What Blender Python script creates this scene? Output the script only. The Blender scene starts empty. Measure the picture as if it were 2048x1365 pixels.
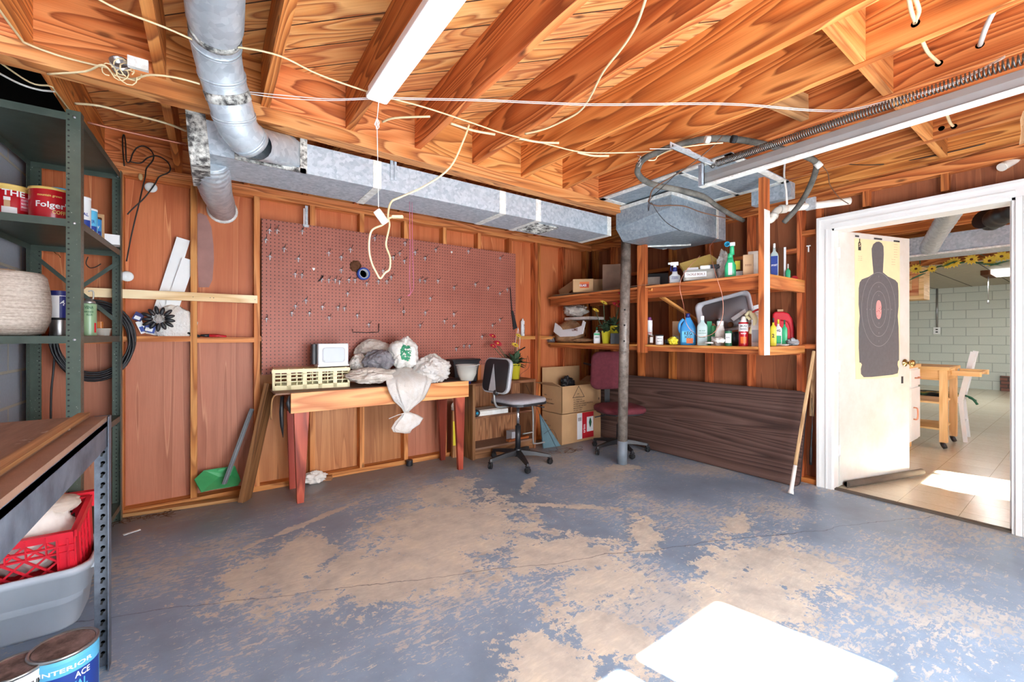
import bpy, bmesh, math, random
from mathutils import Vector, Matrix, noise as mnoise
R = math.radians
PI = math.pi
random.seed(7)
sc = bpy.context.scene
C = sc.collection

# ------------------------------------------------------------------ camera
YAW = 35.6                      # the camera looks between the back wall (+Y) and the right wall (+X)
CAMH = 1.206
FPX = 843.0                     # focal length for a 2048 px wide frame
HOR = 672.0                     # row of the horizon
cam_d = bpy.data.cameras.new('camera')
cam_d.sensor_width = 36.0
cam_d.lens = 36.0 * FPX / 2048.0
cam_d.shift_y = -(682.5 - HOR) / 2048.0
cam_d.clip_start = 0.05
cam_d.clip_end = 100
cam = bpy.data.objects.new('camera', cam_d)
C.objects.link(cam)
cam.location = (0, 0, CAMH)
cam.rotation_euler = (R(90), 0, -R(YAW))
sc.camera = cam
_F = Vector((math.sin(R(YAW)), math.cos(R(YAW)), 0))
_R = Vector((math.cos(R(YAW)), -math.sin(R(YAW)), 0))

def on(px, py, x=None, y=None, z=None, t=None):
    """point seen at a pixel of the photograph on the plane X=x, Y=y, Z=z or at depth t"""
    d = _F + _R * ((px - 1024.0) / FPX) + Vector((0, 0, (HOR - py) / FPX))
    if t is None:
        if x is not None: t = x / d.x
        elif y is not None: t = y / d.y
        else: t = (z - CAMH) / d.z
    return Vector((0, 0, CAMH)) + d * t

# ------------------------------------------------------------------ world, sun, lamps, exposure
w = bpy.data.worlds.new('sky'); sc.world = w; w.use_nodes = True
nt = w.node_tree
bg = nt.nodes['Background']
bg.inputs['Color'].default_value = (0.72, 0.86, 1.0, 1)
bg.inputs['Strength'].default_value = 6.0
sc.view_settings.view_transform = 'Standard'
sc.view_settings.look = 'None'
sc.view_settings.exposure = 0.66
sc.view_settings.gamma = 1.0
sc.view_settings.use_curve_mapping = False
sc.cycles.max_bounces = 10
sc.cycles.diffuse_bounces = 4
sc.cycles.glossy_bounces = 3
sc.cycles.transmission_bounces = 6
sc.cycles.transparent_max_bounces = 8
sc.cycles.sample_clamp_indirect = 6.0
sc.cycles.caustics_reflective = False
sc.cycles.caustics_refractive = False

SUN_EL = 35.0
sd = bpy.data.lights.new('sun', 'SUN'); sd.energy = 170.0; sd.angle = R(0.9); sd.color = (1.0, 0.96, 0.88)
sun = bpy.data.objects.new('sun', sd); C.objects.link(sun)
_sdir = Vector((-0.22, 1.0, 0)).normalized() * math.cos(R(SUN_EL)) + Vector((0, 0, -math.sin(R(SUN_EL))))
sun.rotation_euler = _sdir.to_track_quat('-Z', 'Y').to_euler()
sun.location = (2, -6, 5)

def area(name, loc, target, sx, sy, power, col=(1, 1, 1), spread=180):
    d = bpy.data.lights.new(name, 'AREA'); d.shape = 'RECTANGLE'; d.size = sx; d.size_y = sy
    d.energy = power; d.color = col; d.spread = R(spread)
    o = bpy.data.objects.new(name, d); C.objects.link(o); o.location = loc
    o.rotation_euler = (Vector(target) - Vector(loc)).to_track_quat('-Z', 'Y').to_euler()
    return o
# soft fill lamp added behind the camera; above it, daylight of the door panes
area('fill_front', (1.45, -1.0, 0.75), (1.2, 3.0, 1.1), 2.4, 1.1, 78, (0.93, 0.96, 1.0))
area('daylight_top', (1.3, -1.0, 1.6), (1.6, 2.6, 0.0), 2.4, 0.5, 26, (0.8, 0.9, 1.0))
# the far room: ceiling tube and the daylight of its windows
area('den_daylight', (7.0, -2.3, 1.6), (8.0, 2.0, 0.6), 3.4, 1.5, 23, (0.98, 0.98, 0.96))
area('den_ceiling', (11.3, 1.2, 2.15), (11.3, 1.2, 0), 1.2, 0.3, 22, (1.0, 1.0, 0.97))

# ------------------------------------------------------------------ scene helpers
def tag(o, label=None, cat=None, group=None, kind=None):
    if label: o['label'] = label
    if cat: o['category'] = cat
    if group: o['group'] = group
    if kind: o['kind'] = kind
    return o

def thing(name, label, cat, loc=(0, 0, 0), rz=0.0, group=None):
    o = bpy.data.objects.new(name, None); C.objects.link(o)
    o.empty_display_size = 0.05
    o.location = loc; o.rotation_euler = (0, 0, rz)
    o['_m'] = 1
    del o['_m']
    return tag(o, label, cat, group)

def mat_of(o):
    m = Matrix.Translation(o.location) @ o.rotation_euler.to_matrix().to_4x4()
    return (mat_of(o.parent) @ m) if o.parent else m

class MB:
    """collects simple solids and links them as ONE mesh object; uv runs in metres, u along the length of each piece"""
    def __init__(s): s.v = []; s.f = []; s.uv = []; s.sm = []; s.mi = []; s.m = 0
    def add(s, vs, fs, uvs=None, smooth=False):
        b = len(s.v); s.v += [Vector(p) for p in vs]
        for i, f in enumerate(fs):
            s.f.append([b + k for k in f]); s.sm.append(smooth); s.mi.append(s.m)
            s.uv.append(uvs[i] if uvs else None)
        return s
    def box(s, lo, hi, M=None):
        x0, y0, z0 = lo; x1, y1, z1 = hi
        if x0 > x1: x0, x1 = x1, x0
        if y0 > y1: y0, y1 = y1, y0
        if z0 > z1: z0, z1 = z1, z0
        P = [(x0,y0,z0),(x1,y0,z0),(x1,y1,z0),(x0,y1,z0),(x0,y0,z1),(x1,y0,z1),(x1,y1,z1),(x0,y1,z1)]
        F = [(0,3,2,1),(4,5,6,7),(0,1,5,4),(1,2,6,5),(2,3,7,6),(3,0,4,7)]
        d = (x1-x0, y1-y0, z1-z0); L = max(range(3), key=lambda i: d[i])
        U = []
        for f in F:
            ax = [i for i in range(3) if len({round(P[k][i], 6) for k in f}) > 1]
            if len(ax) < 2: ax = [0, 1]
            a, b_ = ax[0], ax[1]
            if b_ == L: a, b_ = b_, a
            k3 = 3 - a - b_
            U.append([(P[k][a], P[k][b_] + 0.37 * P[k][k3]) for k in f])
        V = [M @ Vector(p) for p in P] if M is not None else P
        return s.add(V, F, U)
    def bar(s, a, b, w, h, up=(0, 0, 1), ang=0.0):
        a = Vector(a); b = Vector(b); d = (b - a); L = d.length; d.normalize()
        up = Vector(up)
        if abs(d.dot(up)) > 0.98: up = Vector((1, 0, 0)) if abs(d.x) < 0.9 else Vector((0, 1, 0))
        sx = d.cross(up).normalized(); uz = sx.cross(d).normalized()
        if ang: 
            q = Matrix.Rotation(ang, 3, d); sx = q @ sx; uz = q @ uz
        M = Matrix(((d.x, sx.x, uz.x, a.x), (d.y, sx.y, uz.y, a.y), (d.z, sx.z, uz.z, a.z), (0, 0, 0, 1)))
        return s.box((0, -w/2, -h/2), (L, w/2, h/2), M)
    def tube(s, pts, r, n=8, cap=True, smooth=True, closed=False):
        pts = [Vector(p) for p in pts]; N = len(pts)
        rs = r if isinstance(r, (list, tuple)) else [r] * N
        vs = []; prev = None
        for i, p in enumerate(pts):
            if closed: d = pts[(i+1) % N] - pts[i-1]
            else: d = pts[min(i+1, N-1)] - pts[max(i-1, 0)]
            if d.length < 1e-9: d = Vector((0, 0, 1))
            d.normalize()
            if prev is None:
                a = Vector((0, 0, 1)) if abs(d.z) < 0.9 else Vector((1, 0, 0))
                x = d.cross(a).normalized()
            else:
                x = (prev - d * prev.dot(d)).normalized()
            prev = x; y = d.cross(x)
            for k in range(n):
                t = 2 * PI * k / n
                vs.append(p + (x * math.cos(t) + y * math.sin(t)) * rs[i])
        fs = []; us = []; L = 0; rr = max(rs)
        for i in range(N if closed else N - 1):
            j = (i + 1) % N; l2 = L + (pts[j] - pts[i]).length
            for k in range(n):
                k2 = (k + 1) % n
                fs.append((i*n+k, i*n+k2, j*n+k2, j*n+k))
                us.append([(L, rr*2*PI*k/n), (L, rr*2*PI*(k+1)/n), (l2, rr*2*PI*(k+1)/n), (l2, rr*2*PI*k/n)])
            L = l2
        s.add(vs, fs, us, smooth)
        if cap and not closed:
            b = len(s.v) - len(vs)
            for f in ([b + k for k in range(n)][::-1], [b + (N-1)*n + k for k in range(n)]):
                s.f.append(f); s.sm.append(False); s.uv.append(None); s.mi.append(s.m)
        return s
    def lathe(s, prof, c=(0, 0, 0), n=24, M=None, smooth=True, sx=1.0, sy=1.0):
        """prof: list of (r, z)"""
        c = Vector(c); vs = []; N = len(prof)
        for r, z in prof:
            for k in range(n):
                t = 2 * PI * k / n
                p = Vector((r * math.cos(t) * sx, r * math.sin(t) * sy, z))
                vs.append((M @ p if M is not None else p) + c)
        fs = []; us = []
        for i in range(N - 1):
            for k in range(n):
                k2 = (k + 1) % n
                fs.append((i*n+k, i*n+k2, (i+1)*n+k2, (i+1)*n+k))
                us.append([(k/n, prof[i][1]), ((k+1)/n, prof[i][1]), ((k+1)/n, prof[i+1][1]), (k/n, prof[i+1][1])])
        s.add(vs, fs, us, smooth)
        b = len(s.v) - len(vs)
        if prof[0][0] > 1e-6: s.f.append([b + k for k in range(n)][::-1]); s.sm.append(False); s.uv.append(None); s.mi.append(s.m)
        if prof[-1][0] > 1e-6: s.f.append([b + (N-1)*n + k for k in range(n)]); s.sm.append(False); s.uv.append(None); s.mi.append(s.m)
        return s
    def prism(s, poly, a, b, M=None):
        """poly in (x, y) of M's frame, extruded from z=a to z=b"""
        n = len(poly)
        vs = [Vector((x, y, a)) for x, y in poly] + [Vector((x, y, b)) for x, y in poly]
        if M is not None: vs = [M @ v for v in vs]
        fs = [tuple(range(n))[::-1], tuple(range(n, 2*n))]
        us = [[poly[k] for k in range(n)][::-1], [poly[k] for k in range(n)]]
        for i in range(n):
            j = (i + 1) % n
            fs.append((i, j, n + j, n + i)); us.append([(poly[i][0], a), (poly[j][0], a), (poly[j][0], b), (poly[i][0], b)])
        return s.add(vs, fs, us)
    def rbox(s, lo, hi, r=0.02, seg=3, M=None):
        """box with its vertical edges rounded"""
        x0, y0, z0 = lo; x1, y1, z1 = hi; P = []
        for cx, cy, a0 in ((x1-r, y1-r, 0), (x0+r, y1-r, 90), (x0+r, y0+r, 180), (x1-r, y0+r, 270)):
            for k in range(seg + 1):
                a = R(a0 + 90 * k / seg); P.append((cx + r * math.cos(a), cy + r * math.sin(a)))
        return s.prism(P, z0, z1, M)
    def sphere(s, c, r, n=12, m=8, sc_=(1, 1, 1), M=None):
        prof = [(max(1e-7, math.sin(PI * i / m)), -math.cos(PI * i / m)) for i in range(m + 1)]
        c = Vector(c); vs = []
        for a, z in prof:
            for k in range(n):
                t = 2*PI*k/n
                p = Vector((a*math.cos(t)*r*sc_[0], a*math.sin(t)*r*sc_[1], z*r*sc_[2]))
                vs.append((M @ p if M is not None else p) + c)
        fs = [(i*n+k, i*n+(k+1) % n, (i+1)*n+(k+1) % n, (i+1)*n+k) for i in range(m) for k in range(n)]
        return s.add(vs, fs, None, True)
    def quad(s, a, b, c, d):
        a, b, c, d = map(Vector, (a, b, c, d)); w_ = (b-a).length; h_ = (d-a).length
        return s.add([a, b, c, d], [(0, 1, 2, 3)], [[(0, 0), (w_, 0), (w_, h_), (0, h_)]])
    def build(s, name, mat, parent=None, world=False, label=None, kind=None, bevel=0.0, group=None, cat=None):
        vs = s.v
        if parent is not None and world:
            inv = mat_of(parent).inverted(); vs = [inv @ v for v in vs]
        me = bpy.data.meshes.new(name)
        me.from_pydata([tuple(v) for v in vs], [], s.f)
        uvl = me.uv_layers.new(name='UVMap')
        for p, u in zip(me.polygons, s.uv):
            for li, k in enumerate(p.loop_indices):
                if u: uvl.data[k].uv = u[li]
                else:
                    co = me.vertices[me.loops[k].vertex_index].co; uvl.data[k].uv = (co.x + co.z, co.y)
        me.polygons.foreach_set('use_smooth', s.sm)
        for m_ in (mat if isinstance(mat, (list, tuple)) else [mat]): me.materials.append(m_)
        me.polygons.foreach_set('material_index', s.mi)
        me.update()
        o = bpy.data.objects.new(name, me); C.objects.link(o)
        if parent is not None: o.parent = parent
        if bevel:
            b = o.modifiers.new('bevel', 'BEVEL'); b.width = bevel; b.segments = 2; b.limit_method = 'ANGLE'; b.angle_limit = R(40)
        tag(o, label, cat, group, kind)
        return o

def copy_tree(o, parent=None):
    c = o.copy(); C.objects.link(c); c.parent = parent
    for ch in [x for x in C.objects if x.parent == o]: copy_tree(ch, c)
    return c

def spline(pts, sub=6, closed=False):
    """Catmull-Rom through the points"""
    P = [Vector(p) for p in pts]; n = len(P); out = []
    rng = range(n) if closed else range(n - 1)
    for i in rng:
        p0 = P[(i-1) % n] if closed or i > 0 else P[0]; p1 = P[i]; p2 = P[(i+1) % n]
        p3 = P[(i+2) % n] if closed or i + 2 < n else P[-1]
        for k in range(sub):
            t = k / sub
            out.append(0.5 * ((2*p1) + (p2-p0)*t + (2*p0-5*p1+4*p2-p3)*t*t + (3*p1-p0-3*p2+p3)*t*t*t))
    if not closed: out.append(P[-1])
    return out

_tc = {}
def text_mesh(txt, bold=False):
    """outline mesh of a string at size 1, left/baseline at 0"""
    key = (txt, bold)
    if key in _tc: return _tc[key]
    cu = bpy.data.curves.new('t', 'FONT'); cu.body = txt; cu.size = 1.0; cu.resolution_u = 2
    if bold: cu.offset = 0.022
    ob = bpy.data.objects.new('t', cu); C.objects.link(ob)
    dg = bpy.context.evaluated_depsgraph_get(); me = ob.evaluated_get(dg).to_mesh()
    vs = [Vector(v.co) for v in me.vertices]; fs = [tuple(p.vertices) for p in me.polygons]
    ob.evaluated_get(dg).to_mesh_clear()
    bpy.data.objects.remove(ob); bpy.data.curves.remove(cu)
    _tc[key] = (vs, fs); return _tc[key]

def put_text(mb, txt, w=None, h=0.02, M=None, bold=False, bend=None, center=True):
    """adds flat lettering to mb; M maps (x right, y up, z out); bend=(radius) wraps x round a cylinder about M's local Z... """
    vs, fs = text_mesh(txt, bold)
    if not vs: return
    x0 = min(v.x for v in vs); x1 = max(v.x for v in vs); y0 = min(v.y for v in vs); y1 = max(v.y for v in vs)
    sy = h / max(1e-6, y1 - y0); sx = (w / (x1 - x0)) if w else sy
    out = []
    for v in vs:
        x = (v.x - ((x0 + x1) / 2 if center else x0)) * sx; y = (v.y - y0) * sy
        if bend:
            r, a0, z0 = bend            # cylinder about Z: radius, heading of the middle, height of baseline
            a = a0 + x / r
            p = Vector((r * math.cos(a), r * math.sin(a), z0 + y))
        else: p = Vector((x, y, 0))
        out.append(M @ p if M is not None else p)
    mb.add(out, fs)

def wrap_patch(mb, r, a0, a1, z0, z1, n=10):
    """a patch of label on a cylinder about Z"""
    vs = []; 
    for i in range(n + 1):
        a = a0 + (a1 - a0) * i / n
        vs += [(r*math.cos(a), r*math.sin(a), z0), (r*math.cos(a), r*math.sin(a), z1)]
    mb.add(vs, [(2*i, 2*i+2, 2*i+3, 2*i+1) for i in range(n)], None, True)

def frameM(o, xdir, ydir):
    """matrix: local x along xdir, local y along ydir, z = x cross y, at o"""
    x = Vector(xdir).normalized(); y = Vector(ydir); y = (y - x * y.dot(x)).normalized(); z = x.cross(y)
    o = Vector(o)
    return Matrix(((x.x, y.x, z.x, o.x), (x.y, y.y, z.y, o.y), (x.z, y.z, z.z, o.z), (0, 0, 0, 1)))

# ------------------------------------------------------------------ materials
def srgb(r, g, b):
    f = lambda c: (c/255.0)/12.92 if c/255.0 <= 0.04045 else (((c/255.0)+0.055)/1.055)**2.4
    return (f(r), f(g), f(b), 1.0)

class NT:
    def __init__(s, name):
        s.m = bpy.data.materials.new(name); s.m.use_nodes = True
        s.t = s.m.node_tree; s.p = s.t.nodes['Principled BSDF']
    def n(s, typ, **kw):
        o = s.t.nodes.new(typ)
        for k, v in kw.items():
            if k.startswith('i_'): o.inputs[k[2:].replace('_', ' ')].default_value = v
            else: setattr(o, k, v)
        return o
    def l(s, a, b): s.t.links.new(a, b)
    def math(s, op, a, b=None, c=None, clamp=False):
        o = s.t.nodes.new('ShaderNodeMath'); o.operation = op; o.use_clamp = clamp
        for i, x in enumerate((a, b, c)):
            if x is None: continue
            if isinstance(x, (int, float)): o.inputs[i].default_value = x
            else: s.l(x, o.inputs[i])
        return o.outputs[0]
    def mix(s, fac, a, b, typ='MIX'):
        o = s.t.nodes.new('ShaderNodeMixRGB'); o.blend_type = typ
        for i, x in enumerate((fac, a, b)):
            if isinstance(x, (int, float)): o.inputs[i].default_value = x
            elif isinstance(x, tuple): o.inputs[i].default_value = x
            else: s.l(x, o.inputs[i])
        return o.outputs[0]
    def ramp(s, x, stops, interp='LINEAR'):
        o = s.t.nodes.new('ShaderNodeValToRGB'); o.color_ramp.interpolation = interp
        e = o.color_ramp.elements
        while len(e) < len(stops): e.new(0.5)
        for k, (p, c) in enumerate(stops):
            e[k].position = p; e[k].color = c if isinstance(c, tuple) else (c, c, c, 1)
        s.l(x, o.inputs[0]); return o.outputs[0]
    def noise(s, vec, scale, detail=3, rough=0.55, dist=0.0):
        o = s.n('ShaderNodeTexNoise'); o.inputs['Scale'].default_value = scale; o.inputs['Detail'].default_value = detail
        o.inputs['Roughness'].default_value = rough; o.inputs['Distortion'].default_value = dist
        if vec is not None: s.l(vec, o.inputs['Vector'])
        return o.outputs[0]
    def mapping(s, vec, scale=(1, 1, 1), loc=(0, 0, 0), rot=(0, 0, 0)):
        o = s.n('ShaderNodeMapping'); o.inputs['Scale'].default_value = scale; o.inputs['Location'].default_value = loc; o.inputs['Rotation'].default_value = rot
        s.l(vec, o.inputs['Vector']); return o.outputs[0]
    def coord(s, which='Object'): return s.n('ShaderNodeTexCoord').outputs[which]
    def bump(s, h, strength=0.3, dist=0.01):
        o = s.n('ShaderNodeBump'); o.inputs['Strength'].default_value = strength; o.inputs['Distance'].default_value = dist
        s.l(h, o.inputs['Height']); s.l(o.outputs[0], s.p.inputs['Normal'])
    def col(s, c):
        if isinstance(c, tuple): s.p.inputs['Base Color'].default_value = c
        else: s.l(c, s.p.inputs['Base Color'])
    def set(s, **kw):
        for k, v in kw.items():
            i = s.p.inputs[k.replace('_', ' ')]
            if isinstance(v, (int, float, tuple)): i.default_value = v
            else: s.l(v, i)
        return s

def plain(name, c, rough=0.5, metal=0.0, var=0.10, vs=9.0, bump=0.0, bs=60.0, spec=0.5, **kw):
    """one colour with slight wear"""
    t = NT(name); co = t.coord()
    n = t.noise(co, vs, 4)
    f = t.ramp(n, [(0.3, 1 - var), (0.7, 1 + var * 0.4)])
    c2 = t.mix(1.0, c, f, 'MULTIPLY')
    t.col(c2); t.set(Roughness=rough, Metallic=metal)
    t.p.inputs['Specular IOR Level'].default_value = spec
    if bump: t.bump(t.noise(co, bs, 3), bump, 0.004)
    for k, v in kw.items(): t.p.inputs[k.replace('_', ' ')].default_value = v
    return t.m

def wood(name, light, mid, dark, rings=9.0, stretch=(0.9, 7.0), gloss=0.6, fine=0.35, knots=True, var=0.25, coords='UV', rpos=(0.0, 0.45, 0.8, 1.0), bump=0.15, contrast=1.0):
    t = NT(name)
    uv = t.coord(coords)
    oi = t.n('ShaderNodeObjectInfo')
    off = t.n('ShaderNodeCombineXYZ'); 
    t.l(t.math('MULTIPLY', oi.outputs['Random'], 37.0), off.inputs[0]); t.l(t.math('MULTIPLY', oi.outputs['Random'], 61.0), off.inputs[1])
    add = t.n('ShaderNodeVectorMath', operation='ADD'); t.l(uv, add.inputs[0]); t.l(off.outputs[0], add.inputs[1])
    v = t.mapping(add.outputs[0], (stretch[0], stretch[1], stretch[1]))
    big = t.noise(v, 1.0, 1.5, 0.4, 0.3)
    r = t.math('FRACT', t.math('MULTIPLY', big, rings))
    cc = t.ramp(r, [(rpos[0], light), (rpos[1], mid), (rpos[2], dark), (rpos[3], light)])
    vf = t.mapping(add.outputs[0], (3.0, 160.0, 160.0))
    fn = t.noise(vf, 1.0, 3, 0.6)
    c2 = t.mix(fine, cc, t.ramp(fn, [(0.3, dark), (0.65, light)]))
    if contrast < 1: c2 = t.mix(1 - contrast, c2, mid)
    # tint from piece to piece
    h = t.n('ShaderNodeHueSaturation'); t.l(c2, h.inputs['Color'])
    t.l(t.math('ADD', t.math('MULTIPLY', oi.outputs['Random'], var), 1.0 - var / 2), h.inputs['Value'])
    t.l(t.math('ADD', t.math('MULTIPLY', t.math('FRACT', t.math('MULTIPLY', oi.outputs['Random'], 13.7)), 0.016), 0.492), h.inputs['Hue'])
    c3 = h.outputs[0]
    if knots:
        vk = t.mapping(add.outputs[0], (2.2, 5.5, 5.5))
        vo = t.n('ShaderNodeTexVoronoi'); vo.inputs['Scale'].default_value = 1.0; t.l(vk, vo.inputs['Vector'])
        k = t.ramp(vo.outputs['Distance'], [(0.03, 1.0), (0.085, 0.0)])
        c3 = t.mix(t.math('MULTIPLY', k, 0.7), c3, (0.045, 0.014, 0.005, 1))
    t.col(c3); t.set(Roughness=gloss)
    t.p.inputs['Specular IOR Level'].default_value = 0.3
    if bump: t.bump(fn, bump, 0.003)
    return t.m

M = {}
def S(*a): return srgb(*a)
M['pan'] = None
M['joist'] = wood('joist_wood', S(220,144,80), S(182,98,44), S(122,56,22), rings=15, stretch=(0.55, 6.0), gloss=0.6, fine=0.22, var=0.42, rpos=(0.0, 0.5, 0.84, 0.93))
M['rough_joist'] = wood('blocking_wood', S(226,152,92), S(206,122,64), S(132,62,24), rings=15, stretch=(0.8, 6.0), gloss=0.65, fine=0.22, rpos=(0.0, 0.5, 0.84, 0.93))
M['beamwood'] = wood('plate_wood', S(228,160,102), S(208,126,68), S(134,66,30), rings=12, stretch=(0.7, 8), fine=0.24, rpos=(0.0, 0.5, 0.84, 0.93))
M['stud'] = wood('stud_wood', S(228,160,94), S(210,130,64), S(150,78,32), rings=6, stretch=(0.8, 9), gloss=0.6)
M['studred'] = wood('aged_stud_wood', S(206,122,66), S(176,92,44), S(116,52,22), rings=7, stretch=(0.8, 9), gloss=0.6)
M['palewood'] = wood('pale_board_wood', S(250,228,186), S(244,214,166), S(214,174,122), rings=4, stretch=(0.6, 9), fine=0.15, knots=False)
M['scrap'] = wood('scrap_wood', S(196,146,100), S(170,118,74), S(120,76,44), rings=6, stretch=(0.8, 9))
M['walnut'] = wood('dark_laminate_wood', S(112,86,78), S(86,62,56), S(52,36,33), rings=13, stretch=(0.28, 5.2), gloss=0.42, fine=0.3, knots=False, bump=0.03)
M['bookcase'] = wood('bookcase_laminate', S(158,112,78), S(126,82,54), S(84,50,32), rings=8, stretch=(0.6, 8), gloss=0.5, knots=False)
M['bookcase_face'] = wood('bookcase_panel', S(184,132,92), S(150,98,62), S(96,58,36), rings=12, stretch=(0.8, 12), gloss=0.5, knots=False)
M['redpaint'] = wood('red_stained_wood', S(190,96,70), S(166,72,48), S(110,42,28), rings=5, stretch=(0.9, 7), gloss=0.42, fine=0.25, knots=False)
M['darkplank'] = wood('dark_plank_wood', S(150,104,68), S(122,80,50), S(78,46,28), rings=6, stretch=(0.6, 9))
M['apron'] = wood('apron_wood', S(240,178,118), S(226,150,92), S(188,100,52), rings=4, stretch=(0.8, 9), gloss=0.4, fine=0.2)
M['particle'] = plain('particle_board', S(138,104,84), 0.75, var=0.25, vs=6, bump=0.2, bs=180)
M['butcher'] = wood('butcher_wood', S(240,204,148), S(226,184,122), S(196,148,88), rings=4, stretch=(0.9, 10), knots=False)
M['stick'] = wood('pale_stick_wood', S(222,190,140), S(206,170,118), S(150,112,72), rings=8, stretch=(2.0, 12), knots=False)

# luan plywood sheets on the walls: vertical figure, stamps and stains
def ply(name, a, b, c, axis='X'):
    t = NT(name); co = t.coord()
    m = t.mapping(co, (8.0, 8.0, 0.30))
    big = t.noise(m, 1.0, 2, 0.5, 0.4)
    r = t.math('FRACT', t.math('MULTIPLY', big, 5.0))
    col = t.ramp(r, [(0.0, b), (0.5, a), (0.92, a), (0.965, c), (1.0, b)])
    fn = t.noise(t.mapping(co, (150, 150, 6)), 1.0, 3, 0.6)
    col = t.mix(0.35, col, t.ramp(fn, [(0.3, b), (0.7, a)]))
    st = t.noise(co, 1.1, 3, 0.6)
    col = t.mix(t.ramp(st, [(0.45, 0.0), (0.75, 0.45)]), col, b)
    h = t.n('ShaderNodeHueSaturation'); t.l(col, h.inputs['Color'])
    # sheets differ a little from bay to bay
    sp = t.n('ShaderNodeSeparateXYZ'); t.l(co, sp.inputs[0])
    wn = t.n('ShaderNodeTexWhiteNoise', noise_dimensions='1D')
    t.l(t.math('FLOOR', t.math('DIVIDE', t.math('ADD', sp.outputs[axis], 0.52), 0.4)), wn.inputs['W'])
    t.l(t.math('ADD', t.math('MULTIPLY', wn.outputs['Value'], 0.22), 0.88), h.inputs['Value'])
    # darker, greyer and less orange below the middle rail
    t.col(h.outputs[0]); t.set(Roughness=0.5); t.bump(fn, 0.1, 0.003)
    t.p.inputs['Specular IOR Level'].default_value = 0.35
    return t.m
M['ply'] = ply('luan_plywood', S(208,122,76), S(178,92,52), S(236,166,112))
M['plybrown'] = ply('luan_plywood_brown', S(194,126,98), S(162,98,72), S(216,156,122))
M['plytan'] = ply('luan_plywood_tan', S(204,140,88), S(170,106,62), S(146,84,46))
M['plydark'] = ply('luan_plywood_dark', S(150,90,58), S(114,64,40), S(170,108,70), 'Y')

# diagonal sheathing boards of the ceiling
t = NT('diagonal_sheathing'); co = t.coord()
v = t.mapping(co, (1, 1, 1), (0, 0, 0), (0, 0, R(45)))
sp = t.n('ShaderNodeSeparateXYZ'); t.l(v, sp.inputs[0])
by = t.math('DIVIDE', sp.outputs['Y'], 0.142)
idx = t.math('FLOOR', by); fr = t.math('FRACT', by)
wn = t.n('ShaderNodeTexWhiteNoise', noise_dimensions='1D'); t.l(idx, wn.inputs['W'])
cmb = t.n('ShaderNodeCombineXYZ'); t.l(t.math('MULTIPLY', sp.outputs['X'], 1.3), cmb.inputs[0]); t.l(t.math('MULTIPLY', sp.outputs['Y'], 8.5), cmb.inputs[1]); t.l(t.math('MULTIPLY', wn.outputs['Value'], 40), cmb.inputs[2])
big = t.noise(cmb.outputs[0], 1.0, 1.5, 0.45, 0.5)
rg = t.math('FRACT', t.math('MULTIPLY', big, 11.0))
c1 = t.ramp(rg, [(0.0, S(240,184,116)), (0.5, S(224,150,80)), (0.8, S(148,70,26)), (1.0, S(240,184,116))])
c2 = t.mix(t.math('MULTIPLY', t.math('SUBTRACT', wn.outputs['Value'], 0.4, clamp=True), 0.7), c1, S(206,120,78))
fn = t.noise(t.mapping(v, (4, 150, 4)), 1.0, 3, 0.6)
c2 = t.mix(0.22, c2, t.ramp(fn, [(0.3, S(170,90,42)), (0.7, S(244,186,124))]))
vo = t.n('ShaderNodeTexVoronoi'); vo.inputs['Scale'].default_value = 1.0; t.l(t.mapping(v, (3.1, 6.5, 1)), vo.inputs['Vector'])
c2 = t.mix(t.ramp(vo.outputs['Distance'], [(0.05, 0.8), (0.11, 0.0)]), c2, (0.05, 0.016, 0.006, 1))
gap = t.math('LESS_THAN', t.math('ABSOLUTE', t.math('SUBTRACT', fr, 0.5)), 0.478)
c2 = t.mix(t.math('SUBTRACT', 1.0, gap), c2, (0.035, 0.013, 0.006, 1))
t.col(c2); t.set(Roughness=0.6); t.bump(gap, 0.4, 0.01); M['sheathing'] = t.m

# galvanised steel with spangles
def galv(name, base=(0.52, 0.58, 0.63, 1), dark=(0.35, 0.41, 0.47, 1), rough=0.42, scale=55, metal=0.35, grime=0.25):
    t = NT(name); co = t.coord()
    vo = t.n('ShaderNodeTexVoronoi'); vo.inputs['Scale'].default_value = scale; t.l(co, vo.inputs['Vector'])
    s_ = t.n('ShaderNodeSeparateColor'); t.l(vo.outputs['Color'], s_.inputs[0])
    c = t.mix(s_.outputs[0], dark, base)
    g = t.noise(co, 5.0, 5, 0.65)
    c = t.mix(t.ramp(g, [(0.55, 0.0), (0.8, grime)]), c, (0.80, 0.84, 0.88, 1))
    t.col(c); t.set(Metallic=metal, Roughness=t.math('ADD', t.math('MULTIPLY', s_.outputs[1], 0.22), rough))
    t.bump(t.noise(co, 14, 3), 0.12, 0.01)
    return t.m
M['galv'] = galv('galvanised_steel')
M['galvtube'] = galv('galvanised_tube', (0.62, 0.67, 0.71, 1), (0.46, 0.51, 0.56, 1), 0.36, 38, metal=0.5)
M['pan'] = galv('dull_galvanised_sheet', (0.36, 0.42, 0.47, 1), (0.24, 0.30, 0.35, 1), 0.4, 60)
M['steelstrip'] = galv('bright_steel', (0.62, 0.65, 0.68, 1), (0.45, 0.48, 0.5, 1), 0.3, 80)
def grimy(name, a, b, sc_=14.0, lo=0.45, hi=0.62, rough=0.7):
    t = NT(name); co = t.coord(); n = t.noise(co, sc_, 7, 0.7)
    t.col(t.ramp(n, [(lo, a), (hi, b)])); t.set(Roughness=rough); return t.m
M['tape'] = grimy('white_duct_tape', S(206,204,196), S(238,238,234), 22)
M['moldtape'] = grimy('stained_duct_tape', S(52,50,50), S(214,212,204), 20, 0.42, 0.60)
M['white'] = plain('white_paint', S(244,244,242), 0.4, var=0.04)
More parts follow.
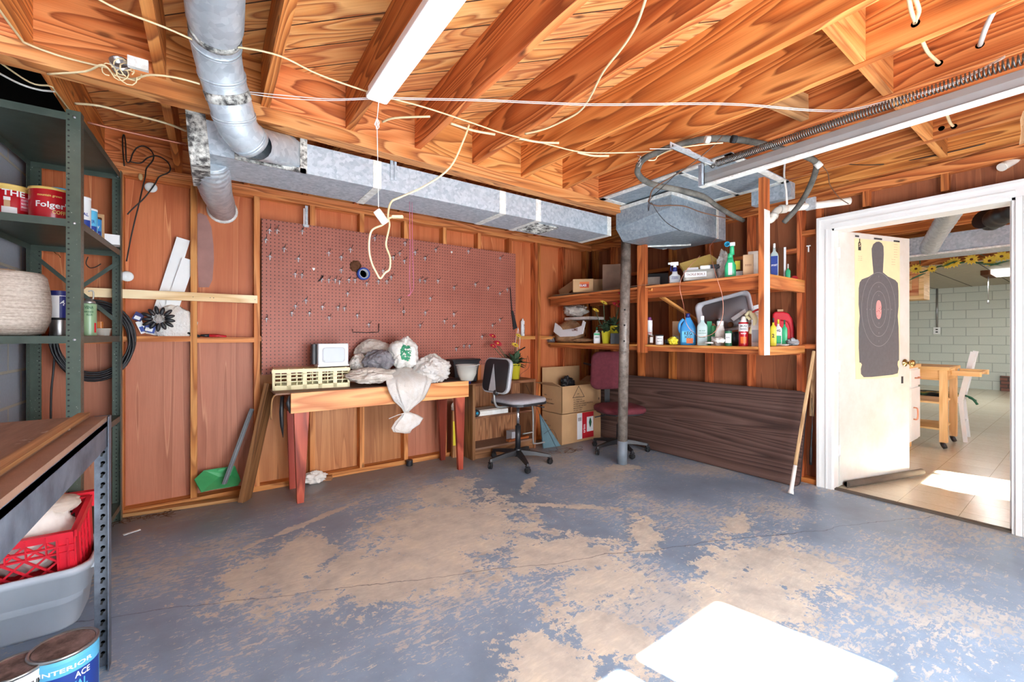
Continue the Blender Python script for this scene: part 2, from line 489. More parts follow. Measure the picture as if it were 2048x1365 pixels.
M['trimwhite'] = plain('trim_white_paint', S(238,236,232), 0.38, var=0.05, vs=5)
M['dirtywhite'] = grimy('worn_white_paint', S(224,216,204), S(244,242,236), 8, 0.35, 0.6, 0.5)
M['doorpaint'] = grimy('door_white_paint', S(198,196,184), S(216,217,212), 3.0, 0.25, 0.6, 0.35)
M['pvc'] = plain('cream_pvc', S(238,230,216), 0.35, var=0.05)
M['romex'] = plain('cream_cable_sheath', S(226,204,160), 0.5, var=0.12, vs=30)
M['romexwhite'] = plain('white_cable_sheath', S(226,222,214), 0.45, var=0.1, vs=30)
M['black'] = plain('black_plastic', S(34,34,38), 0.45, var=0.1)
M['blackmatte'] = plain('black_rubber', S(24,24,26), 0.8, var=0.2)
M['blackwire'] = plain('black_wire', S(30,27,26), 0.5)
M['darkbrownwire'] = plain('brown_wire', S(96,64,44), 0.6)
M['hose'] = grimy('grey_rubber_insulation', S(66,64,60), S(110,106,98), 9, 0.4, 0.65, 0.8)
M['spring'] = plain('dull_spring_steel', S(120,116,112), 0.35, 0.8, var=0.2)
M['greysteel'] = plain('grey_painted_steel', S(152,152,150), 0.32, 0.35, var=0.1)
M['polesteel'] = grimy('worn_steel_pole', S(92,80,72), S(150,138,128), 16, 0.35, 0.65, 0.38)
M['polebase'] = plain('blue_grey_pole_paint', S(126,136,146), 0.5, var=0.15)
M['green_steel'] = plain('olive_green_steel', S(74,86,78), 0.38, 0.15, var=0.25, vs=14)
M['gun'] = grimy('dusty_black_steel', S(58,64,76), S(104,112,124), 10, 0.35, 0.75, 0.45)
M['chrome'] = plain('chrome', S(200,200,204), 0.15, 0.95, var=0.05)
M['zinc'] = plain('zinc_wire', S(206,208,212), 0.3, 0.7, var=0.05)
M['brass'] = plain('aged_brass', S(186,156,100), 0.25, 0.9)
M['copper'] = plain('copper_handles', S(206,140,116), 0.3, 0.7)
M['card'] = plain('cardboard', S(198,156,112), 0.8, var=0.12, vs=5)
M['cardin'] = plain('cardboard_inside', S(176,136,96), 0.85, var=0.12, vs=5)
M['ink'] = plain('black_ink', S(44,38,34), 0.7)
M['inkfaint'] = plain('faded_ink', S(128,84,70), 0.7)
M['red'] = plain('red_label', S(200,32,44), 0.4, var=0.06)
M['redplastic'] = plain('red_crate_plastic', S(226,40,58), 0.35, var=0.1, vs=16)
M['redtin'] = plain('red_tin', S(184,22,34), 0.25, var=0.05)
M['pinklabel'] = plain('pink_label', S(216,90,112), 0.5)
M['yellow'] = plain('yellow_plastic', S(232,216,60), 0.35, var=0.08)
M['lidyellow'] = plain('yellow_lid', S(232,198,110), 0.4)
M['cream_plastic'] = plain('cream_yellow_plastic', S(242,232,182), 0.4, var=0.06)
M['blue'] = plain('blue_plastic', S(58,146,208), 0.3, var=0.08)
M['blueink'] = plain('blue_label', S(36,66,150), 0.4)
M['skyblue'] = plain('sky_blue_label', S(96,186,226), 0.4)
M['navy'] = plain('navy_label', S(28,38,110), 0.4)
M['teal'] = plain('teal_plastic', S(34,140,172), 0.25)
M['greenbottle'] = plain('green_bottle', S(56,186,128), 0.3, var=0.08)
M['green'] = plain('green_plastic', S(70,164,102), 0.45, var=0.14, vs=12)
M['dkgreen'] = plain('dark_green', S(30,96,62), 0.5)
M['palegreen'] = plain('pale_green_tin', S(140,170,132), 0.3, var=0.1)
M['leaf'] = plain('silk_leaf_green', S(72,98,70), 0.7, var=0.35, vs=30)
M['petalred'] = plain('silk_petal_red', S(206,40,66), 0.7, var=0.2, vs=40)
M['petalyellow'] = plain('silk_petal_yellow', S(240,206,70), 0.7, var=0.15, vs=40)
M['seedbrown'] = plain('flower_centre_brown', S(96,56,30), 0.9)
M['maroon'] = plain('maroon_fabric', S(112,46,56), 0.9, var=0.2, vs=30, bump=0.3, bs=400)
M['greyfabric'] = plain('grey_fabric', S(164,160,164), 0.9, var=0.12, vs=24, bump=0.3, bs=400)
M['silverplastic'] = plain('silver_grey_plastic', S(176,178,182), 0.4, var=0.06)
M['tote'] = plain('translucent_grey_tote', S(190,198,208), 0.35, var=0.08, vs=4)
M['tin'] = plain('tin_metal', S(170,168,166), 0.3, 0.8, var=0.12)
M['lidrust'] = grimy('dusty_paint_lid', S(88,70,62), S(160,132,126), 14, 0.38, 0.66, 0.75)
M['whitelabel'] = plain('white_label', S(240,240,240), 0.4, var=0.03)
M['greylid'] = plain('grey_white_plastic', S(222,226,230), 0.32, var=0.04)
M['tray'] = plain('grey_styrene_tray', S(196,192,196), 0.45, var=0.06)
M['amber'] = plain('amber_plastic', S(206,120,40), 0.4)
M['orange'] = plain('orange_plastic', S(226,110,40), 0.4)
M['brick'] = plain('brick_red', S(150,96,76), 0.8, var=0.2)
M['tanblock'] = plain('tan_foam_block', S(206,168,128), 0.8, var=0.1)
M['purple'] = plain('purple_cap', S(120,60,120), 0.4)
M['cloth'] = plain('white_cloth', S(236,230,222), 0.9, var=0.12, vs=16)
M['cloth2'] = plain('dusty_cloth', S(206,192,178), 0.9, var=0.2, vs=12)
M['darkhole'] = plain('void_black', (0.012, 0.011, 0.010, 1), 0.9)
M['pinkstring'] = plain('pink_string', S(206,110,150), 0.6)
M['string'] = plain('white_string', S(230,226,220), 0.7)
M['screenprint'] = plain('grey_silhouette_ink', S(84,86,92), 0.6, var=0.12, vs=40)
M['targetpaper'] = plain('buff_paper', S(240,222,176), 0.7, var=0.06)
M['pinkdot'] = plain('pink_bullseye', S(238,150,150), 0.6)
M['greyline'] = plain('pale_grey_ring', S(150,152,158), 0.6)
M['draft'] = plain('brown_draft_fabric', S(92,82,72), 0.9, var=0.2)

def twine(name):
    t = NT(name); co = t.coord('UV')
    a = t.noise(t.mapping(co, (3, 260, 1), (0, 0, 0), (0, 0, 0.12)), 1.0, 3, 0.6)
    b = t.noise(t.mapping(co, (60, 90, 1), (0, 0, 0), (0, 0, 0.5)), 1.0, 3, 0.6)
    c = t.ramp(t.math('ADD', t.math('MULTIPLY', a, 0.6), t.math('MULTIPLY', b, 0.4)), [(0.35, S(176,154,136)), (0.6, S(232,220,206))])
    t.col(c); t.set(Roughness=0.9); t.bump(a, 0.8, 0.006); return t.m
M['twine'] = twine('wound_twine')

def clear(name, col=(1, 1, 1, 1), alpha=0.35, rough=0.15, tr=0.0):
    t = NT(name); t.col(col); t.set(Roughness=rough, Alpha=alpha)
    if tr: t.p.inputs['Transmission Weight'].default_value = tr
    return t.m
M['clear'] = clear('clear_plastic', S(226,224,214), 0.38)
M['clearbottle'] = clear('milky_clear_bottle', S(206,226,224), 0.72, 0.2)
M['glass'] = clear('window_glass', (1, 1, 1, 1), 0.06, 0.03)

# plastic grocery bags: cloudy film with creases
def bag(name, a, b, alpha=0.93, print_=None):
    t = NT(name); co = t.coord()
    n1 = t.noise(co, 7, 5, 0.6, 1.2); n2 = t.noise(co, 28, 4, 0.65, 2.0)
    c = t.ramp(n1, [(0.35, a), (0.62, b)])
    if print_:
        vo = t.n('ShaderNodeTexVoronoi'); vo.inputs['Scale'].default_value = 4.6; t.l(co, vo.inputs['Vector'])
        k = t.ramp(vo.outputs['Distance'], [(0.0, 1.0), (0.33, 0.0)], 'CONSTANT')
        n3 = t.ramp(t.noise(co, 22, 2), [(0.42, 0.0), (0.45, 1.0)])
        c = t.mix(t.math('MULTIPLY', k, n3), c, print_)
    t.col(c); t.set(Roughness=0.28, Alpha=alpha); n4 = t.math('ABSOLUTE', t.math('SUBTRACT', t.noise(co, 16, 4, 0.6, 1.5), 0.5)); t.bump(t.math('ADD', t.math('MULTIPLY', n4, 2.0), n2), 0.6, 0.015)
    t.p.inputs['Subsurface Weight'].default_value = 0.0
    return t.m
M['bag'] = bag('white_grocery_bag', S(240,232,222), S(254,252,248))
M['baggreen'] = bag('white_bag_with_green_print', S(238,231,220), S(254,252,248), 0.95, S(60,156,116))
M['bagdirty'] = bag('dusty_bag', S(206,192,178), S(240,232,222))
M['baggrey'] = bag('grey_filled_bag', S(108,104,110), S(160,156,160))
M['bagclear'] = bag('clear_bag', S(238,230,220), S(252,250,246), 0.78)
M['paperbag'] = bag('brown_paper_bag', S(150,112,78), S(196,154,112), 1.0)

# pegboard: brown hardboard with a grid of holes
def pegboard(name):
    t = NT(name); co = t.coord(); sp = t.n('ShaderNodeSeparateXYZ'); t.l(co, sp.inputs[0])
    g = 0.0285
    fx = t.math('SUBTRACT', t.math('FRACT', t.math('DIVIDE', sp.outputs['X'], g)), 0.5)
    fz = t.math('SUBTRACT', t.math('FRACT', t.math('DIVIDE', sp.outputs['Z'], g)), 0.5)
    d = t.math('SQRT', t.math('ADD', t.math('MULTIPLY', fx, fx), t.math('MULTIPLY', fz, fz)))
    hole = t.math('LESS_THAN', d, 0.15)
    n = t.noise(co, 2.2, 4, 0.6); n2 = t.noise(co, 60, 3, 0.6)
    c = t.ramp(n, [(0.3, S(160,92,76)), (0.7, S(180,108,90))])
    c = t.mix(t.ramp(n2, [(0.35, 0.12), (0.7, 0.0)]), c, S(96,56,50))
    c = t.mix(hole, c, (0.018, 0.01, 0.009, 1))
    t.col(c); t.set(Roughness=0.5); t.p.inputs['Specular IOR Level'].default_value = 0.35
    return t.m
M['peg'] = pegboard('brown_pegboard')

# concrete block wall seen edge-on at left and the painted one in the far room
def blocks(name, a, b, mortar, axis, h=0.2, l=0.4, th=0.018):
    t = NT(name); co = t.coord(); sp = t.n('ShaderNodeSeparateXYZ'); t.l(co, sp.inputs[0])
    cm = t.n('ShaderNodeCombineXYZ'); t.l(sp.outputs[axis], cm.inputs[0]); t.l(sp.outputs['Z'], cm.inputs[1])
    br = t.n('ShaderNodeTexBrick'); t.l(cm.outputs[0], br.inputs['Vector'])
    br.inputs['Scale'].default_value = 1.0; br.inputs['Brick Width'].default_value = l; br.inputs['Row Height'].default_value = h
    br.inputs['Mortar Size'].default_value = th / 2; br.inputs['Mortar Smooth'].default_value = 0.2
    br.inputs['Color1'].default_value = a; br.inputs['Color2'].default_value = b; br.inputs['Mortar'].default_value = mortar
    n = t.noise(co, 70, 4, 0.6)
    t.col(t.mix(0.12, br.outputs['Color'], t.ramp(n, [(0.3, (0.2, 0.2, 0.2, 1)), (0.7, (1, 1, 1, 1))]), 'MULTIPLY'))
    t.set(Roughness=0.6); t.bump(br.outputs['Fac'], 0.5, -0.01); return t.m
M['block'] = blocks('grey_concrete_block', S(196,206,218), S(182,192,206), S(214,210,196), 'Y')
M['whiteblock'] = blocks('pale_painted_block', S(214,218,206), S(208,213,201), S(176,182,172), 'Y', th=0.016)
M['denpaint'] = plain('den_wall_paint', S(226,226,212), 0.6)
M['denceil'] = plain('den_ceiling_board', S(176,168,150), 0.6)

# vinyl tile in the far room
t = NT('beige_vinyl_tile'); co = t.coord()
br = t.n('ShaderNodeTexBrick'); t.l(t.mapping(co, (1, 1, 1), (0.1, 0.06, 0), (0, 0, 0)), br.inputs['Vector'])
br.offset = 0.0; br.inputs['Scale'].default_value = 1.0; br.inputs['Brick Width'].default_value = 0.305; br.inputs['Row Height'].default_value = 0.305
br.inputs['Mortar Size'].default_value = 0.002; br.inputs['Color1'].default_value = S(214,204,182); br.inputs['Color2'].default_value = S(204,194,172); br.inputs['Mortar'].default_value = S(150,138,116)
n = t.noise(co, 26, 5, 0.65, 1.5)
t.col(t.mix(t.ramp(n, [(0.4, 0.0), (0.7, 0.45)]), br.outputs['Color'], S(188,174,148))); t.set(Roughness=0.22); M['tile'] = t.m

# painted concrete floor of the garage: blue-grey paint, worn through to tan concrete
t = NT('worn_painted_concrete'); co = t.coord()
sp = t.n('ShaderNodeSeparateXYZ'); t.l(co, sp.inputs[0]); X_, Y_ = sp.outputs['X'], sp.outputs['Y']
wp = t.noise(co, 2.3, 5, 0.6)
def blob(cx, cy, rx, ry, rot=0.0):
    ca, sa = math.cos(rot), math.sin(rot)
    dx = t.math('SUBTRACT', X_, cx); dy = t.math('SUBTRACT', Y_, cy)
    u = t.math('DIVIDE', t.math('ADD', t.math('MULTIPLY', dx, ca), t.math('MULTIPLY', dy, sa)), rx)
    v = t.math('DIVIDE', t.math('SUBTRACT', t.math('MULTIPLY', dy, ca), t.math('MULTIPLY', dx, sa)), ry)
    d = t.math('SQRT', t.math('ADD', t.math('MULTIPLY', u, u), t.math('MULTIPLY', v, v)))
    return t.math('SUBTRACT', 1.0, d)
blobs = [blob(1.20, 2.35, 0.72, 0.60, 0.5), blob(0.36, 2.48, 0.42, 0.36, 0.9), blob(1.60, 1.75, 0.42, 0.26, -0.6), blob(0.80, 2.10, 0.62, 0.34, -0.35), blob(1.42, 2.85, 0.30, 0.22, 0.3),
         blob(1.30, 1.15, 0.16, 0.34, 0.3), blob(1.55, 1.42, 0.30, 0.22, 0), blob(2.15, 1.62, 0.30, 0.12, 0.8), blob(2.35, 1.0, 0.45, 0.35, 0), blob(2.75, 1.35, 0.20, 0.10, 0.2),
         blob(2.0, 2.25, 0.60, 0.05, -0.75), blob(0.55, 3.0, 0.60, 0.035, 0.42), blob(2.0, 0.95, 0.35, 0.28, 0.3), blob(1.0, 1.1, 0.25, 0.3, 0), blob(1.5, 3.0, 0.4, 0.18, 0.5),
         blob(3.05, 2.55, 0.26, 0.14, -0.5), blob(2.1, 2.7, 0.3, 0.06, 0.7)]
m_ = blobs[0]
for b_ in blobs[1:]: m_ = t.math('MAXIMUM', m_, b_)
n1 = t.noise(co, 5.5, 7, 0.68); n2 = t.noise(co, 32, 6, 0.75); n3 = t.noise(co, 1.3, 3, 0.5)
# scratches run mostly one way
ns = t.noise(t.mapping(co, (16, 55, 1), (0, 0, 0), (0, 0, 0.7)), 1.0, 5, 0.7, 0.8)
lev = t.math('ADD', t.math('MULTIPLY', t.math('MAXIMUM', m_, -0.45), 0.55), t.math('ADD', t.math('MULTIPLY', n1, 1.7), t.math('MULTIPLY', n2, 1.2)))
worn = t.ramp(t.math('SUBTRACT', lev, 1.0), [(0.0, 0.0), (0.545, 0.0), (0.575, 1.0)])
spk = t.math('ADD', t.math('MULTIPLY', n2, 0.62), t.math('MULTIPLY', ns, 0.62))
speck = t.ramp(t.math('ADD', spk, t.math('MULTIPLY', t.math('SUBTRACT', n3, 0.5), 0.75)), [(0.640, 0.0), (0.685, 1.0)])
paint = t.ramp(n3, [(0.3, S(122,140,160)), (0.55, S(146,168,192)), (0.8, S(134,148,162))])
paint = t.mix(t.ramp(n1, [(0.35, 0.25), (0.6, 0.0)]), paint, S(90,102,116))
tan = t.ramp(t.noise(co, 6, 6, 0.65), [(0.3, S(176,172,164)), (0.5, S(208,202,190)), (0.7, S(224,214,194))])
tan = t.mix(t.ramp(ns, [(0.45, 0.35), (0.7, 0.0)]), tan, S(166,160,152))
mask = t.math('MAXIMUM', worn, t.math('MULTIPLY', speck, 0.7))
col = t.mix(mask, paint, tan)
# bare grey-brown dusty concrete along the back wall
dust = t.ramp(t.math('ADD', t.math('MULTIPLY', t.math('SUBTRACT', Y_, 3.15), 0.9), t.math('MULTIPLY', n1, 0.9)), [(0.42, 0.0), (0.8, 0.75)])
col = t.mix(dust, col, S(124,114,106))
# one long crack
ck = t.math('ABSOLUTE', t.math('SUBTRACT', t.math('ADD', Y_, t.math('MULTIPLY', t.math('SUBTRACT', wp, 0.5), 0.16)), t.math('ADD', 2.32, t.math('MULTIPLY', X_, -0.42))))
col = t.mix(t.ramp(ck, [(0.0, 0.8), (0.004, 0.0)]), col, S(64,70,82))
t.col(col); t.set(Roughness=t.math('ADD', t.math('MULTIPLY', mask, 0.25), 0.34)); t.p.inputs['Specular IOR Level'].default_value = 0.4
t.bump(t.math('SUBTRACT', 1.0, mask), 0.25, 0.004); M['floor'] = t.m

def printed_bag(name, x0, x1, z0, z1):
    """white bag with one ragged green emblem on its front"""
    m = bag(name, S(238,231,220), S(254,252,248), 0.95); t = NT.__new__(NT); t.m = m; t.t = m.node_tree; t.p = m.node_tree.nodes['Principled BSDF']
    co = t.coord(); sp = t.n('ShaderNodeSeparateXYZ'); t.l(co, sp.inputs[0]); nn = t.noise(co, 22, 3)
    def band(s_, a, b): 
        u = t.math('ADD', s_, t.math('MULTIPLY', t.math('SUBTRACT', nn, 0.5), 0.09))
        return t.math('MULTIPLY', t.math('GREATER_THAN', u, a), t.math('LESS_THAN', u, b))
    k = t.math('MULTIPLY', t.math('MULTIPLY', band(sp.outputs['X'], x0, x1), band(sp.outputs['Z'], z0, z1)), t.math('LESS_THAN', sp.outputs['Y'], 0.02))
    k = t.math('MULTIPLY', k, t.ramp(t.noise(co, 45, 2), [(0.40, 0.0), (0.44, 1.0)]))
    src = t.p.inputs['Base Color'].links[0].from_socket
    t.col(t.mix(k, src, S(52,150,108))); return m
M['baground'] = printed_bag('round_bag_green_emblem', -0.055, 0.02, 0.075, 0.20)
M['bagstripe'] = printed_bag('bag_green_stripe', 0.02, 0.06, 0.0, 0.2)

# ------------------------------------------------------------------ the room
XL, XR, YB, YF = -0.93, 3.97, 3.80, -1.2        # faces of the studs: left block wall, right, back, garage front
ZJ, ZT = 2.36, 2.60                             # underside and top of the joists
def struct(name, mb, m, parent=None, **kw):
    return mb.build(name, m, parent, kind=None if parent else 'structure', **kw)

b = MB(); b.box((XL - 0.2, YF - 0.6, -0.12), (XR + 0.02, YB + 0.2, 0.0)); struct('floor', b, M['floor'])

# left: concrete block wall, low enough that the attic shows above it
b = MB(); b.box((XL - 0.2, YF, 0), (XL, YB + 0.1, 2.36)); struct('wall_left', b, M['block'])

# back wall: plywood sheets in four tones nailed behind the studs
wall_back = MB().box((XL - 0.2, YB + 0.094, 0), (XR + 0.2, YB + 0.16, 2.62)).build('wall_back', M['ply'], kind='structure')
for x0, x1, z0, z1, mm in ((XL, 0.30, 1.19, 2.36, 'ply'), (0.30, 1.09, 1.19, 2.36, 'ply'), (1.09, 3.9, 1.19, 2.36, 'ply'),
                           (XL, 0.30, 0.0, 1.19, 'plybrown'), (0.30, 1.50, 0.0, 1.19, 'plytan'), (1.50, 2.7, 0.0, 1.19, 'plybrown'), (2.7, 4.06, 0.0, 1.19, 'ply')):
    MB().box((x0, YB + 0.088, z0), (x1, YB + 0.094, z1)).build('plywood_sheet', M[mm], wall_back)
SW = 0.038
studs = [-0.90, -0.51, -0.115, 0.275, 0.670, 1.072, 1.478, 1.880, 2.282, 2.680, 3.05, 3.092, 3.48, 3.88]
for i, x in enumerate(studs):
    MB().box((x, YB, 0.04), (x + SW, YB + 0.088, 2.285)).build('stud', M['stud'] if x < 0.2 else M['stud' if x < 2.5 else 'studred'], wall_back)
b = MB(); b.box((XL, YB, 2.285), (XR, YB + 0.088, 2.322)); b.build('top_plate', M['stud'], wall_back)
b = MB(); b.box((XL, YB, 2.3225), (XR, YB + 0.088, 2.36)); b.build('top_plate', M['beamwood'], wall_back)
b = MB(); b.box((XL, YB - 0.004, 0.0), (XR, YB + 0.088, 0.04)); b.build('bottom_plate', M['stud'], wall_back)
for i in range(len(studs) - 1):
    x0, x1 = studs[i] + SW, studs[i + 1]
    if x1 - x0 < 0.1: continue
    zz = 1.165 if i % 2 else 1.155
    MB().box((x0, YB, zz), (x1, YB + 0.087, zz + 0.038)).build('noggin', M['stud'], wall_back)
# rim boards above the plate, between the joists
for k in range(-2, 11):
    x0 = 0.207 + 0.4065 * k
    MB().box((max(XL, x0 + SW), YB + 0.04, ZJ), (min(x0 + 0.4065, XR), YB + 0.078, ZT)).build('rim_board', M['rough_joist'], wall_back)

# right wall: dark plywood, studs, plates; the doorway sits between Y=0.31 and Y=1.22
wall_right = bpy.data.objects.new('wall_right', None)
bpy.data.objects.remove(wall_right)
DY0, DY1, DZ = 0.30, 1.225, 2.045
b = MB()
b.box((XR + 0.088, DY1 + 0.0, 0), (XR + 0.15, YB + 0.16, 2.62)); b.box((XR + 0.088, YF - 0.1, 0), (XR + 0.15, DY0, 2.62)); b.box((XR + 0.088, DY0, DZ + 0.02), (XR + 0.15, DY1, 2.62))
wall_right = b.build('wall_right', M['plydark'], kind='structure')
for y in [YB - 0.05, 3.44, 3.04, 2.64, 2.235, 1.835, 1.435, 1.30, 0.16, -0.25, -0.65, -1.05]:
    z1 = 2.285
    MB().box((XR, y, 0.04), (XR + 0.088, y + SW, z1)).build('stud', M['studred'], wall_right)
for y in (0.585, 1.00):
    MB().box((XR, y, 2.17), (XR + 0.088, y + SW, 2.285)).build('cripple_stud', M['studred'], wall_right)
b = MB(); b.box((XR, YF, 2.285), (XR + 0.088, YB, 2.36)); b.build('top_plate', M['joist'], wall_right)
b = MB(); b.box((XR, DY1 + 0.1, 0), (XR + 0.088, YB, 0.04)); b.build('bottom_plate', M['studred'], wall_right)
b = MB(); b.box((XR + 0.02, YF, 2.36), (XR + 0.06, YB, 2.60)); b.build('rim_board', M['joist'], wall_right)
MB().box((XR, 1.34, 1.1), (XR + 0.087, 1.435, 1.138)).build('noggin', M['studred'], wall_right)
MB().box((XR, 1.34, 2.03), (XR + 0.087, 1.435, 2.068)).build('noggin', M['studred'], wall_right)
for y0 in (1.475, 1.875, 2.275, 2.68, 3.08):
    MB().box((XR, y0, 1.90), (XR + 0.087, y0 + 0.36, 1.938)).build('noggin', M['studred'], wall_right)
# dark beam board over the doorway
MB().box((XR + 0.06, DY0 - 0.1, 2.16), (XR + 0.087, 1.30, 2.285)).build('header', M['plydark'], wall_right)

# garage front behind the camera: wall with a sectional door and its row of glass panes
wf = MB(); wf.box((XL - 0.2, YF - 0.12, 0), (-0.5, YF, 2.62)); wf.box((2.65, YF - 0.12, 0), (XR + 0.1, YF, 2.62)); wf.box((-0.5, YF - 0.12, 2.12), (2.65, YF, 2.62))
wf.build('wall_front', M['plybrown'], kind='structure')
panes = [(1.79, 2.36), (1.12, 1.69), (0.45, 1.02), (-0.22, 0.35)]
PZ0, PZ1 = 1.18, 1.60
b = MB(); b.box((-0.5, YF - 0.045, 0.0), (2.65, YF, PZ0)); b.box((-0.5, YF - 0.045, PZ1), (2.65, YF, 2.12))
edges = [-0.5] + [e for p in sorted(panes) for e in p] + [2.65]
for k in range(0, len(edges), 2): b.box((edges[k], YF - 0.045, PZ0), (edges[k + 1], YF, PZ1))
gd = b.build('door_2', M['dirtywhite'], kind='structure')
for x0, x1 in panes:
    MB().box((x0, YF - 0.026, PZ0), (x1, YF - 0.02, PZ1)).build('pane', M['glass'], gd)

# ceiling: diagonal boards with the joists, blocks and the flat plate that carries them
b = MB(); b.box((-0.59, YF - 0.2, ZT), (XR + 0.1, YB + 0.12, ZT + 0.02)); b.box((XL - 0.2, YF - 0.2, ZT), (-0.59, 2.50, ZT + 0.02))
ceiling = b.build('ceiling', M['sheathing'], kind='structure')
JX = [0.207 + 0.4065 * k for k in range(-2, 10)]
for x in JX:
    MB().box((x, YF, ZJ), (x + SW, YB + 0.04, ZT)).build('joist', M['joist'], ceiling)
for k, x in enumerate([XL - 0.05] + JX):
    x1 = JX[k] if k < len(JX) else XR
    MB().box((x + SW, 2.45, ZJ), (x1, 2.488, ZT)).build('blocking', M['rough_joist'], ceiling)
for k in (7, 8, 9, 10, 11):      # solid bridging between the right-hand joists
    x = JX[k - 1] + SW; x1 = JX[k]
    MB().box((x, 0.575, ZJ + 0.004), (x1, 0.575 + SW, ZT - 0.01)).build('bridging', M['stud'], ceiling)
b = MB(); b.bar((JX[7] + SW, 0.96, ZJ + 0.06), (JX[7] + 0.37, 0.93, ZJ + 0.075), SW, 0.13); b.build('bridging', M['scrap'], ceiling)
# black box in the far left corner, its colour giving the attic void's darkness
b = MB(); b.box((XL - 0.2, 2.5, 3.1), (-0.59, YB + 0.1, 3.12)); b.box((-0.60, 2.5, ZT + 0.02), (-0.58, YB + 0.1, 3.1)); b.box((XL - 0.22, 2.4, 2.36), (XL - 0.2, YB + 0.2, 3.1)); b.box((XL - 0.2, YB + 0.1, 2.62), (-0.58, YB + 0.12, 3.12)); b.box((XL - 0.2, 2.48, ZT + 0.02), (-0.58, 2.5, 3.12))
b.build('attic_void_box', M['darkhole'], kind='structure')
b = MB(); b.box((XL, 2.45, 2.285), (XR, 2.538, 2.322)); b.box((XL, 2.452, 2.3225), (XR, 2.54, 2.36)); beam = b.build('beam', M['beamwood'], kind='structure')

# door casing, jambs, threshold
CW = 0.10
b = MB()
def casing(lo, hi): b.box(lo, hi)
tr = MB()
for s, (ya, yb2) in enumerate(((DY1, DY1 + CW), (DY0 - CW, DY0))):
    tr.box((XR - 0.018, ya, 0), (XR + 0.0, yb2, DZ + 0.0))
    yy = yb2 - 0.022 if s == 0 else ya
    tr.box((XR - 0.028, yy, 0), (XR - 0.018, yy + 0.022, DZ + CW))
    ym = ya + 0.03 if s == 0 else yb2 - 0.042
    tr.box((XR - 0.023, ym, 0), (XR - 0.018, ym + 0.012, DZ))
tr.box((XR - 0.018, DY0 - CW, DZ), (XR, DY1 + CW, DZ + CW)); tr.box((XR - 0.028, DY0 - CW + 0.022, DZ + CW - 0.022), (XR - 0.018, DY1 + CW - 0.022, DZ + CW)); tr.box((XR - 0.023, DY0, DZ + 0.03), (XR - 0.018, DY1, DZ + 0.042))
trim = tr.build('trim_1', M['trimwhite'], kind='structure', bevel=0.002)
j = MB(); j.box((XR - 0.005, DY1 - 0.012, 0), (XR + 0.16, DY1, DZ)); j.box((XR - 0.005, DY0, 0), (XR + 0.16, DY0 + 0.015, DZ)); j.box((XR - 0.005, DY0, DZ - 0.015), (XR + 0.16, DY1, DZ))
j.box((XR + 0.05, DY0 + 0.015, 0), (XR + 0.09, DY0 + 0.027, DZ - 0.015))
j.build('jamb', M['trimwhite'], trim)
MB().box((XR - 0.004, DY0 + 0.002, 1.00), (XR + 0.0, DY0 + 0.012, 1.06)).build('strike_plate', M['darkbrownwire'], trim)
MB().box((XR + 0.0, DY0, 0), (XR + 0.05, DY1, 0.012)).build('trim_2', M['draft'], kind='structure')

# ------------------------------------------------------------------ the far room
DX1, DYA, DYB = 14.1, -2.6, 5.5
MB().box((XR + 0.05, DYA, -0.1), (DX1 + 0.1, DYB, 0.006)).build('floor_den', M['tile'], kind='structure')
MB().box((DX1, DYA, 0), (DX1 + 0.1, DYB, 2.7)).build('wall_far', M['whiteblock'], kind='structure')
MB().box((DX1 - 0.015, DYA, 0.006), (DX1, 1.16, 0.10)).build('baseboard_far', M['trimwhite'], kind='structure')
b = MB(); b.box((XR + 0.15, DYB, 0), (DX1, DYB + 0.1, 2.7)); b.build('wall_side', M['denpaint'], kind='structure')
b = MB()      # its outer wall carries a wide window
b.box((XR + 0.15, DYA - 0.1, 0), (5.40, DYA, 2.7)); b.box((6.05, DYA - 0.1, 0), (DX1, DYA, 2.7)); b.box((5.40, DYA - 0.1, 0), (6.05, DYA, 2.15)); b.box((5.40, DYA - 0.1, 2.52), (6.05, DYA, 2.7))
wo = b.build('wall_outer', M['denpaint'], kind='structure')
MB().box((5.40, DYA - 0.06, 2.15), (6.05, DYA - 0.054, 2.52)).build('pane', M['glass'], wo)
b = MB(); b.box((XR + 0.15, DYA, 2.6), (9.1, DYB, 2.64)); cd = b.build('ceiling_den', M['sheathing'], kind='structure')
for k in range(10):
    x = 4.45 + 0.4065 * k * 1.15
    MB().box((x, DYA, 2.36), (x + SW, DYB, 2.60)).build('joist', M['joist'], cd)
b = MB(); b.box((9.1, DYA, 2.33), (DX1, DYB, 2.36)); cb = b.build('ceiling_boards', M['denceil'], kind='structure')
for k in range(9):
    MB().box((9.1, -1.9 + 0.6 * k, 2.326), (DX1, -1.89 + 0.6 * k, 2.33)).build('seam', M['ink'], cb)
MB().box((9.06, DYA, 2.30), (9.10, DYB, 2.62)).build('header', M['joist'], cb)

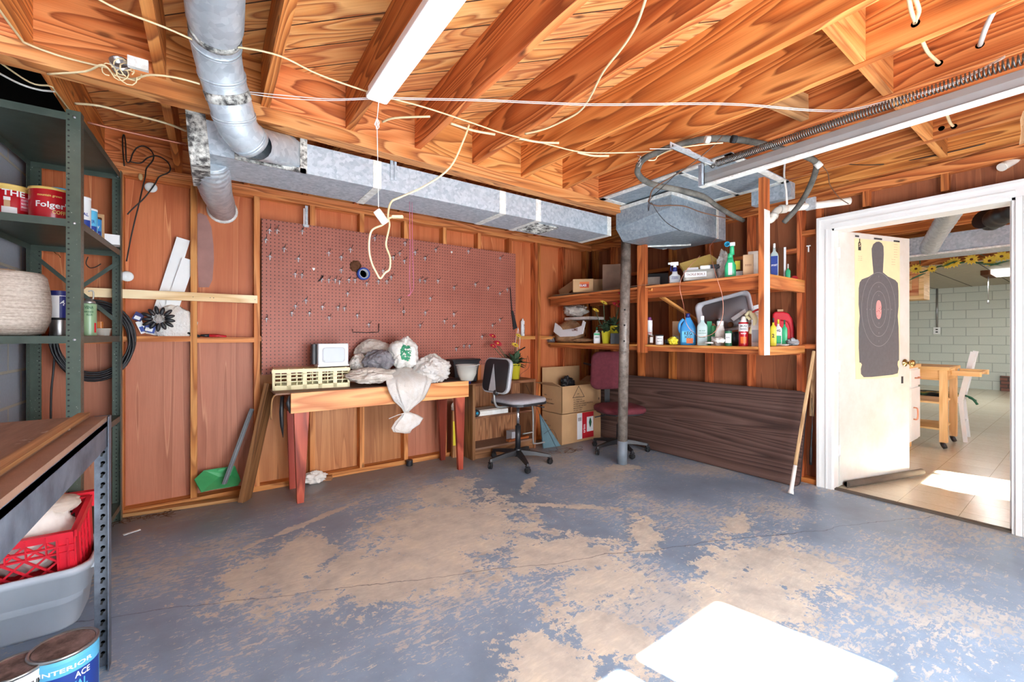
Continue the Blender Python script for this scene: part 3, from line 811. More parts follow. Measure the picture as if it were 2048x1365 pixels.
# ------------------------------------------------------------------ ducts, tubes, lamp and door track under the joists
DF, DBk, DZ0, DZ1 = 2.56, 2.92, 2.105, 2.27
du = thing('duct_trunk', 'long rectangular galvanised duct hung below the joists along the back of the garage', 'duct', (1.4, 2.7, DZ0))
b = MB(); b.box((-0.06, DF, DZ0), (2.925, DBk, DZ1)); b.build('duct_body', M['galv'], du, world=True)
b = MB(); b.prism([(-0.10, 2.33), (-0.02, 2.30), (0.0, 2.08), (0.0, 2.045), (-0.075, 2.035), (-0.085, 2.10)], -DBk, -DF + 0.004, Matrix(((1,0,0,0),(0,0,-1,0),(0,1,0,0),(0,0,0,1))))
b.build('end_flange', M['moldtape'], du, world=True, label='white tape with black mould on the duct end')
for x, wd in ((0.80, 0.05), (1.72, 0.055), (2.06, 0.05), (2.875, 0.05)):
    b = MB(); b.box((x, DF - 0.003, DZ0 - 0.003), (x + wd, DBk + 0.003, DZ0)); b.box((x, DF - 0.003, DZ0), (x + wd, DF, DZ1 + 0.0)); b.build('seam_tape', M['tape'], du, world=True)
b = MB(); b.box((0.905, DF - 0.006, 2.17), (0.925, DF - 0.001, 2.30)); b.box((0.93, DF - 0.006, 2.175), (0.945, DF - 0.001, 2.29)); b.build('hanger_strap', M['galv'], du, world=True)
b = MB(); b.box((2.10, DF + 0.05, DZ0 - 0.012), (2.34, DBk - 0.06, DZ0 - 0.001))
for k in range(9): b.box((2.115, DF + 0.07 + k * 0.025, DZ0 - 0.016), (2.325, DF + 0.078 + k * 0.025, DZ0 - 0.01))
b.build('register', M['moldtape'], du, world=True)
# side boot where the round pipe joins
b = MB()
B0 = Vector((0.17, DF, 0)); 
b.box((0.10, DF - 0.012, 2.10), (0.43, DF - 0.004, 2.125)); b.box((0.10, DF - 0.012, 2.125), (0.13, DF - 0.004, 2.20)); b.box((0.40, DF - 0.012, 2.10), (0.435, DF - 0.004, 2.315))
b.build('boot_tape', M['moldtape'], du, world=True)
b = MB()
boot = [((0.10 + 0.30 * (0.5 + 0.5 * math.cos(a)) if 0 else 0), 0) for a in (0,)]
n = 20; rect = []; circ = []
for k in range(n):
    a = 2 * PI * k / n; c_, s_ = math.cos(a), math.sin(a); q = 1 / max(abs(c_), abs(s_))
    rect.append(Vector((0.265 + 0.135 * c_ * q, DF - 0.006, 2.205 + 0.085 * s_ * q)))
    circ.append(Vector((0.165 + 0.085 * c_, 2.40, 2.145 + 0.085 * s_)))
b.add(rect + circ, [(k, (k+1) % n, n + (k+1) % n, n + k) for k in range(n)], None, True)
b.build('boot', M['galvtube'], du, world=True)

pp = thing('round_duct_pipe', 'fat round galvanised duct pipe bending down from the joists to the rectangular duct', 'duct pipe', (0.05, 2.2, 2.3))
path = [(0.0, 1.15, 2.42), (0.005, 1.60, 2.415), (0.015, 1.90, 2.40), (0.02, 2.08, 2.375), (0.045, 2.20, 2.315), (0.075, 2.27, 2.245), (0.105, 2.34, 2.18), (0.165, 2.41, 2.145)]
sp_ = spline(path, 5)
rr = [0.092 if p.y < 1.98 else 0.086 for p in sp_]
b = MB(); b.tube(sp_, rr, 28); b.build('pipe', M['galvtube'], pp, world=True)
def ring(name, i, mat, dr=0.004, wd=1):
    b = MB(); b.tube([sp_[k] for k in range(i, i + wd + 1)], [rr[i] + dr] * (wd + 1), 28); return b.build(name, mat, pp, world=True)
for i in (14, 19, 27, 33): 
    d_ = (sp_[i+1] - sp_[i]).normalized(); p = sp_[i]
    b = MB(); b.tube([p, p + d_ * 0.008], rr[i] + 0.004, 28); b.tube([p + d_ * 0.014, p + d_ * 0.018], rr[i] + 0.003, 28); b.build('seam_ring', M['galvtube'], pp, world=True)
ring('mould_band', 22, M['moldtape'], 0.003, 2).__setitem__('label', 'tape band stained black with mould')
d_ = (sp_[13] - sp_[12]).normalized(); MB().tube([sp_[12], sp_[12] + d_ * 0.03], rr[12] + 0.002, 28).build('mould_band', M['moldtape'], pp, world=True)
# flexible tube from the duct end to the wall
ft = thing('foil_tube', 'wrinkled silver foil tube running from the duct end into the plywood wall', 'duct pipe', (0.02, 3.2, 2.1))
pth = spline([(-0.0, 2.72, 2.14), (0.01, 2.85, 2.10), (0.03, 3.2, 2.10), (0.06, 3.6, 2.14), (0.075, 3.88, 2.16)], 14)
b = MB(); b.tube(pth, [0.082 + 0.004 * ((k * 7) % 3 - 1) for k in range(len(pth))], 22); b.build('tube', M['galvtube'], ft, world=True)
b = MB(); b.lathe([(0.085, 0), (0.10, 0.0), (0.10, 0.004), (0.085, 0.012)], (0.075, YB + 0.086, 2.16), 22, Matrix.Rotation(R(90), 4, 'X')); b.build('wall_collar', M['tape'], ft, world=True)

# plenum box beneath the joists
pl = thing('plenum_box', 'tapered galvanised plenum box hanging above the steel pole', 'duct box', (3.3, 2.2, 2.05))
X0, X1, Y0, Y1 = 2.925, 3.60, 1.95, 2.50
V = [(X0,Y0,2.34),(X1,Y0,2.34),(X1,Y1,2.34),(X0,Y1,2.34),(X0,Y0,2.215),(X1,Y0,2.20),(X1,Y1,2.2),(X0,Y1,2.15),(X0+0.11,Y0,2.05),(X1-0.02,Y0-0.01,2.05),(X1-0.02,Y1,2.05),(X0+0.09,Y1,2.05)]
F = [(0,1,5,4),(1,2,6,5),(2,3,7,6),(3,0,4,7),(4,5,9,8),(5,6,10,9),(6,7,11,10),(7,4,8,11),(8,9,10,11),(0,3,2,1)]
b = MB(); b.add(V, F); b.build('box', M['pan'], pl, world=True)
b = MB(); b.bar((X0 - 0.004, Y0 - 0.004, 2.322), (X1, Y0 - 0.004, 2.322), 0.008, 0.028); b.bar((X0 - 0.004, Y0 - 0.004, 2.322), (X0 - 0.004, Y1, 2.322), 0.008, 0.028)
b.build('seam_tape', M['tape'], pl, world=True); b = MB(); b.box((X1 - 0.03, Y0 - 0.012, 2.05), (X1 + 0.004, Y0 - 0.006, 2.33)); b.build('seam_tape', M['tape'], pl, world=True); b = MB(); b.box((X1 + 0.002, Y1 - 0.05, 2.05), (X1 + 0.006, Y1, 2.33))
b.build('seam_tape', M['tape'], pl, world=True); b = MB(); b.bar((X1 - 0.28, Y1 - 0.01, 2.047), (X1 + 0.005, Y1 - 0.3, 2.047), 0.004, 0.02); b.build('seam_tape', M['tape'], pl, world=True)
b = MB(); b.box((X1 + 0.003, Y0 + 0.03, 2.07), (X1 + 0.20, Y1, 2.34)); b.build('side_box', M['galv'], pl, world=True)

pn = thing('sheet_metal_pan', 'flat sheet metal pan with white taped edges nailed under the joists', 'duct panel', (3.06, 1.9, 2.35))
P0, P1, Q0, Q1 = 2.65, 3.49, 1.345, 2.44
b = MB(); b.box((P0, Q0, 2.352), (P1, Q1, 2.358)); b.build('sheet', M['pan'], pn, world=True)
b = MB(); 
for lo, hi in (((P0, Q0, 2.345), (P0 + 0.045, Q1, 2.352)), ((P1 - 0.045, Q0, 2.345), (P1, Q1, 2.352)), ((P0, Q0, 2.345), (P1, Q0 + 0.045, 2.352)), ((P0, Q1 - 0.045, 2.345), (P1, Q1, 2.352)), ((P0, 2.0 - 0.3, 2.345), (P1, 2.0 - 0.27, 2.352))): b.box(lo, hi)
b.build('edge_tape', M['tape'], pn, world=True)
tt = thing('metal_duct_stub', 'small upright galvanised duct stub beside the taped pan', 'duct box', (3.58, 1.45, 2.2)); b = MB(); b.box((3.505, 1.34, 2.24), (3.58, 1.62, 2.355)); b.build('stub', M['galv'], tt, world=True)

# fluorescent strip
fl = thing('strip_light', 'long white fluorescent strip light fixed lengthwise under a joist', 'light', (0.632, 1.1, 2.36))
b = MB(); b.rbox((0.582, 0.75, 2.306), (0.682, 1.975, 2.325), 0.01); b.box((0.592, 0.755, 2.325), (0.672, 1.97, 2.36)); b.build('housing', M['white'], fl, world=True, bevel=0.003)
M['tubeglow'] = NT('lamp_diffuser').m; q = M['tubeglow'].node_tree.nodes['Principled BSDF']; q.inputs['Base Color'].default_value = (1, 1, 1, 1); q.inputs['Emission Color'].default_value = (1, 1, 1, 1); q.inputs['Emission Strength'].default_value = 0.8
MB().rbox((0.587, 0.76, 2.298), (0.677, 1.965, 2.306), 0.01).build('diffuser', M['tubeglow'], fl, world=True)
# its pull cord with a white socket adapter
pc = thing('hanging_cord_socket', 'white plug adapter hanging on a string from the strip light', 'cord', (0.655, 1.96, 2.30))
def tube_obj(name, pts, r, m, par, n=6, sub=5, world=True, **kw):
    b = MB(); b.tube(spline(pts, sub) if sub > 1 else pts, r, n); return b.build(name, m, par, world=world, **kw)
k1 = on(754, 240, t=1.98); k2 = on(757, 415, t=1.99)
tube_obj('string', [(0.64, 1.96, 2.306), k1, k2], 0.0018, M['string'], pc, sub=1)
b = MB(); 
for k in range(7): 
    a = k * 0.9; b.tube([k1 + Vector((0, 0, 0.01)), k1 + Vector((0.012 * math.cos(a), 0.01 * math.sin(a), -0.01 - 0.004 * k)), k1 + Vector((0.005 * math.cos(a * 2), 0, -0.03 - 0.003 * k))], 0.0015, 5)
b.build('knot', M['string'], pc, world=True)
A0 = on(754, 422, t=1.99); A1 = on(771, 446, t=1.99)
b = MB(); b.bar(A0, A1, 0.035, 0.036); b.build('adapter', M['romexwhite'], pc, world=True, bevel=0.006)
# cream cable looped from it
lc = thing('looped_cream_cable', 'cream cable hanging in a long loop in front of the pegboard', 'cable', on(760, 500, t=1.99))
q = [(806,434),(790,433),(772,440),(765,450),(743,462),(738,495),(743,525),(755,550),(761,557),(770,546),(779,538),(780,515),(772,490),(777,462),(779,448),(776,430),(782,405),(800,395),(850,372),(900,335),(928,278),(938,250)]
tube_obj('cable', [on(x, y, t=1.97 + 0.012 * k if k < 15 else 2.02 + 0.02 * (k - 14)) for k, (x, y) in enumerate(q)], 0.0048, M['romex'], lc, n=7)
b = MB(); b.bar(on(785, 434, t=1.96), on(806, 434, t=1.96), 0.016, 0.012); b.build('connector', M['romex'], lc, world=True)
ps = thing('pink_string_loop', 'thin pink string hanging in a long double loop before the pegboard', 'string', on(820, 420, t=2.5))
tube_obj('string', [on(x, y, y=2.70) for x, y in ((819,403),(820,500),(819,560),(821,588),(815,592),(818,590),(826,580),(827,560),(825,500),(824,403))], 0.0016, M['pinkstring'], ps, sub=3)

# cables strung across the ceiling
def cable(label, pts, r, mat, z=None, name='ceiling_cable', cat='cable', group=None, **kw):
    P = []
    for p in pts:
        if len(p) == 3: P.append(on(p[0], p[1], t=p[2]) if p[2] < 10 else on(p[0], p[1], z=p[2] - 10))
        else: P.append(on(p[0], p[1], z=z))
    o = thing(name, label, cat, P[0], group=group)
    tube_obj('sheath', P, r, mat, o)
    return o
zc = 2.345
cable('long pale cable slanting below the joists from the top left to the grey hose', [(165,-20),(235,18),(330,55),(420,92),(480,95),(560,112),(640,150),(750,188),(850,215),(950,248),(1010,268),(1100,290),(1160,304),(1230,306),(1310,303)], 0.0038, M['romex'], zc)
for dz, lb in ((0.0, 'upper of two white wires stretched level across the joists to the door track'), (0.006, 'lower of two white wires stretched level across the joists to the door track')):
    dd = 3.0 * (dz > 0)
    cable(lb, [(490,183+dd),(560,190+2*dd),(660,198+dd),(760,195+dd),(860,197+dd),(960,199+dd),(1100,205+dd),(1200,208+dd),(1400,206+dd),(1500,209+dd),(1620,219+dd),(1700,218+dd),(1800,195+dd),(1900,168+dd),(2010,112+dd)], 0.0019, M['string'], 2.33 - dz, name='stretched_wire', cat='wire')
cable('cream cable hanging from the upper joists down past the joist ends', [(1297,-20),(1275,45),(1250,88),(1215,132),(1200,155),(1180,195),(1160,222),(1130,240),(1090,258),(1050,268)], 0.0052, M['romex'], 2.345)
cable('cream cable running along the plate at the upper left into the junction box', [(-10,8),(40,75),(55,88),(120,112),(190,130),(215,135)], 0.0042, M['romex'], 2.33)
cable('cream cable lying along the plate from the junction box to the round pipe', [(95,148),(170,143),(205,130),(230,150),(265,158),(300,150),(350,155),(400,168)], 0.004, M['romex'], 2.275)
cable('cream cable drooping in the dark corner above the green rack', [(-10,118),(60,165),(100,172),(110,182),(140,222)], 0.004, M['romex'], 2.36)
cable('pale cable slung in the dark attic corner', [(-10,142),(40,168),(80,180),(110,183)], 0.0045, M['romexwhite'], 2.36)
for k, (x0, y0, x1, y1, lb) in enumerate(((902,247,990,269,'short cream cable stub poking over the fourth joist gap'), (1038,277,1118,286,'short cream cable stub lying between two joist ends'), (1155,305,1218,312,'short bent cream cable stub beside the grey hose'))):
    cable(lb, [(x0,y0),((x0+x1)/2,(y0+y1)/2+3),(x1,y1)], 0.0065, M['romex'], 2.34, name='cable_stub')
cable('short cream cable stub sticking out of the block by the string', [(765,244),(790,236),(860,233)], 0.0055, M['romex'], 2.345, name='cable_stub')
cable('cream cable draped along the rafters behind the green rack toward the duct', [(150,207),(200,212),(260,228),(330,246),(372,262)], 0.006, M['romex'], 2.348, name='rafter_cable')
cable('thin copper pipe running behind the green rack toward the duct end', [(175,245),(260,265),(372,289)], 0.006, M['copper'], 2.348, name='thin_pipe', cat='pipe')
# looped cables in the right-hand joist bays, through drilled holes
for pts, mt, lb in ((((1815,-20),(1822,20),(1831,45)), 'romex', 'cream cable dropping through a hole in the joist at the top'),
                    (((1822,-20),(1838,20),(1829,46)), 'romex', 'cream cable bowed beside the one at the top joist hole'),
                    (((1843,78),(1856,105),(1878,126)), 'romex', 'flat cream cable entering a drilled hole in the second joist'),
                    (((1990,18),(1972,55),(1960,90)), 'romexwhite', 'flat white cable entering a drilled joist hole at far right'),
                    (((1892,225),(1900,245),(1906,252)), 'romex', 'short cream cable loop in a hole below the spring')):
    cable(lb, pts, 0.009 if mt == 'romexwhite' else 0.007, M[mt], 2.40, name='joist_cable')
for x, y in ((1831,47),(1878,127),(1960,90),(1908,253),(1883,257)):
    p = on(x, y, z=2.42); o = thing('joist_hole', 'drilled dark hole in the side of a joist', 'hole', p, group='drilled cable holes in the joists')
    # a short dark grommet on the joist face
    xf = min(JX, key=lambda a: abs(a - p.x)); pp2 = on(x, y, x=xf - 0.001)
    o.location = pp2; MB().lathe([(0.0001, 0), (0.014, 0)], (0, 0, 0), 12, Matrix.Rotation(R(-90), 4, 'Y')).build('rim', M['darkhole'], o)

# junction box and wire tangle on the plate
jb = thing('junction_box_tangle', 'open junction box with a tangle of cream wires on the ceiling plate', 'electrical box', on(238, 130, z=2.30))
c0 = on(240, 132, z=2.31); b = MB()
b.lathe([(0.0001,-0.02),(0.03,-0.02),(0.032,0.02),(0.028,0.02),(0.026,-0.012)], c0, 14, Matrix.Rotation(R(70), 4, 'X')); b.build('box', M['tin'], jb, world=True)
random.seed(5); b = MB()
for k in range(6):
    c1 = c0 + Vector((random.uniform(-.03,.04), -0.02, random.uniform(-.05,.0))); r1 = random.uniform(.018,.035)
    a0 = random.uniform(0, 6); b.tube([c1 + Vector((r1*math.cos(a0+t_*0.55), 0.01*math.sin(t_), r1*math.sin(a0+t_*0.55))) for t_ in range(11)], 0.0022, 6)
b.build('wire', M['romex'], jb, world=True)
jd = thing('metal_box_cover', 'small rusty metal box cover beside the wire tangle', 'box cover', on(277, 130, z=2.32)); b = MB(); c0 = on(277, 131, z=2.315)
b.box(c0 + Vector((-0.032, -0.02, -0.02)), c0 + Vector((0.032, 0.0, 0.022))); b.build('cover', M['tape'], jd, world=True)

# sprung garage-door track
TX = 2.46
tk = thing('door_track', 'long grey garage door track running across the upper right', 'track', (TX, 1.44, 2.16))
prof = [(-0.012, -0.035), (0.03, -0.035), (0.03, -0.03), (-0.006, -0.03), (-0.008, 0.0), (-0.006, 0.026), (0.01, 0.034), (0.01, 0.04), (-0.012, 0.03), (-0.016, 0.0)]
Mx = Matrix(((1,0,0,TX),(0,0,1,0),(0,1,0,2.165),(0,0,0,1)))
b = MB(); b.prism(prof, -1.1, 1.44, Mx); b.build('rail', M['greysteel'], tk, world=True)
b = MB(); b.box((TX - 0.02, -1.1, 2.122), (TX + 0.03, 1.44, 2.130)); b.build('lip', M['tape'], tk, world=True)
b = MB(); b.box((TX - 0.03, 1.40, 2.12), (TX - 0.022, 1.435, 2.25)); b.box((TX - 0.05, 1.40, 2.12), (TX - 0.022, 1.404, 2.25)); b.build('hanger', M['galv'], tk, world=True)
# punched angle: dark slots as real gaps between short strips
b = MB(); xa, xb_ = 2.05, 2.48
b.box((xa, 1.372, 2.262), (xb_, 1.376, 2.270)); b.box((xa, 1.372, 2.235), (xb_, 1.376, 2.243)); b.box((xa, 1.34, 2.235), (xb_, 1.376, 2.238))
for k in range(15): b.box((xa + k * 0.0307, 1.372, 2.243), (xa + k * 0.0307 + 0.014, 1.376, 2.262))
b.build('punched_angle', M['steelstrip'], tk, world=True)
sg = thing('extension_spring', 'long dull coil spring stretched beside the garage door track', 'spring', (TX, 1.32, 2.225))
pts = []; N = 1500; y = 1.33
for k in range(N):
    a = 2 * PI * k / 12.0; u = k / N; y = 1.33 - 1.30 * (0.75 * u + 0.25 * u * u)
    pts.append((TX - 0.01 + 0.019 * math.cos(a), y, 2.232 + 0.019 * math.sin(a)))
b = MB(); b.tube(pts, 0.0028, 5); b.build('coil', M['spring'], sg, world=True)
b = MB(); b.tube([(TX - 0.01, 1.33, 2.22), (TX - 0.01, 1.36, 2.222), (TX - 0.012, 1.38, 2.24)], 0.003, 6); b.sphere((TX - 0.01, 1.355, 2.222), 0.011); b.build('eye_bolt', M['spring'], sg, world=True)
cable('thin cable drooping from the spring eye', [(1422,330,2.5),(1395,318,2.5),(1380,300,2.45),(1360,298,2.4),(1300,298,2.3)], 0.0018, M['string'], name='spring_cable')

# grey insulated hose loop
hs = thing('insulated_hose_loop', 'thick grey insulated hose looping under the taped pan', 'hose', (2.6, 1.6, 2.3))
hp = [(1276,333,2.30),(1288,318,2.31),(1313,306,2.325),(1351,292,2.33),(1406,279,2.335),(1461,278,2.335),(1515,286,2.335),(1570,300,2.33),(1611,313,2.32),(1632,326,2.30),(1629,350,2.25),(1614,385,2.18),(1595,415,2.12),(1568,445,2.07)]
tt_ = [2.6,2.55,2.5,2.45,2.42,2.42,2.48,2.55,2.66,2.76,2.85,2.95,3.05,3.15]
h1 = [on(x, y, t=t_) for (x, y, z_), t_ in zip(hp, tt_)]
h2 = [on(x, y, t=t_) for (x, y), t_ in zip([(1278,332),(1275,345),(1287,360),(1313,371),(1362,381),(1406,393),(1433,412),(1461,429),(1486,441)], (2.6,2.62,2.64,2.68,2.72,2.8,2.95,3.1,3.3))]
b = MB(); b.tube(spline(h1, 6), 0.0185, 12); b.build('hose', M['hose'], hs, world=True)
b = MB(); b.tube(spline(h2, 6), [0.0185 - 0.002 * (k > 30) for k in range(len(spline(h2, 6)))], 12); b.build('hose', M['hose'], hs, world=True)
for x, y, t_ in ((1463,278,2.3),(1410,279,2.35),(1632,325,2.75)):
    c0 = on(x, y, t=t_); c1 = on(x + 9, y + (1 if x < 1600 else 9), t=t_); MB().tube([c0, c1], 0.0205, 12).build('tape_wrap', M['blackmatte'] if x == 1463 else M['tape'], hs, world=True)
b = MB(); c0 = on(1275, 318, t=2.5)
for k in range(3): b.tube([c0 + Vector((0, 0.0, 0.02 - 0.02 * k)), c0 + Vector((0.006, -0.02, 0.01 - 0.02 * k)), c0 + Vector((0.012, 0, -0.005 - 0.02 * k))], 0.002, 5)
b.build('hanging_chain', M['zinc'], hs, world=True)
for lb, pts, r, m in (('thin brown cable crossing the grey hose down to the plenum', [(1445,272,2.35),(1420,298,2.4),(1370,338,2.5),(1310,375,2.6),(1300,395,2.65),(1298,405,2.65),(1315,412,2.65),(1340,411,2.7),(1370,413,2.75),(1400,424,2.85),(1440,434,2.9),(1468,440,3.0)], 0.004, 'darkbrownwire'),
                      ('thin dark wire dropping across the plenum face', [(1360,341,2.45),(1330,370,2.5),(1300,400,2.6),(1297,422,2.6),(1302,405,2.62),(1315,425,2.65),(1335,447,2.7),(1361,462,2.8)], 0.0022, 'blackwire'),
                      ('cream wire bent round behind the grey hose', [(1296,321,2.5),(1310,320,2.5),(1318,311,2.5),(1350,298,2.4),(1400,290,2.35),(1446,286,2.33)], 0.0035, 'romex'),
                      ('white cable hanging beside the wooden shelf post', [(1570,322,3.1),(1568,350,3.1),(1572,380,3.1),(1574,410,3.1)], 0.0075, 'romexwhite'),
                      ('brown cable drooping from the hose to the white pipe', [(1635,322,2.8),(1655,345,2.85),(1660,370,2.9),(1678,395,3.0),(1697,408,3.05)], 0.003, 'darkbrownwire'),
                      ('thin cable running along the joists to the upper right corner', [(1640,325,3.0),(1750,330,3.0),(1850,315,2.8),(1960,290,2.6),(2060,262,2.5)], 0.003, 'blackwire'),
                      ('long thin wire hanging in a loop in front of the storage shelves', [(1436,475,3.62),(1424,487,3.45),(1420,500,3.25),(1430,545,3.15),(1444,590,3.15),(1446,625,3.15),(1440,648,3.15),(1425,668,3.15),(1400,674,3.15),(1385,664,3.2),(1372,645,3.2),(1367,610,3.25),(1360,580,3.25),(1362,560,3.25),(1375,538,3.2),(1400,512,3.2)], 0.002, 'copper')):
    cable(lb, pts, r, M[m], name='hanging_cable')

# white drain pipe with trap on the right wall
dp = thing('white_drain_pipe', 'cream plastic drain pipe with a curved trap above the storage shelves', 'pipe', (3.8, 1.4, 2.0))
pts = [on(1700, 402, t=3.15), on(1640, 410, t=3.2), on(1585, 416, t=3.25), on(1562, 418, t=3.25), on(1552, 424, t=3.25), on(1548, 432, t=3.25), on(1541, 440, t=3.25), on(1530, 440, t=3.25)]
b = MB(); b.tube(spline(pts, 5), 0.027, 14); b.build('pipe', M['pvc'], dp, world=True)
b = MB(); b.tube([on(1572, 417.5, t=3.25), on(1560, 419, t=3.25)], 0.033, 14); b.tube([on(1549, 429, t=3.25), on(1546, 435, t=3.25)], 0.033, 14); b.build('coupling', M['pvc'], dp, world=True)
b = MB(); c0 = on(1621, 412, t=3.2); b.box(c0 + Vector((-0.012, -0.034, -0.03)), c0 + Vector((0.012, 0.03, 0.06))); b.build('strap', M['steelstrip'], dp, world=True)
d2 = thing('white_pipe_elbow', 'short cream pipe elbow in the upper right corner by the door', 'pipe', on(2025, 325, t=2.6))
b = MB(); b.tube(spline([on(2003, 335, t=2.6), on(2025, 322, t=2.6), on(2048, 310, t=2.6), on(2075, 300, t=2.6)], 5), 0.026, 14); b.build('pipe', M['pvc'], d2, world=True)
kk = thing('dried_leaf_tag', 'curled tan paper tag hanging at the right edge above the door', 'paper tag', on(2044, 250, t=2.0))
b = MB(); p = [on(2046, 222, t=1.95), on(2040, 240, t=1.95), on(2042, 262, t=1.95), on(2038, 290, t=1.95), on(2050, 285, t=1.97), on(2058, 250, t=1.97)]
b.add(p + [v + Vector((0.002, -0.003, 0)) for v in p], [(0,1,2,3,4,5),(11,10,9,8,7,6)] + [(i,(i+1)%6,6+(i+1)%6,6+i) for i in range(6)]); b.build('tag', M['paperbag'], kk, world=True)

# steel post
pb = on(1244, 928, z=0.0); pt_ = Vector((3.185, 2.60, 2.28))
sp = thing('steel_pole', 'round steel support pole standing on the floor before the maroon chair', 'pole', pb)
mid = pb.lerp(pt_, 0.095)
b = MB(); b.tube([mid, pt_], 0.046, 24); b.build('shaft', M['polesteel'], sp, world=True)
b = MB(); b.tube([pb, mid], 0.047, 24); b.build('painted_foot', M['polebase'], sp, world=True)
e = pb.lerp(pt_, 0.46); b = MB(); b.tube([e, pb.lerp(pt_, 0.464)], 0.0475, 24); b.build('collar_ring', M['polesteel'], sp, world=True)
dirc = (Vector((0, 0, 0)) - pb); dirc.z = 0; dirc.normalize()
for zz in (0.507, 0.572, 0.635):
    c0 = pb.lerp(pt_, zz) + dirc * 0.0458
    b = MB(); b.lathe([(0.0001, 0.0), (0.0085, 0.0)], c0, 12, dirc.to_track_quat('Z', 'Y').to_matrix().to_4x4()); b.build('bolt_hole', M['darkhole'], sp, world=True)

# ------------------------------------------------------------------ builders shared by many small things
def facing(p): return math.atan2(-p[1], -p[0])      # heading from a place toward the room's middle front

def can(name, label, cat, loc, r, h, body, lid=None, bands=(), texts=(), rim='tin', group=None, head=None, lidh=0.012, lidr=1.02, handle=False, sunk=False):
    """bands: (z0, z1, material, a0, a1) as fractions and degrees about the facing side; texts: (string, z, height, material, width, dx_deg)"""
    o = thing(name, label, cat, loc, group=group); a = facing(loc) if head is None else head
    b = MB(); b.lathe([(r*0.98, 0), (r, 0.004), (r, h-0.004), (r*0.98, h)], (0,0,0), 28); b.build('body', M[body], o)
    if sunk:
        b = MB(); b.lathe([(r*0.90, h*0.94), (r*0.90, h), (r*0.97, h+0.004), (r*1.015, h+0.002), (r*1.015, h-0.006)], (0,0,0), 28); b.build('rim', M[rim], o)
        b = MB(); b.lathe([(r*0.90, h+0.0005), (r*0.84, h+0.002), (r*0.80, h-0.003), (0.0001, h-0.003)], (0,0,0), 28); b.build('lid', M[lid], o)
    elif lid:
        b = MB(); b.lathe([(r*lidr, h-lidh*0.6), (r*lidr, h+lidh*0.4), (r*0.94, h+lidh*0.45), (r*0.9, h+lidh*0.2), (0.0001, h+lidh*0.2)], (0,0,0), 28); b.build('lid', M[lid], o)
    for z0, z1, m, d0, d1 in bands:
        b = MB(); wrap_patch(b, r + 0.0006, a + R(d0), a + R(d1), z0*h, z1*h, max(4, int(abs(d1-d0)/12))); b.build('label', M[m], o)
    for s, z, hh, m, wd, dx in texts:
        b = MB(); put_text(b, s, wd, hh, bold=True, bend=(r + 0.0014, a + R(dx), z*h)); b.build('lettering', M[m], o)
    if handle:
        b = MB(); b.tube([(r*1.01*math.cos(a+PI/2+0.0), r*1.01*math.sin(a+PI/2), h*0.82)] + [(r*1.03*math.cos(a+PI/2-PI*k/12), r*1.03*math.sin(a+PI/2-PI*k/12), h*0.82 - 0.06*math.sin(PI*k/12)) for k in range(1, 12)] + [(-r*1.01*math.cos(a+PI/2), -r*1.01*math.sin(a+PI/2), h*0.82)], 0.0015, 5); b.build('wire_handle', M['zinc'], o)
    return o

def bottle(name, label, loc, w_, d_, h, body, cap, rz=None, neck=0.3, nh=0.12, shoulder=0.72, label_m=None, lz=(0.2, 0.6), txt=(), group=None, caph=0.03, cat='bottle', handle=False, lw=0.8):
    """upright bottle with rounded oval section"""
    o = thing(name, label, cat, loc, facing(loc) - PI/2 - PI if rz is None else rz, group)
    hb = h - caph; prof = [(0.46, 0), (0.5, 0.02), (0.5, shoulder), (0.44, shoulder+0.08), (neck*0.62, 1-nh), (neck*0.5, 1.0)]
    b = MB()
    def lay(f, zz): return [(f*w_*math.copysign(abs(math.cos(t))**0.6, math.cos(t)), f*d_*math.copysign(abs(math.sin(t))**0.6, math.sin(t)), zz) for t in [2*PI*k/24 for k in range(24)]]
    vs = []; 
    for f, z in prof:
        vs += lay(f, z*hb)
    n = 24; fs = [(i*n+k, i*n+(k+1)%n, (i+1)*n+(k+1)%n, (i+1)*n+k) for i in range(len(prof)-1) for k in range(n)] + [tuple(range(n))[::-1], tuple(range((len(prof)-1)*n, len(prof)*n))]
    b.add(vs, fs, None, True); b.build('body', M[body], o)
    b = MB(); rc = neck*0.56*min(w_, d_*1.4); b.lathe([(rc, hb-0.004), (rc, h), (rc*0.85, h+0.003)], (0,0,0), 14); b.build('cap', M[cap], o)
    if label_m:
        b = MB(); x = lw*w_*0.5
        b.box((-x, -d_*0.5-0.0015, lz[0]*hb), (x, -d_*0.5+0.001 - 0.004*0, lz[1]*hb)); b.build('label', M[label_m], o)
    for s, z, hh, m, wd in txt:
        b = MB(); put_text(b, s, wd, hh, frameM((0, -d_*0.5-0.0022, z*hb), (1,0,0), (0,0,1)), True); b.build('lettering', M[m], o)
    if handle:
        b = MB(); b.tube(spline([(w_*0.22, 0, hb*0.90), (w_*0.5, 0, hb*0.84), (w_*0.56, 0, hb*0.66), (w_*0.46, 0, hb*0.56)], 4), w_*0.085, 10); b.build('handle', M[body], o)
    return o

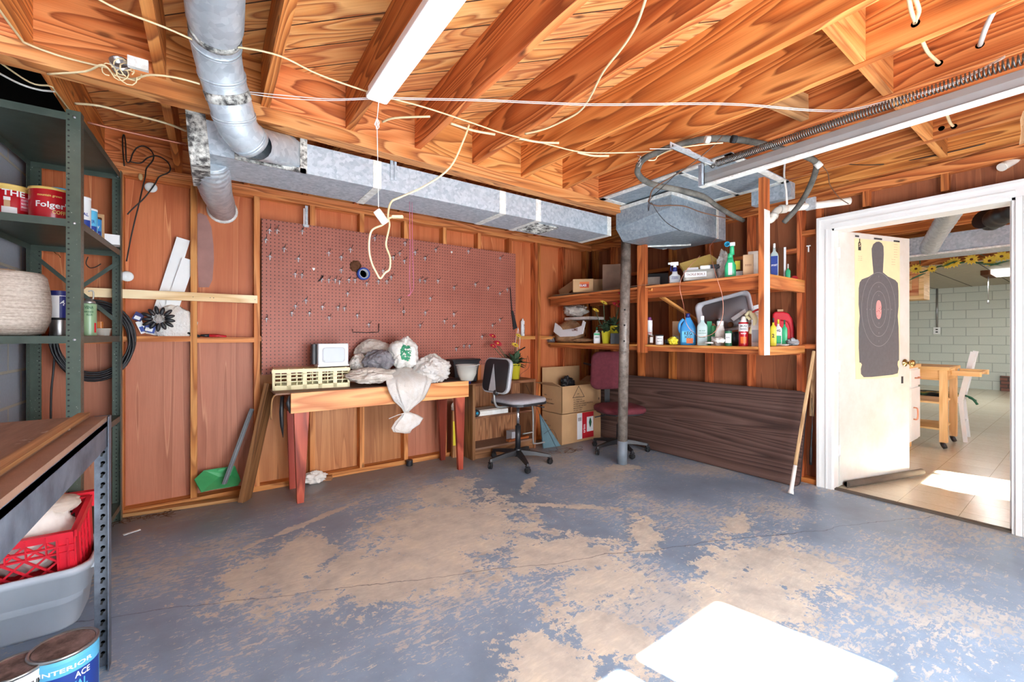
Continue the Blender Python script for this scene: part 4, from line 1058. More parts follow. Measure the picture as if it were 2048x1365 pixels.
def blob(c, r, seed=0, amp=0.25, freq=3.0, n=26, m=18, flat=None):
    """creased lump: ridged folds over a soft swell; flat = z below which it is cut flat"""
    b = MB(); c = Vector(c); vs = []; of = Vector((seed*3.7, seed*1.3, seed*5.1))
    for i in range(m+1):
        ph = PI*i/m
        for k in range(n):
            t = 2*PI*k/n; d = Vector((math.sin(ph)*math.cos(t), math.sin(ph)*math.sin(t), -math.cos(ph)))
            w_ = d + Vector((mnoise.noise(d*1.7+of), mnoise.noise(d*1.7-of), mnoise.noise(d*1.7+of*3)))*0.55
            e = Vector((w_.x, w_.y, w_.z*0.55))
            rg = (1-abs(mnoise.noise(e*freq*0.9+of*2))*2.2); rg2 = (1-abs(mnoise.noise(e*freq*2.3+of))*2.2); rg3 = (1-abs(mnoise.noise(w_*freq*5+of))*2)
            a = mnoise.noise(d*freq*0.5+of)*amp*0.9 + rg*amp*0.42 + rg2*amp*0.26 + rg3*amp*0.10 - amp*0.35
            q = c + Vector((d.x*r[0], d.y*r[1], d.z*r[2]))*(1+a)
            if flat is not None and q.z < flat: q.z = flat + 0.0005*(i % 2)
            vs.append(q)
    fs = [(i*n+k, i*n+(k+1)%n, (i+1)*n+(k+1)%n, (i+1)*n+k) for i in range(m) for k in range(n)]
    return b.add(vs, fs, None, True)

def lump(name, label, cat, c, r, m, seed=0, amp=0.25, freq=3.0, flat=None, part='bag_body', group=None, n=56, mm=38):
    o = thing(name, label, cat, (c[0], c[1], flat if flat is not None else c[2]-r[2]), group=group)
    blob(c, r, seed, amp, freq, n, mm, flat).build(part, M[m], o, world=True); return o

# ------------------------------------------------------------------ green steel rack at the left wall
def holed(name, base, hx, hy):
    """steel post with a column of punched holes on each flange (local z is up)"""
    t = NT(name); co = t.coord(); sp = t.n('ShaderNodeSeparateXYZ'); t.l(co, sp.inputs[0])
    fz = t.math('SUBTRACT', t.math('FRACT', t.math('DIVIDE', sp.outputs['Z'], 0.0254)), 0.5)
    fz = t.math('MULTIPLY', fz, 0.0254)
    def d(ax, c0):
        u = t.math('SUBTRACT', sp.outputs[ax], c0)
        return t.math('SQRT', t.math('ADD', t.math('MULTIPLY', u, u), t.math('MULTIPLY', fz, fz)))
    k = t.math('LESS_THAN', t.math('MINIMUM', d('X', hx), d('Y', hy)), 0.0040)
    n = t.noise(co, 14, 4); fl = t.noise(co, 120, 2)
    c = t.mix(t.ramp(n, [(0.3, 0.35), (0.7, 0.0)]), base, S(48,58,52))
    c = t.mix(t.ramp(fl, [(0.70, 0.0), (0.74, 0.8)]), c, S(196,200,190))
    c = t.mix(k, c, (0.01, 0.012, 0.011, 1))
    t.col(c); t.set(Roughness=0.35, Metallic=0.15); return t.m
M['rackpost'] = holed('punched_green_post', S(80,92,82), -0.041, 0.030)
M['green_steel'] = M['green_steel']
rk = thing('green_steel_rack', 'tall olive green steel shelving rack against the left block wall', 'shelving', (-0.50, 2.82, 0), R(-2.2))
RW, RD = 0.415, 0.90
pm = MB(); pm.prism([(0,0),(0,0.05),(-0.003,0.05),(-0.003,0.003),(-0.05,0.003),(-0.05,0)], 0, 2.27)
for k, (x, y, rz) in enumerate(((0, 0, 0), (0, RD, 90), (-RW, RD, 180), (-RW, 0, 270))):
    p = pm.build('post', M['rackpost'], rk); p.location = (x, y, 0); p.rotation_euler = (0, 0, R(rz))
for z in (2.255, 1.755, 1.205, 0.69, 0.12):
    b = MB(); b.box((-RW+0.004, 0.004, z-0.003), (-0.004, RD-0.004, z))
    for lo, hi in (((-RW+0.05, 0.0035, z-0.035), (-0.004, 0.006, z)), ((-0.006, 0.0035, z-0.035), (-0.0035, RD-0.004, z)), ((-RW+0.004, RD-0.007, z-0.035), (-0.004, RD-0.004, z)), ((-RW+0.0035, 0.004, z-0.035), (-RW+0.006, RD-0.004, z))): b.box(lo, hi)
    s_ = b.build('shelf', M['green_steel'], rk)
    b = MB()
    for x, y in ((-0.02, -0.003), (-0.02, RD - 0.012)): b.lathe([(0.006, 0), (0.006, 0.004), (0.0001, 0.006)], (x, y, z-0.018), 8, Matrix.Rotation(R(90), 4, 'X')); 
    b.build('bolt', M['zinc'], s_)
b = MB(); b.bar((-RW+0.01, RD-0.012, 1.70), (-0.01, RD-0.012, 1.28), 0.002, 0.022); b.build('brace', M['green_steel'], rk)
b = MB(); b.bar((-RW+0.01, RD-0.016, 1.30), (-0.01, RD-0.016, 1.69), 0.002, 0.022); b.build('brace', M['green_steel'], rk)
b = MB(); b.bar((-0.012, RD-0.06, 0.69+0.02), (-0.012, 0.03, 0.69+0.02), 0.004, 0.03)

# things on its upper shelf
z2 = 1.756
p = on(22, 400, t=2.05); 
can('coffee_can', 'red coffee can with a picture label and yellow lid at the rack edge', 'can', (p.x, p.y, z2), 0.078, 0.165, 'redtin', 'lidyellow',
    bands=((0.86, 0.985, 'lidyellow', -95, 95), (0.32, 0.72, 'pinklabel', 22, 60)), texts=(('THE', 0.70, 0.028, 'whitelabel', 0.075, 6), ('COFFEE RICH', 0.60, 0.008, 'whitelabel', 0.05, 42), ('BLEND GROUND', 0.50, 0.008, 'whitelabel', 0.05, 42), ('FRESH ROAST', 0.40, 0.008, 'whitelabel', 0.05, 42)))
# a plain figure in white on its label
cc = C.objects['coffee_can']; a = facing((p.x, p.y))
b = MB(); wrap_patch(b, 0.0792, a+R(-22), a+R(14), 0.012, 0.062, 6); b.build('figure', M['whitelabel'], cc)
b = MB(); wrap_patch(b, 0.0798, a+R(-16), a+R(-2), 0.062, 0.098, 4); b.build('figure', M['tanblock'], cc)
b = MB(); wrap_patch(b, 0.0802, a+R(-17), a+R(-1), 0.092, 0.108, 4); b.build('figure', M['whitelabel'], cc)
p = on(104, 408, t=2.08)
can('coffee_can', 'red coffee can with big white lettering beside the front rack post', 'can', (p.x, p.y, z2), 0.078, 0.16, 'redtin', 'lidyellow',
    bands=(), texts=(("Folger's", 0.36, 0.038, 'whitelabel', 0.125, 4), ('COFFEE', 0.24, 0.018, 'lidyellow', 0.065, 24), ('mountain grown', 0.72, 0.014, 'lidyellow', 0.085, -6)))
p = on(124, 380, t=2.36)
can('stacked_can', 'plain can with yellow lid under the blue sealant tub', 'can', (p.x, p.y, z2), 0.06, 0.14, 'dirtywhite', 'lidyellow', bands=())
can('sealant_tub', 'blue tub with white lettering stacked on a lidded can', 'tub', (p.x, p.y, z2 + 0.146), 0.05, 0.115, 'blue', 'skyblue', bands=((0.72, 0.9, 'seedbrown', -80, 80),),
    texts=(('SEAM', 0.46, 0.02, 'whitelabel', 0.06, 0), ('SEALER', 0.22, 0.022, 'whitelabel', 0.065, 0)))
p = on(57, 375, t=2.35); fo = thing('teal_oil_funnel', 'shiny teal plastic cap and spout lying between the red cans', 'funnel', (p.x, p.y, z2))
b = MB(); b.lathe([(0.04, 0), (0.045, 0.05), (0.03, 0.09), (0.0001, 0.105)], (p.x, p.y, z2), 18); b.build('bottle', M['black'], fo, world=True)
b = MB(); b.sphere((p.x, p.y, z2 + 0.125), 0.035, 16, 10, (1.15, 1, 0.8)); b.build('cap', M['teal'], fo, world=True)
b = MB(); b.tube([(p.x + 0.02, p.y, z2 + 0.145), (p.x + 0.07, p.y - 0.0, z2 + 0.175), (p.x + 0.14, p.y + 0.01, z2 + 0.20)], 0.005, 8); b.build('spout', M['blue'], fo, world=True)
for x, t_, r, h, m, lb, tx in ((167, 2.30, 0.030, 0.20, 'whitelabel', 'white and blue tube standing hard behind the front rack post', 'SEAL'), (179, 2.36, 0.033, 0.155, 'skyblue', 'pale blue can between two tubes right of the rack post', 'KLEER'), (190, 2.42, 0.028, 0.125, 'blue', 'small dark blue can at the end of the upper shelf row', 'BOW')):
    p = on(x, 430, t=t_); can('sealant_can', lb, 'can', (p.x, p.y, z2), r, h, m, 'whitelabel' if x != 190 else 'seedbrown', bands=((0.08, 0.4, 'blueink', -60, 60),), texts=((tx, 0.5, 0.018, 'blueink' if x != 190 else 'whitelabel', r*1.4, 0), (tx, 0.16, 0.016, 'whitelabel', r*1.3, 0)))
p = on(204, 455, t=2.5); o = thing('cardboard_sheet', 'tan cardboard sheet standing on the rack behind the blue cans', 'cardboard', (p.x-0.02, p.y, z2)); MB().box((-0.06, 0, 0), (0.03, 0.006, 0.17)).build('sheet', M['card'], o)
p = on(222, 480, t=2.56); o = thing('white_box', 'small open white box at the back end of the upper shelf', 'box', (p.x, p.y, z2), R(8))
b = MB(); b.box((-0.05,-0.04,0),(0.04,-0.037,0.06)); b.box((-0.05,0.04,0),(0.04,0.037,0.06)); b.box((0.037,-0.04,0),(0.04,0.04,0.06)); b.box((-0.05,-0.04,0),(-0.047,0.04,0.06)); b.box((-0.05,-0.04,0),(0.04,0.04,0.003)); b.build('walls', M['whitelabel'], o)

# middle shelf
z3 = 1.206
p = on(12, 600, t=2.02); o = thing('twine_cone', 'huge barrel-shaped wound cone of beige twine on the rack', 'twine', (p.x, p.y, z3))
b = MB(); b.lathe([(0.09, 0.0), (0.125, 0.012), (0.146, 0.07), (0.150, 0.14), (0.145, 0.22), (0.135, 0.285), (0.12, 0.305), (0.03, 0.312)], (0,0,0), 48); b.build('winding', M['twine'], o)
b = MB(); b.lathe([(0.028, 0.300), (0.03, 0.318), (0.022, 0.318), (0.02, 0.305)], (0,0,0), 20); b.build('core', M['card'], o)
p = on(117, 640, t=2.28); can('glass_jar', 'small glass jar with black lid beneath the blue labelled can', 'jar', (p.x, p.y, z3), 0.034, 0.092, 'tin', 'black')
can('spray_can', 'blue and white labelled can stacked on the small glass jar', 'can', (p.x, p.y, z3 + 0.097), 0.034, 0.145, 'whitelabel', None, bands=((0.82, 1.0, 'navy', -90, 90), (0.0, 0.8, 'navy', 5, 80)), texts=(('4', 0.45, 0.03, 'whitelabel', 0.02, 25),))
p = on(178, 640, t=2.30); can('spray_can', 'pale green spray can with dark lettering beside the front rack post', 'can', (p.x, p.y, z3), 0.031, 0.175, 'palegreen', None, bands=((0.1, 0.4, 'red', 40, 62),), texts=(('VENA', 0.83, 0.016, 'dkgreen', 0.036, 0), ('BRAKE', 0.72, 0.007, 'dkgreen', 0.036, 0), ('FLUX', 0.62, 0.010, 'dkgreen', 0.024, 5)))
b = MB(); b.lathe([(0.028,0.175),(0.024,0.19),(0.014,0.195),(0.014,0.203),(0.0001,0.204)], (0,0,0), 18); b.build('valve_dome', M['tin'], C.objects['spray_can.001'] if 'spray_can.001' in C.objects else o)
p = on(196, 640, t=2.55); o = thing('amber_bottle', 'small amber bottle behind the green spray can', 'bottle', (p.x, p.y, z3)); MB().rbox((-0.022,-0.02,0),(0.022,0.02,0.085),0.008).build('body', M['amber'], o)
p = on(204, 655, t=2.42); o = thing('clear_tub', 'shallow clear plastic tub on the rack beside the spray can', 'tub', (p.x, p.y, z3))
b = MB(); b.lathe([(0.033, 0), (0.040, 0.04), (0.043, 0.04), (0.043, 0.043), (0.038, 0.042), (0.031, 0.003)], (0,0,0), 22); b.build('tub', M['clear'], o)

# ------------------------------------------------------------------ wall things at the left bays
o = thing('pale_board', 'pale new board nailed level across the studs at left', 'board', (-0.2, YB, 1.456))
b = MB(); b.prism([(-0.67,1.486),(-0.645,1.516),(0.296,1.516),(0.296,1.456),(-0.64,1.456)], -YB+0.0005, -YB+0.02, Matrix(((1,0,0,0),(0,0,-1,0),(0,1,0,0),(0,0,0,1)))); b.build('board', M['palewood'], o, world=True, bevel=0.0015)
b = MB()
for x in (-0.10, 0.0, 0.02, 0.28): b.lathe([(0.003, 0.0), (0.0001, 0.001)], (x, YB-0.0203, 1.484), 8, Matrix.Rotation(R(90), 4, 'X'))
b.build('nail_head', M['spring'], o, world=True)
co_ = thing('black_hose_coil', 'thick coil of black hose hanging behind the green rack', 'hose', (-0.60, 3.755, 1.0))
for k in range(8):
    rx, rz_ = 0.165 + 0.0045*k, 0.215 + 0.0045*k; ph = 0.02*math.sin(k*2.1)
    b = MB(); b.tube([( -0.605 + rx*math.cos(2*PI*j/40), 3.765 - 0.012*math.sin(k*1.7+j*0.12), 1.17 + ph + rz_*math.sin(2*PI*j/40) ) for j in range(40)], 0.0062, 7, closed=True); b.build('turn', M['black'], co_, world=True)
o = thing('hanging_hose_end', 'thin black hose end dangling straight down behind the rack', 'hose', (-0.80, 3.78, 0.7)); tube_obj('hose', [(-0.785,3.79,1.15),(-0.79,3.78,1.0),(-0.80,3.78,0.85),(-0.803,3.785,0.66)], 0.0055, M['black'], o)
o = thing('string_tie', 'short frayed string tied round the black hose coil', 'string', (-0.62, 3.76, 1.4)); tube_obj('string', [(-0.635,3.775,1.49),(-0.615,3.775,1.495),(-0.61,3.77,1.46),(-0.62,3.765,1.40),(-0.618,3.76,1.38)], 0.004, M['string'], o)

wires = (('black wire plant hanger bent into a tall round hook by the rack', [(808,1080),(799,980),(797,905),(806,876),(816,930),(822,1045),(845,1050),(862,1000),(892,960),(935,950),(978,975),(998,1012),(990,1048),(952,1095),(944,1150),(925,1230),(905,1320),(880,1420),(850,1550),(822,1700)]),
         ('second black wire hanger with a wide loop crossing the first', [(850,1052),(915,1060),(960,1026),(1020,1014),(1080,1045),(1107,1088),(1095,1122),(1035,1150),(1005,1200),(940,1285),(860,1360),(828,1395)]))
for lb, pts in wires:
    P = [on(x/3.25, y/3.25, y=3.77 if y < 1500 else 3.785) for x, y in pts]; o = thing('wire_hanger', lb, 'wire hanger', P[0]); tube_obj('wire', P, 0.0042, M['blackwire'], o)
P = [on(x, y, y=3.80) for x, y in ((176,514),(172,527),(180,536),(192,534),(202,528))]; o = thing('wire_hook', 'small black wire hook behind the rack below the upper shelf', 'hook', P[0]); tube_obj('wire', P, 0.003, M['blackwire'], o)
P = [on(x, y, y=3.80) for x, y in ((107,503),(112,508),(118,511),(121,516))]; o = thing('bent_nail', 'thin bent pale wire behind the rack brace', 'wire', P[0]); tube_obj('wire', P, 0.002, M['brass'], o)
for x, y, lb in ((302,375,'round white ceramic knob hanging on the black wire hanger'), (254,553,'round white ceramic knob peeping from behind the rack post')):
    c0 = on(x, y, y=3.79); o = thing('ceramic_knob', lb, 'knob', c0); b = MB(); b.lathe([(0.031,-0.008),(0.035,0.0),(0.031,0.008),(0.010,0.010),(0.0001,0.004)], c0, 22, Matrix.Rotation(R(90), 4, 'X')); b.build('knob', M['white'], o, world=True)
c0 = on(281, 354, y=3.78); o = thing('ivory_clip', 'little ivory teardrop clip beside the black wires', 'clip', c0); b = MB(); b.sphere(c0, 0.02, 12, 8, (0.6, 0.4, 1.2)); b.build('clip', M['palewood'], o, world=True)

zn = 1.155 + 0.038
for x0, y0, x1, y1, z_, lb in ((367, 478, 328, 600, 3.84, 'taller white strip of trim leaning in the stud bay'), (378, 519, 345, 612, 3.825, 'shorter white strip of trim leaning against the stud')):
    a_, b__ = on(x0, y0, y=z_), on(x1, y1, y=z_ + 0.02); d_ = (b__ - a_); b__ = a_ + d_ * ((a_.z - zn - 0.02) / (a_.z - b__.z))
    o = thing('white_strip', lb, 'trim strip', b__); b = MB(); b.bar(b__, a_, 0.012, 0.078, (1, 0, 0)); b.build('strip', M['white'], o, world=True)
p = on(350, 645, y=3.835); lump('white_plastic_bag', 'cloudy white plastic bag slumped in the left stud bay', 'bag', (p.x, p.y, zn + 0.10), (0.12, 0.034, 0.125), 'bag', 3, 0.16, 3.0, flat=zn)
random.seed(11); o = thing('sinker_bundle', 'bundle of glossy black lead sinkers tied with wire', 'sinkers', on(318, 640, y=3.76))
c0 = on(318, 638, y=3.765)
for k in range(13):
    a = 2*PI*k/13 + 0.3; rr_ = 0.052 + 0.008*(k % 2); d = Vector((math.cos(a), -0.15, math.sin(a))); e = c0 + Vector((rr_*math.cos(a)*1.15, -0.006*(k % 3), rr_*math.sin(a)))
    q = Vector((math.cos(a), 0, math.sin(a))).to_track_quat('Z', 'Y').to_matrix().to_4x4()
    b = MB(); b.sphere(e, 0.016, 10, 8, (0.8, 0.8, 1.9), q); b.build('sinker', M['black'], o, world=True)
b = MB(); b.tube([c0 + Vector((0.03*math.cos(t_), -0.02, 0.03*math.sin(t_))) for t_ in [k*0.7 for k in range(10)]], 0.002, 5); b.tube([c0 + Vector((-0.02,-0.01,0.04)), c0 + Vector((-0.005,-0.0,0.085)), c0 + Vector((0.0,0.0,0.115)), c0 + Vector((0.012,0,0.085)), c0 + Vector((0.03,0,0.05))], 0.0015, 5); b.build('binding_wire', M['zinc'], o, world=True)
for x, y, w_, h_, mm, rz_, lb in ((277, 634, 0.05, 0.055, 'navy', 25, 'small purple and blue carton leaning on the black sinkers'), (283, 655, 0.034, 0.085, 'whitelabel', -20, 'white and blue packet standing tilted below the small carton'), (300, 657, 0.06, 0.06, 'blueink', 15, 'dark blue packet beneath the bundle of sinkers')):
    c0 = on(x, y, y=3.80); c0.z = max(c0.z, zn + h_*0.5 + 0.01); o = thing('small_carton', lb, 'carton', c0); q = Matrix.Translation(c0) @ Matrix.Rotation(R(rz_), 4, 'Y')
    b = MB(); b.box((-w_/2,-0.012,-h_/2),(w_/2,0.012,h_/2), q); b.build('box', M[mm], o, world=True)
    b = MB(); b.box((-w_*0.34,-0.0128,-h_*0.36),(w_*0.30,-0.012,h_*0.05), q); b.build('label', M['blueink' if mm == 'whitelabel' else 'whitelabel'], o, world=True)
p = on(425, 675, y=3.82); o = thing('red_pliers', 'pliers with red handles lying on the middle rail', 'pliers', (p.x, 3.83, zn))
b = MB(); b.tube([(p.x-0.02,3.80,zn+0.012),(p.x+0.03,3.80,zn+0.012),(p.x+0.085,3.795,zn+0.008)], 0.007, 8); b.tube([(p.x-0.02,3.82,zn+0.018),(p.x+0.03,3.83,zn+0.018),(p.x+0.08,3.835,zn+0.010)], 0.007, 8); b.build('handle', M['red'], o, world=True)
b = MB(); b.tube([(p.x-0.02,3.81,zn+0.014),(p.x-0.07,3.81,zn+0.016)], [0.013,0.006], 8); b.build('jaw', M['black'], o, world=True)
o = thing('black_clamp', 'black spring clamp on the rail beside the red pliers', 'clamp', (p.x-0.11, 3.82, zn)); b = MB(); b.tube([(p.x-0.145,3.82,zn+0.035),(p.x-0.11,3.815,zn+0.02),(p.x-0.075,3.81,zn+0.008)], 0.009, 8); b.tube([(p.x-0.15,3.83,zn+0.012),(p.x-0.10,3.825,zn+0.02)], 0.008, 8); b.build('clamp', M['black'], o, world=True)

# grey patch on the plywood: a smear of filler around the foil tube bay
pt = MB(); o = thing('filler_patch', 'grey smear of filler on the orange plywood below the foil tube', 'patch', on(410, 500, y=YB+0.086))
pp_ = [(391,430),(400,426),(413,432),(423,455),(427,490),(428,520),(425,560),(418,575),(397,575),(395,520),(394,470)]
P = [on(x, y, y=YB+0.0865) for x, y in pp_]; n = len(P); pt.add(P + [q + Vector((0,-0.001,0)) for q in P], [tuple(range(n)), tuple(range(2*n-1, n-1, -1))] + [(i,(i+1)%n,n+(i+1)%n,n+i) for i in range(n)])
M['patch'] = plain('grey_filler', S(160,118,110), 0.7, var=0.2); pt.build('patch', M['patch'], o, world=True)

# ------------------------------------------------------------------ steel workbench in the left foreground
BX, BY0, BY1, BZ = -0.30, 0.86, 2.12, 0.90
wb = thing('steel_workbench', 'dusty black steel workbench with a brown board top at the left edge', 'workbench', (-0.6, 1.5, 0))
t = NT('dusty_board'); co = t.coord(); n = t.noise(co, 5, 6, 0.7); n2 = t.noise(t.mapping(co, (30, 4, 30)), 1.0, 4, 0.6)
c = t.ramp(n2, [(0.3, S(112,82,66)), (0.7, S(146,112,90))]); c = t.mix(t.ramp(n, [(0.60, 0.0), (0.68, 0.8)]), c, S(226,220,212)); t.col(c); t.set(Roughness=0.75); M['dustyboard'] = t.m
b = MB(); b.box((XL+0.005, BY0, BZ), (BX-0.002, BY1-0.02, BZ+0.016)); b.build('top_board', M['particle'], wb, world=True)
b = MB(); b.box((XL+0.01, BY0, BZ+0.0165), (BX-0.05, BY1-0.03, BZ+0.022)); b.build('hardboard_sheet', M['dustyboard'], wb, world=True)
b = MB(); b.bar((BX-0.065, BY1-0.01, BZ+0.027), (BX-0.06, BY0, BZ+0.027), 0.03, 0.010); b.build('wood_strip', M['scrap'], wb, world=True)
b = MB(); b.box((BX-0.012, BY0, BZ-0.095), (BX-0.002, BY1-0.03, BZ-0.002)); b.box((BX-0.03, BY0, BZ-0.02), (BX-0.002, BY1-0.03, BZ-0.0)); b.build('side_beam', M['gun'], wb, world=True)
b = MB(); b.box((XL+0.02, BY1-0.045, BZ-0.095), (BX-0.03, BY1-0.035, BZ-0.002)); b.build('end_beam', M['gun'], wb, world=True)
pmb = MB(); pmb.prism([(0,0),(0,0.045),(-0.003,0.045),(-0.003,0.003),(-0.045,0.003),(-0.045,0)], 0, BZ+0.015)
ps_ = []
for x, y, rz_ in ((BX+0.004, BY1, 90), (BX+0.004, BY0, 0), (XL+0.01, BY1, 180)):
    q = pmb.build('post', M['gun'], wb, world=False); q.location = (x-(-0.6), y-1.5, 0); q.rotation_euler = (0, 0, R(rz_)); ps_.append(q)
    # keyhole slots down the flange that faces the front
    if rz_ == 90:
        # inner flange seen from the front: slots as dark insets
        for k in range(22):
            zz = 0.03 + k*0.0385
            b = MB(); b.m = 0
            b.lathe([(0.0001, 0), (0.0062, 0)], (0, 0, 0), 10, Matrix.Rotation(R(-90), 4, 'Y')); b.box((-0.0004, -0.0032, -0.016), (0.0001, 0.0032, -0.002))
            s_ = b.build('keyhole_slot', M['darkhole'], q); s_.location = (-0.0036, 0.022, zz+0.02)
            s_.rotation_euler = (R(18), 0, 0)
# storage tote with a red crate of cloths
TX0, TX1, TY0, TY1, TH = -0.925, -0.405, 2.42, 2.80, 0.262
to = thing('grey_storage_tote', 'milky grey plastic storage tote on the floor behind the bench leg', 'tote', (-0.66, 2.6, 0))
def ringp(x0, y0, x1, y1, r, seg=5):
    P = []
    for cx, cy, a0 in ((x1-r, y1-r, 0), (x0+r, y1-r, 90), (x0+r, y0+r, 180), (x1-r, y0+r, 270)):
        for k in range(seg+1): a = R(a0+90*k/seg); P.append((cx+r*math.cos(a), cy+r*math.sin(a)))
    return P
b = MB(); rings = []
for ins, z in ((0.05, 0.0), (0.045, 0.01), (0.030, TH*0.55), (0.016, TH*0.56), (0.010, TH-0.03), (-0.0, TH-0.028), (-0.0, TH), (0.012, TH), (0.014, TH-0.03), (0.05, 0.012)):
    rings.append([(x, y, z) for x, y in ringp(TX0+ins, TY0+ins, TX1-ins, TY1-ins, 0.07)])
n = len(rings[0]); vs = [p for r_ in rings for p in r_]; fs = [(i*n+k, i*n+(k+1)%n, (i+1)*n+(k+1)%n, (i+1)*n+k) for i in range(len(rings)-1) for k in range(n)] + [tuple(range(n))[::-1], tuple(range((len(rings)-1)*n, len(rings)*n))]
b.add(vs, fs, None, True); b.build('body', M['tote'], to, world=True)
b = MB(); b.box((TX1-0.02, TY0+0.10, TH-0.05), (TX1+0.015, TY1-0.12, TH-0.03)); b.build('handle', M['tote'], to, world=True)
cr = thing('red_crate', 'bright red lattice plastic crate set inside the grey tote', 'crate', (-0.63, 2.63, 0.12))
Q = Matrix.Translation((-0.625, 2.50, 0.14)) @ Matrix.Rotation(R(11), 4, 'X')
def crate(par, mat, Q, w_, d_, h_, th, bars, hb, vert_only=False, band=0.05, diag=False):
    # four sides, each a part: solid corners and rims with a lattice between
    for nm, sx, L, org, dx in (('front', 1, w_, (-w_/2, 0, 0), (1,0,0)), ('back', 1, w_, (-w_/2, d_, 0), (1,0,0)), ('side', 1, d_, (-w_/2, 0, 0), (0,1,0)), ('side', 1, d_, (w_/2, 0, 0), (0,1,0))):
        X_ = Vector(dx); O = Vector(org); b = MB()
        def bx(u0, u1, z0, z1, e=0.0):
            lo = O + X_*u0; hi = O + X_*u1; nrm = Vector((X_.y, X_.x, 0))*(th/2+e)
            b.box(tuple(lo - nrm + Vector((0,0,z0))), tuple(hi + nrm + Vector((0,0,z1))), Q)
        bx(0, L, h_-band*0.6, h_, 0.006); bx(0, L, 0, band*0.6, 0.002); bx(0, band, 0, h_, 0.002); bx(L-band, L, 0, h_, 0.002)
        if diag:
            zz0, zz1 = band*0.6, h_-band*0.6; k = -6
            st = (L-2*band)/bars
            for k in range(-int(bars*0.8), bars+1):
                for sgn in (1, -1):
                    u0 = band + k*st if sgn == 1 else L - band - k*st
                    a0 = Vector((u0, zz0)); a1 = Vector((u0 + sgn*(zz1-zz0), zz1))
                    # clip in u
                    def clip(a, c_, lim, lo):
                        if (a.x < lim) == lo:
                            f = (lim - a.x)/(c_.x - a.x); return a + (c_ - a)*f
                        return a
                    if max(a0.x, a1.x) <= band or min(a0.x, a1.x) >= L-band: continue
                    p0, p1 = a0.copy(), a1.copy()
                    for lim, lo in ((band, True), (L-band, False)):
                        p0, p1 = clip(p0, p1, lim, lo), clip(p1, p0, lim, lo)
                    if (p1-p0).length < 0.01: continue
                    s0 = Q @ (O + X_*p0.x + Vector((0,0,p0.y))); s1 = Q @ (O + X_*p1.x + Vector((0,0,p1.y)))
                    b.bar(s0, s1, th, 0.007, Q.to_3x3() @ Vector((X_.x, X_.y, 0)) )
        else:
            for k in range(1, bars): u = band + (L-2*band)*k/bars; bx(u-0.003, u+0.003, 0, h_)
            for k in range(1, hb): z = h_*k/hb; bx(0, L, z-0.003, z+0.003)
        b.build('lattice_'+nm if False else 'lattice_panel', mat, par, world=True)
    b = MB(); b.box((-w_/2, 0, 0), (w_/2, d_, 0.006), Q); b.build('base', mat, par, world=True)
crate(cr, M['redplastic'], Q, 0.34, 0.29, 0.275, 0.006, 4, 5, band=0.05, diag=True)
b = MB()
for k in range(4): b.box((0.17-0.012*k-0.003 if 0 else 0.173, 0.05+0.055*k, 0.0), (0.180, 0.056+0.055*k, 0.25), Q)
b.box((0.12, -0.012, 0.0), (0.126, 0.0, 0.25), Q); b.box((0.150, -0.012, 0.0), (0.156, 0.0, 0.25), Q); b.box((-0.17, -0.012, 0.185), (0.17, 0.0, 0.191), Q); b.box((-0.17, -0.012, 0.215), (0.17, 0.0, 0.221), Q)
for k in range(5): b.box((-0.13+0.055*k, -0.012, 0.185), (-0.126+0.055*k, 0.0, 0.27), Q)
b.build('rib', M['redplastic'], cr, world=True)
b = MB(); b.box((-0.06, 0.262, 0.262), (0.185, 0.30, 0.330), Q @ Matrix.Rotation(R(-10), 4, 'X')); b.build('handle', M['redplastic'], cr, world=True)
c0 = Q @ Vector((0.02, 0.15, 0.20)); lump('folded_cloths', 'crumpled pale cloths heaped in the red crate', 'cloth', c0, (0.135, 0.115, 0.135), 'cloth', 2, 0.22, 2.2, part='cloth')
c0 = Q @ Vector((0.05, 0.20, 0.30)); lump('dusty_cloth', 'dusty beige cloth on top of the crate of cloths', 'cloth', c0, (0.11, 0.09, 0.04), 'cloth2', 4, 0.2, 2.0, part='cloth')
c0 = Vector((-0.47, 3.25, 0.42)); 
o = thing('grey_sack', 'grey rumpled sack glimpsed behind the bench leg', 'sack', (-0.66, 2.98, 0.12)); blob((-0.71, 3.10, 0.27), (0.13, 0.12, 0.17), 5, 0.2, 2.5, flat=0.122).build('sack', M['cloth2'], o, world=True)
# paint cans
p = on(128, 1300, t=1.385); can('paint_can', 'large blue labelled paint can with a pink-dusted lid on the floor', 'paint can', (p.x, p.y, 0), 0.083, 0.19, 'skyblue', 'lidrust', sunk=True, handle=False,
    bands=((0.70, 0.90, 'skyblue', -90, 90), (0.0, 0.70, 'blueink', -95, 75)), texts=(('ACE', 0.57, 0.020, 'whitelabel', 0.040, 30), ('INTERIOR', 0.76, 0.014, 'whitelabel', 0.13, 5), ('ROYAL', 0.38, 0.028, 'skyblue', 0.080, 12), ('Flat', 0.20, 0.028, 'whitelabel', 0.05, 14), ('Paint', 0.05, 0.022, 'whitelabel', 0.05, 14)))
p = on(30, 1340, t=1.30); can('paint_can', 'white labelled paint can at the lower left corner', 'paint can', (p.x, p.y, 0), 0.072, 0.185, 'whitelabel', 'lidrust', sunk=True,
    bands=((0.0, 0.45, 'skyblue', 0, 80),), texts=(('RUST-OLEUM', 0.72, 0.02, 'ink', 0.10, 8), ('PAINTERS', 0.56, 0.013, 'inkfaint', 0.075, 8), ('COVERS', 0.44, 0.013, 'whitelabel', 0.05, 14)))
p = on(50, 1385, t=1.165); can('paint_can', 'small can with a dark lid in front of the two paint cans', 'paint can', (p.x, p.y, 0), 0.05, 0.14, 'whitelabel', 'black', rim='black', sunk=True)

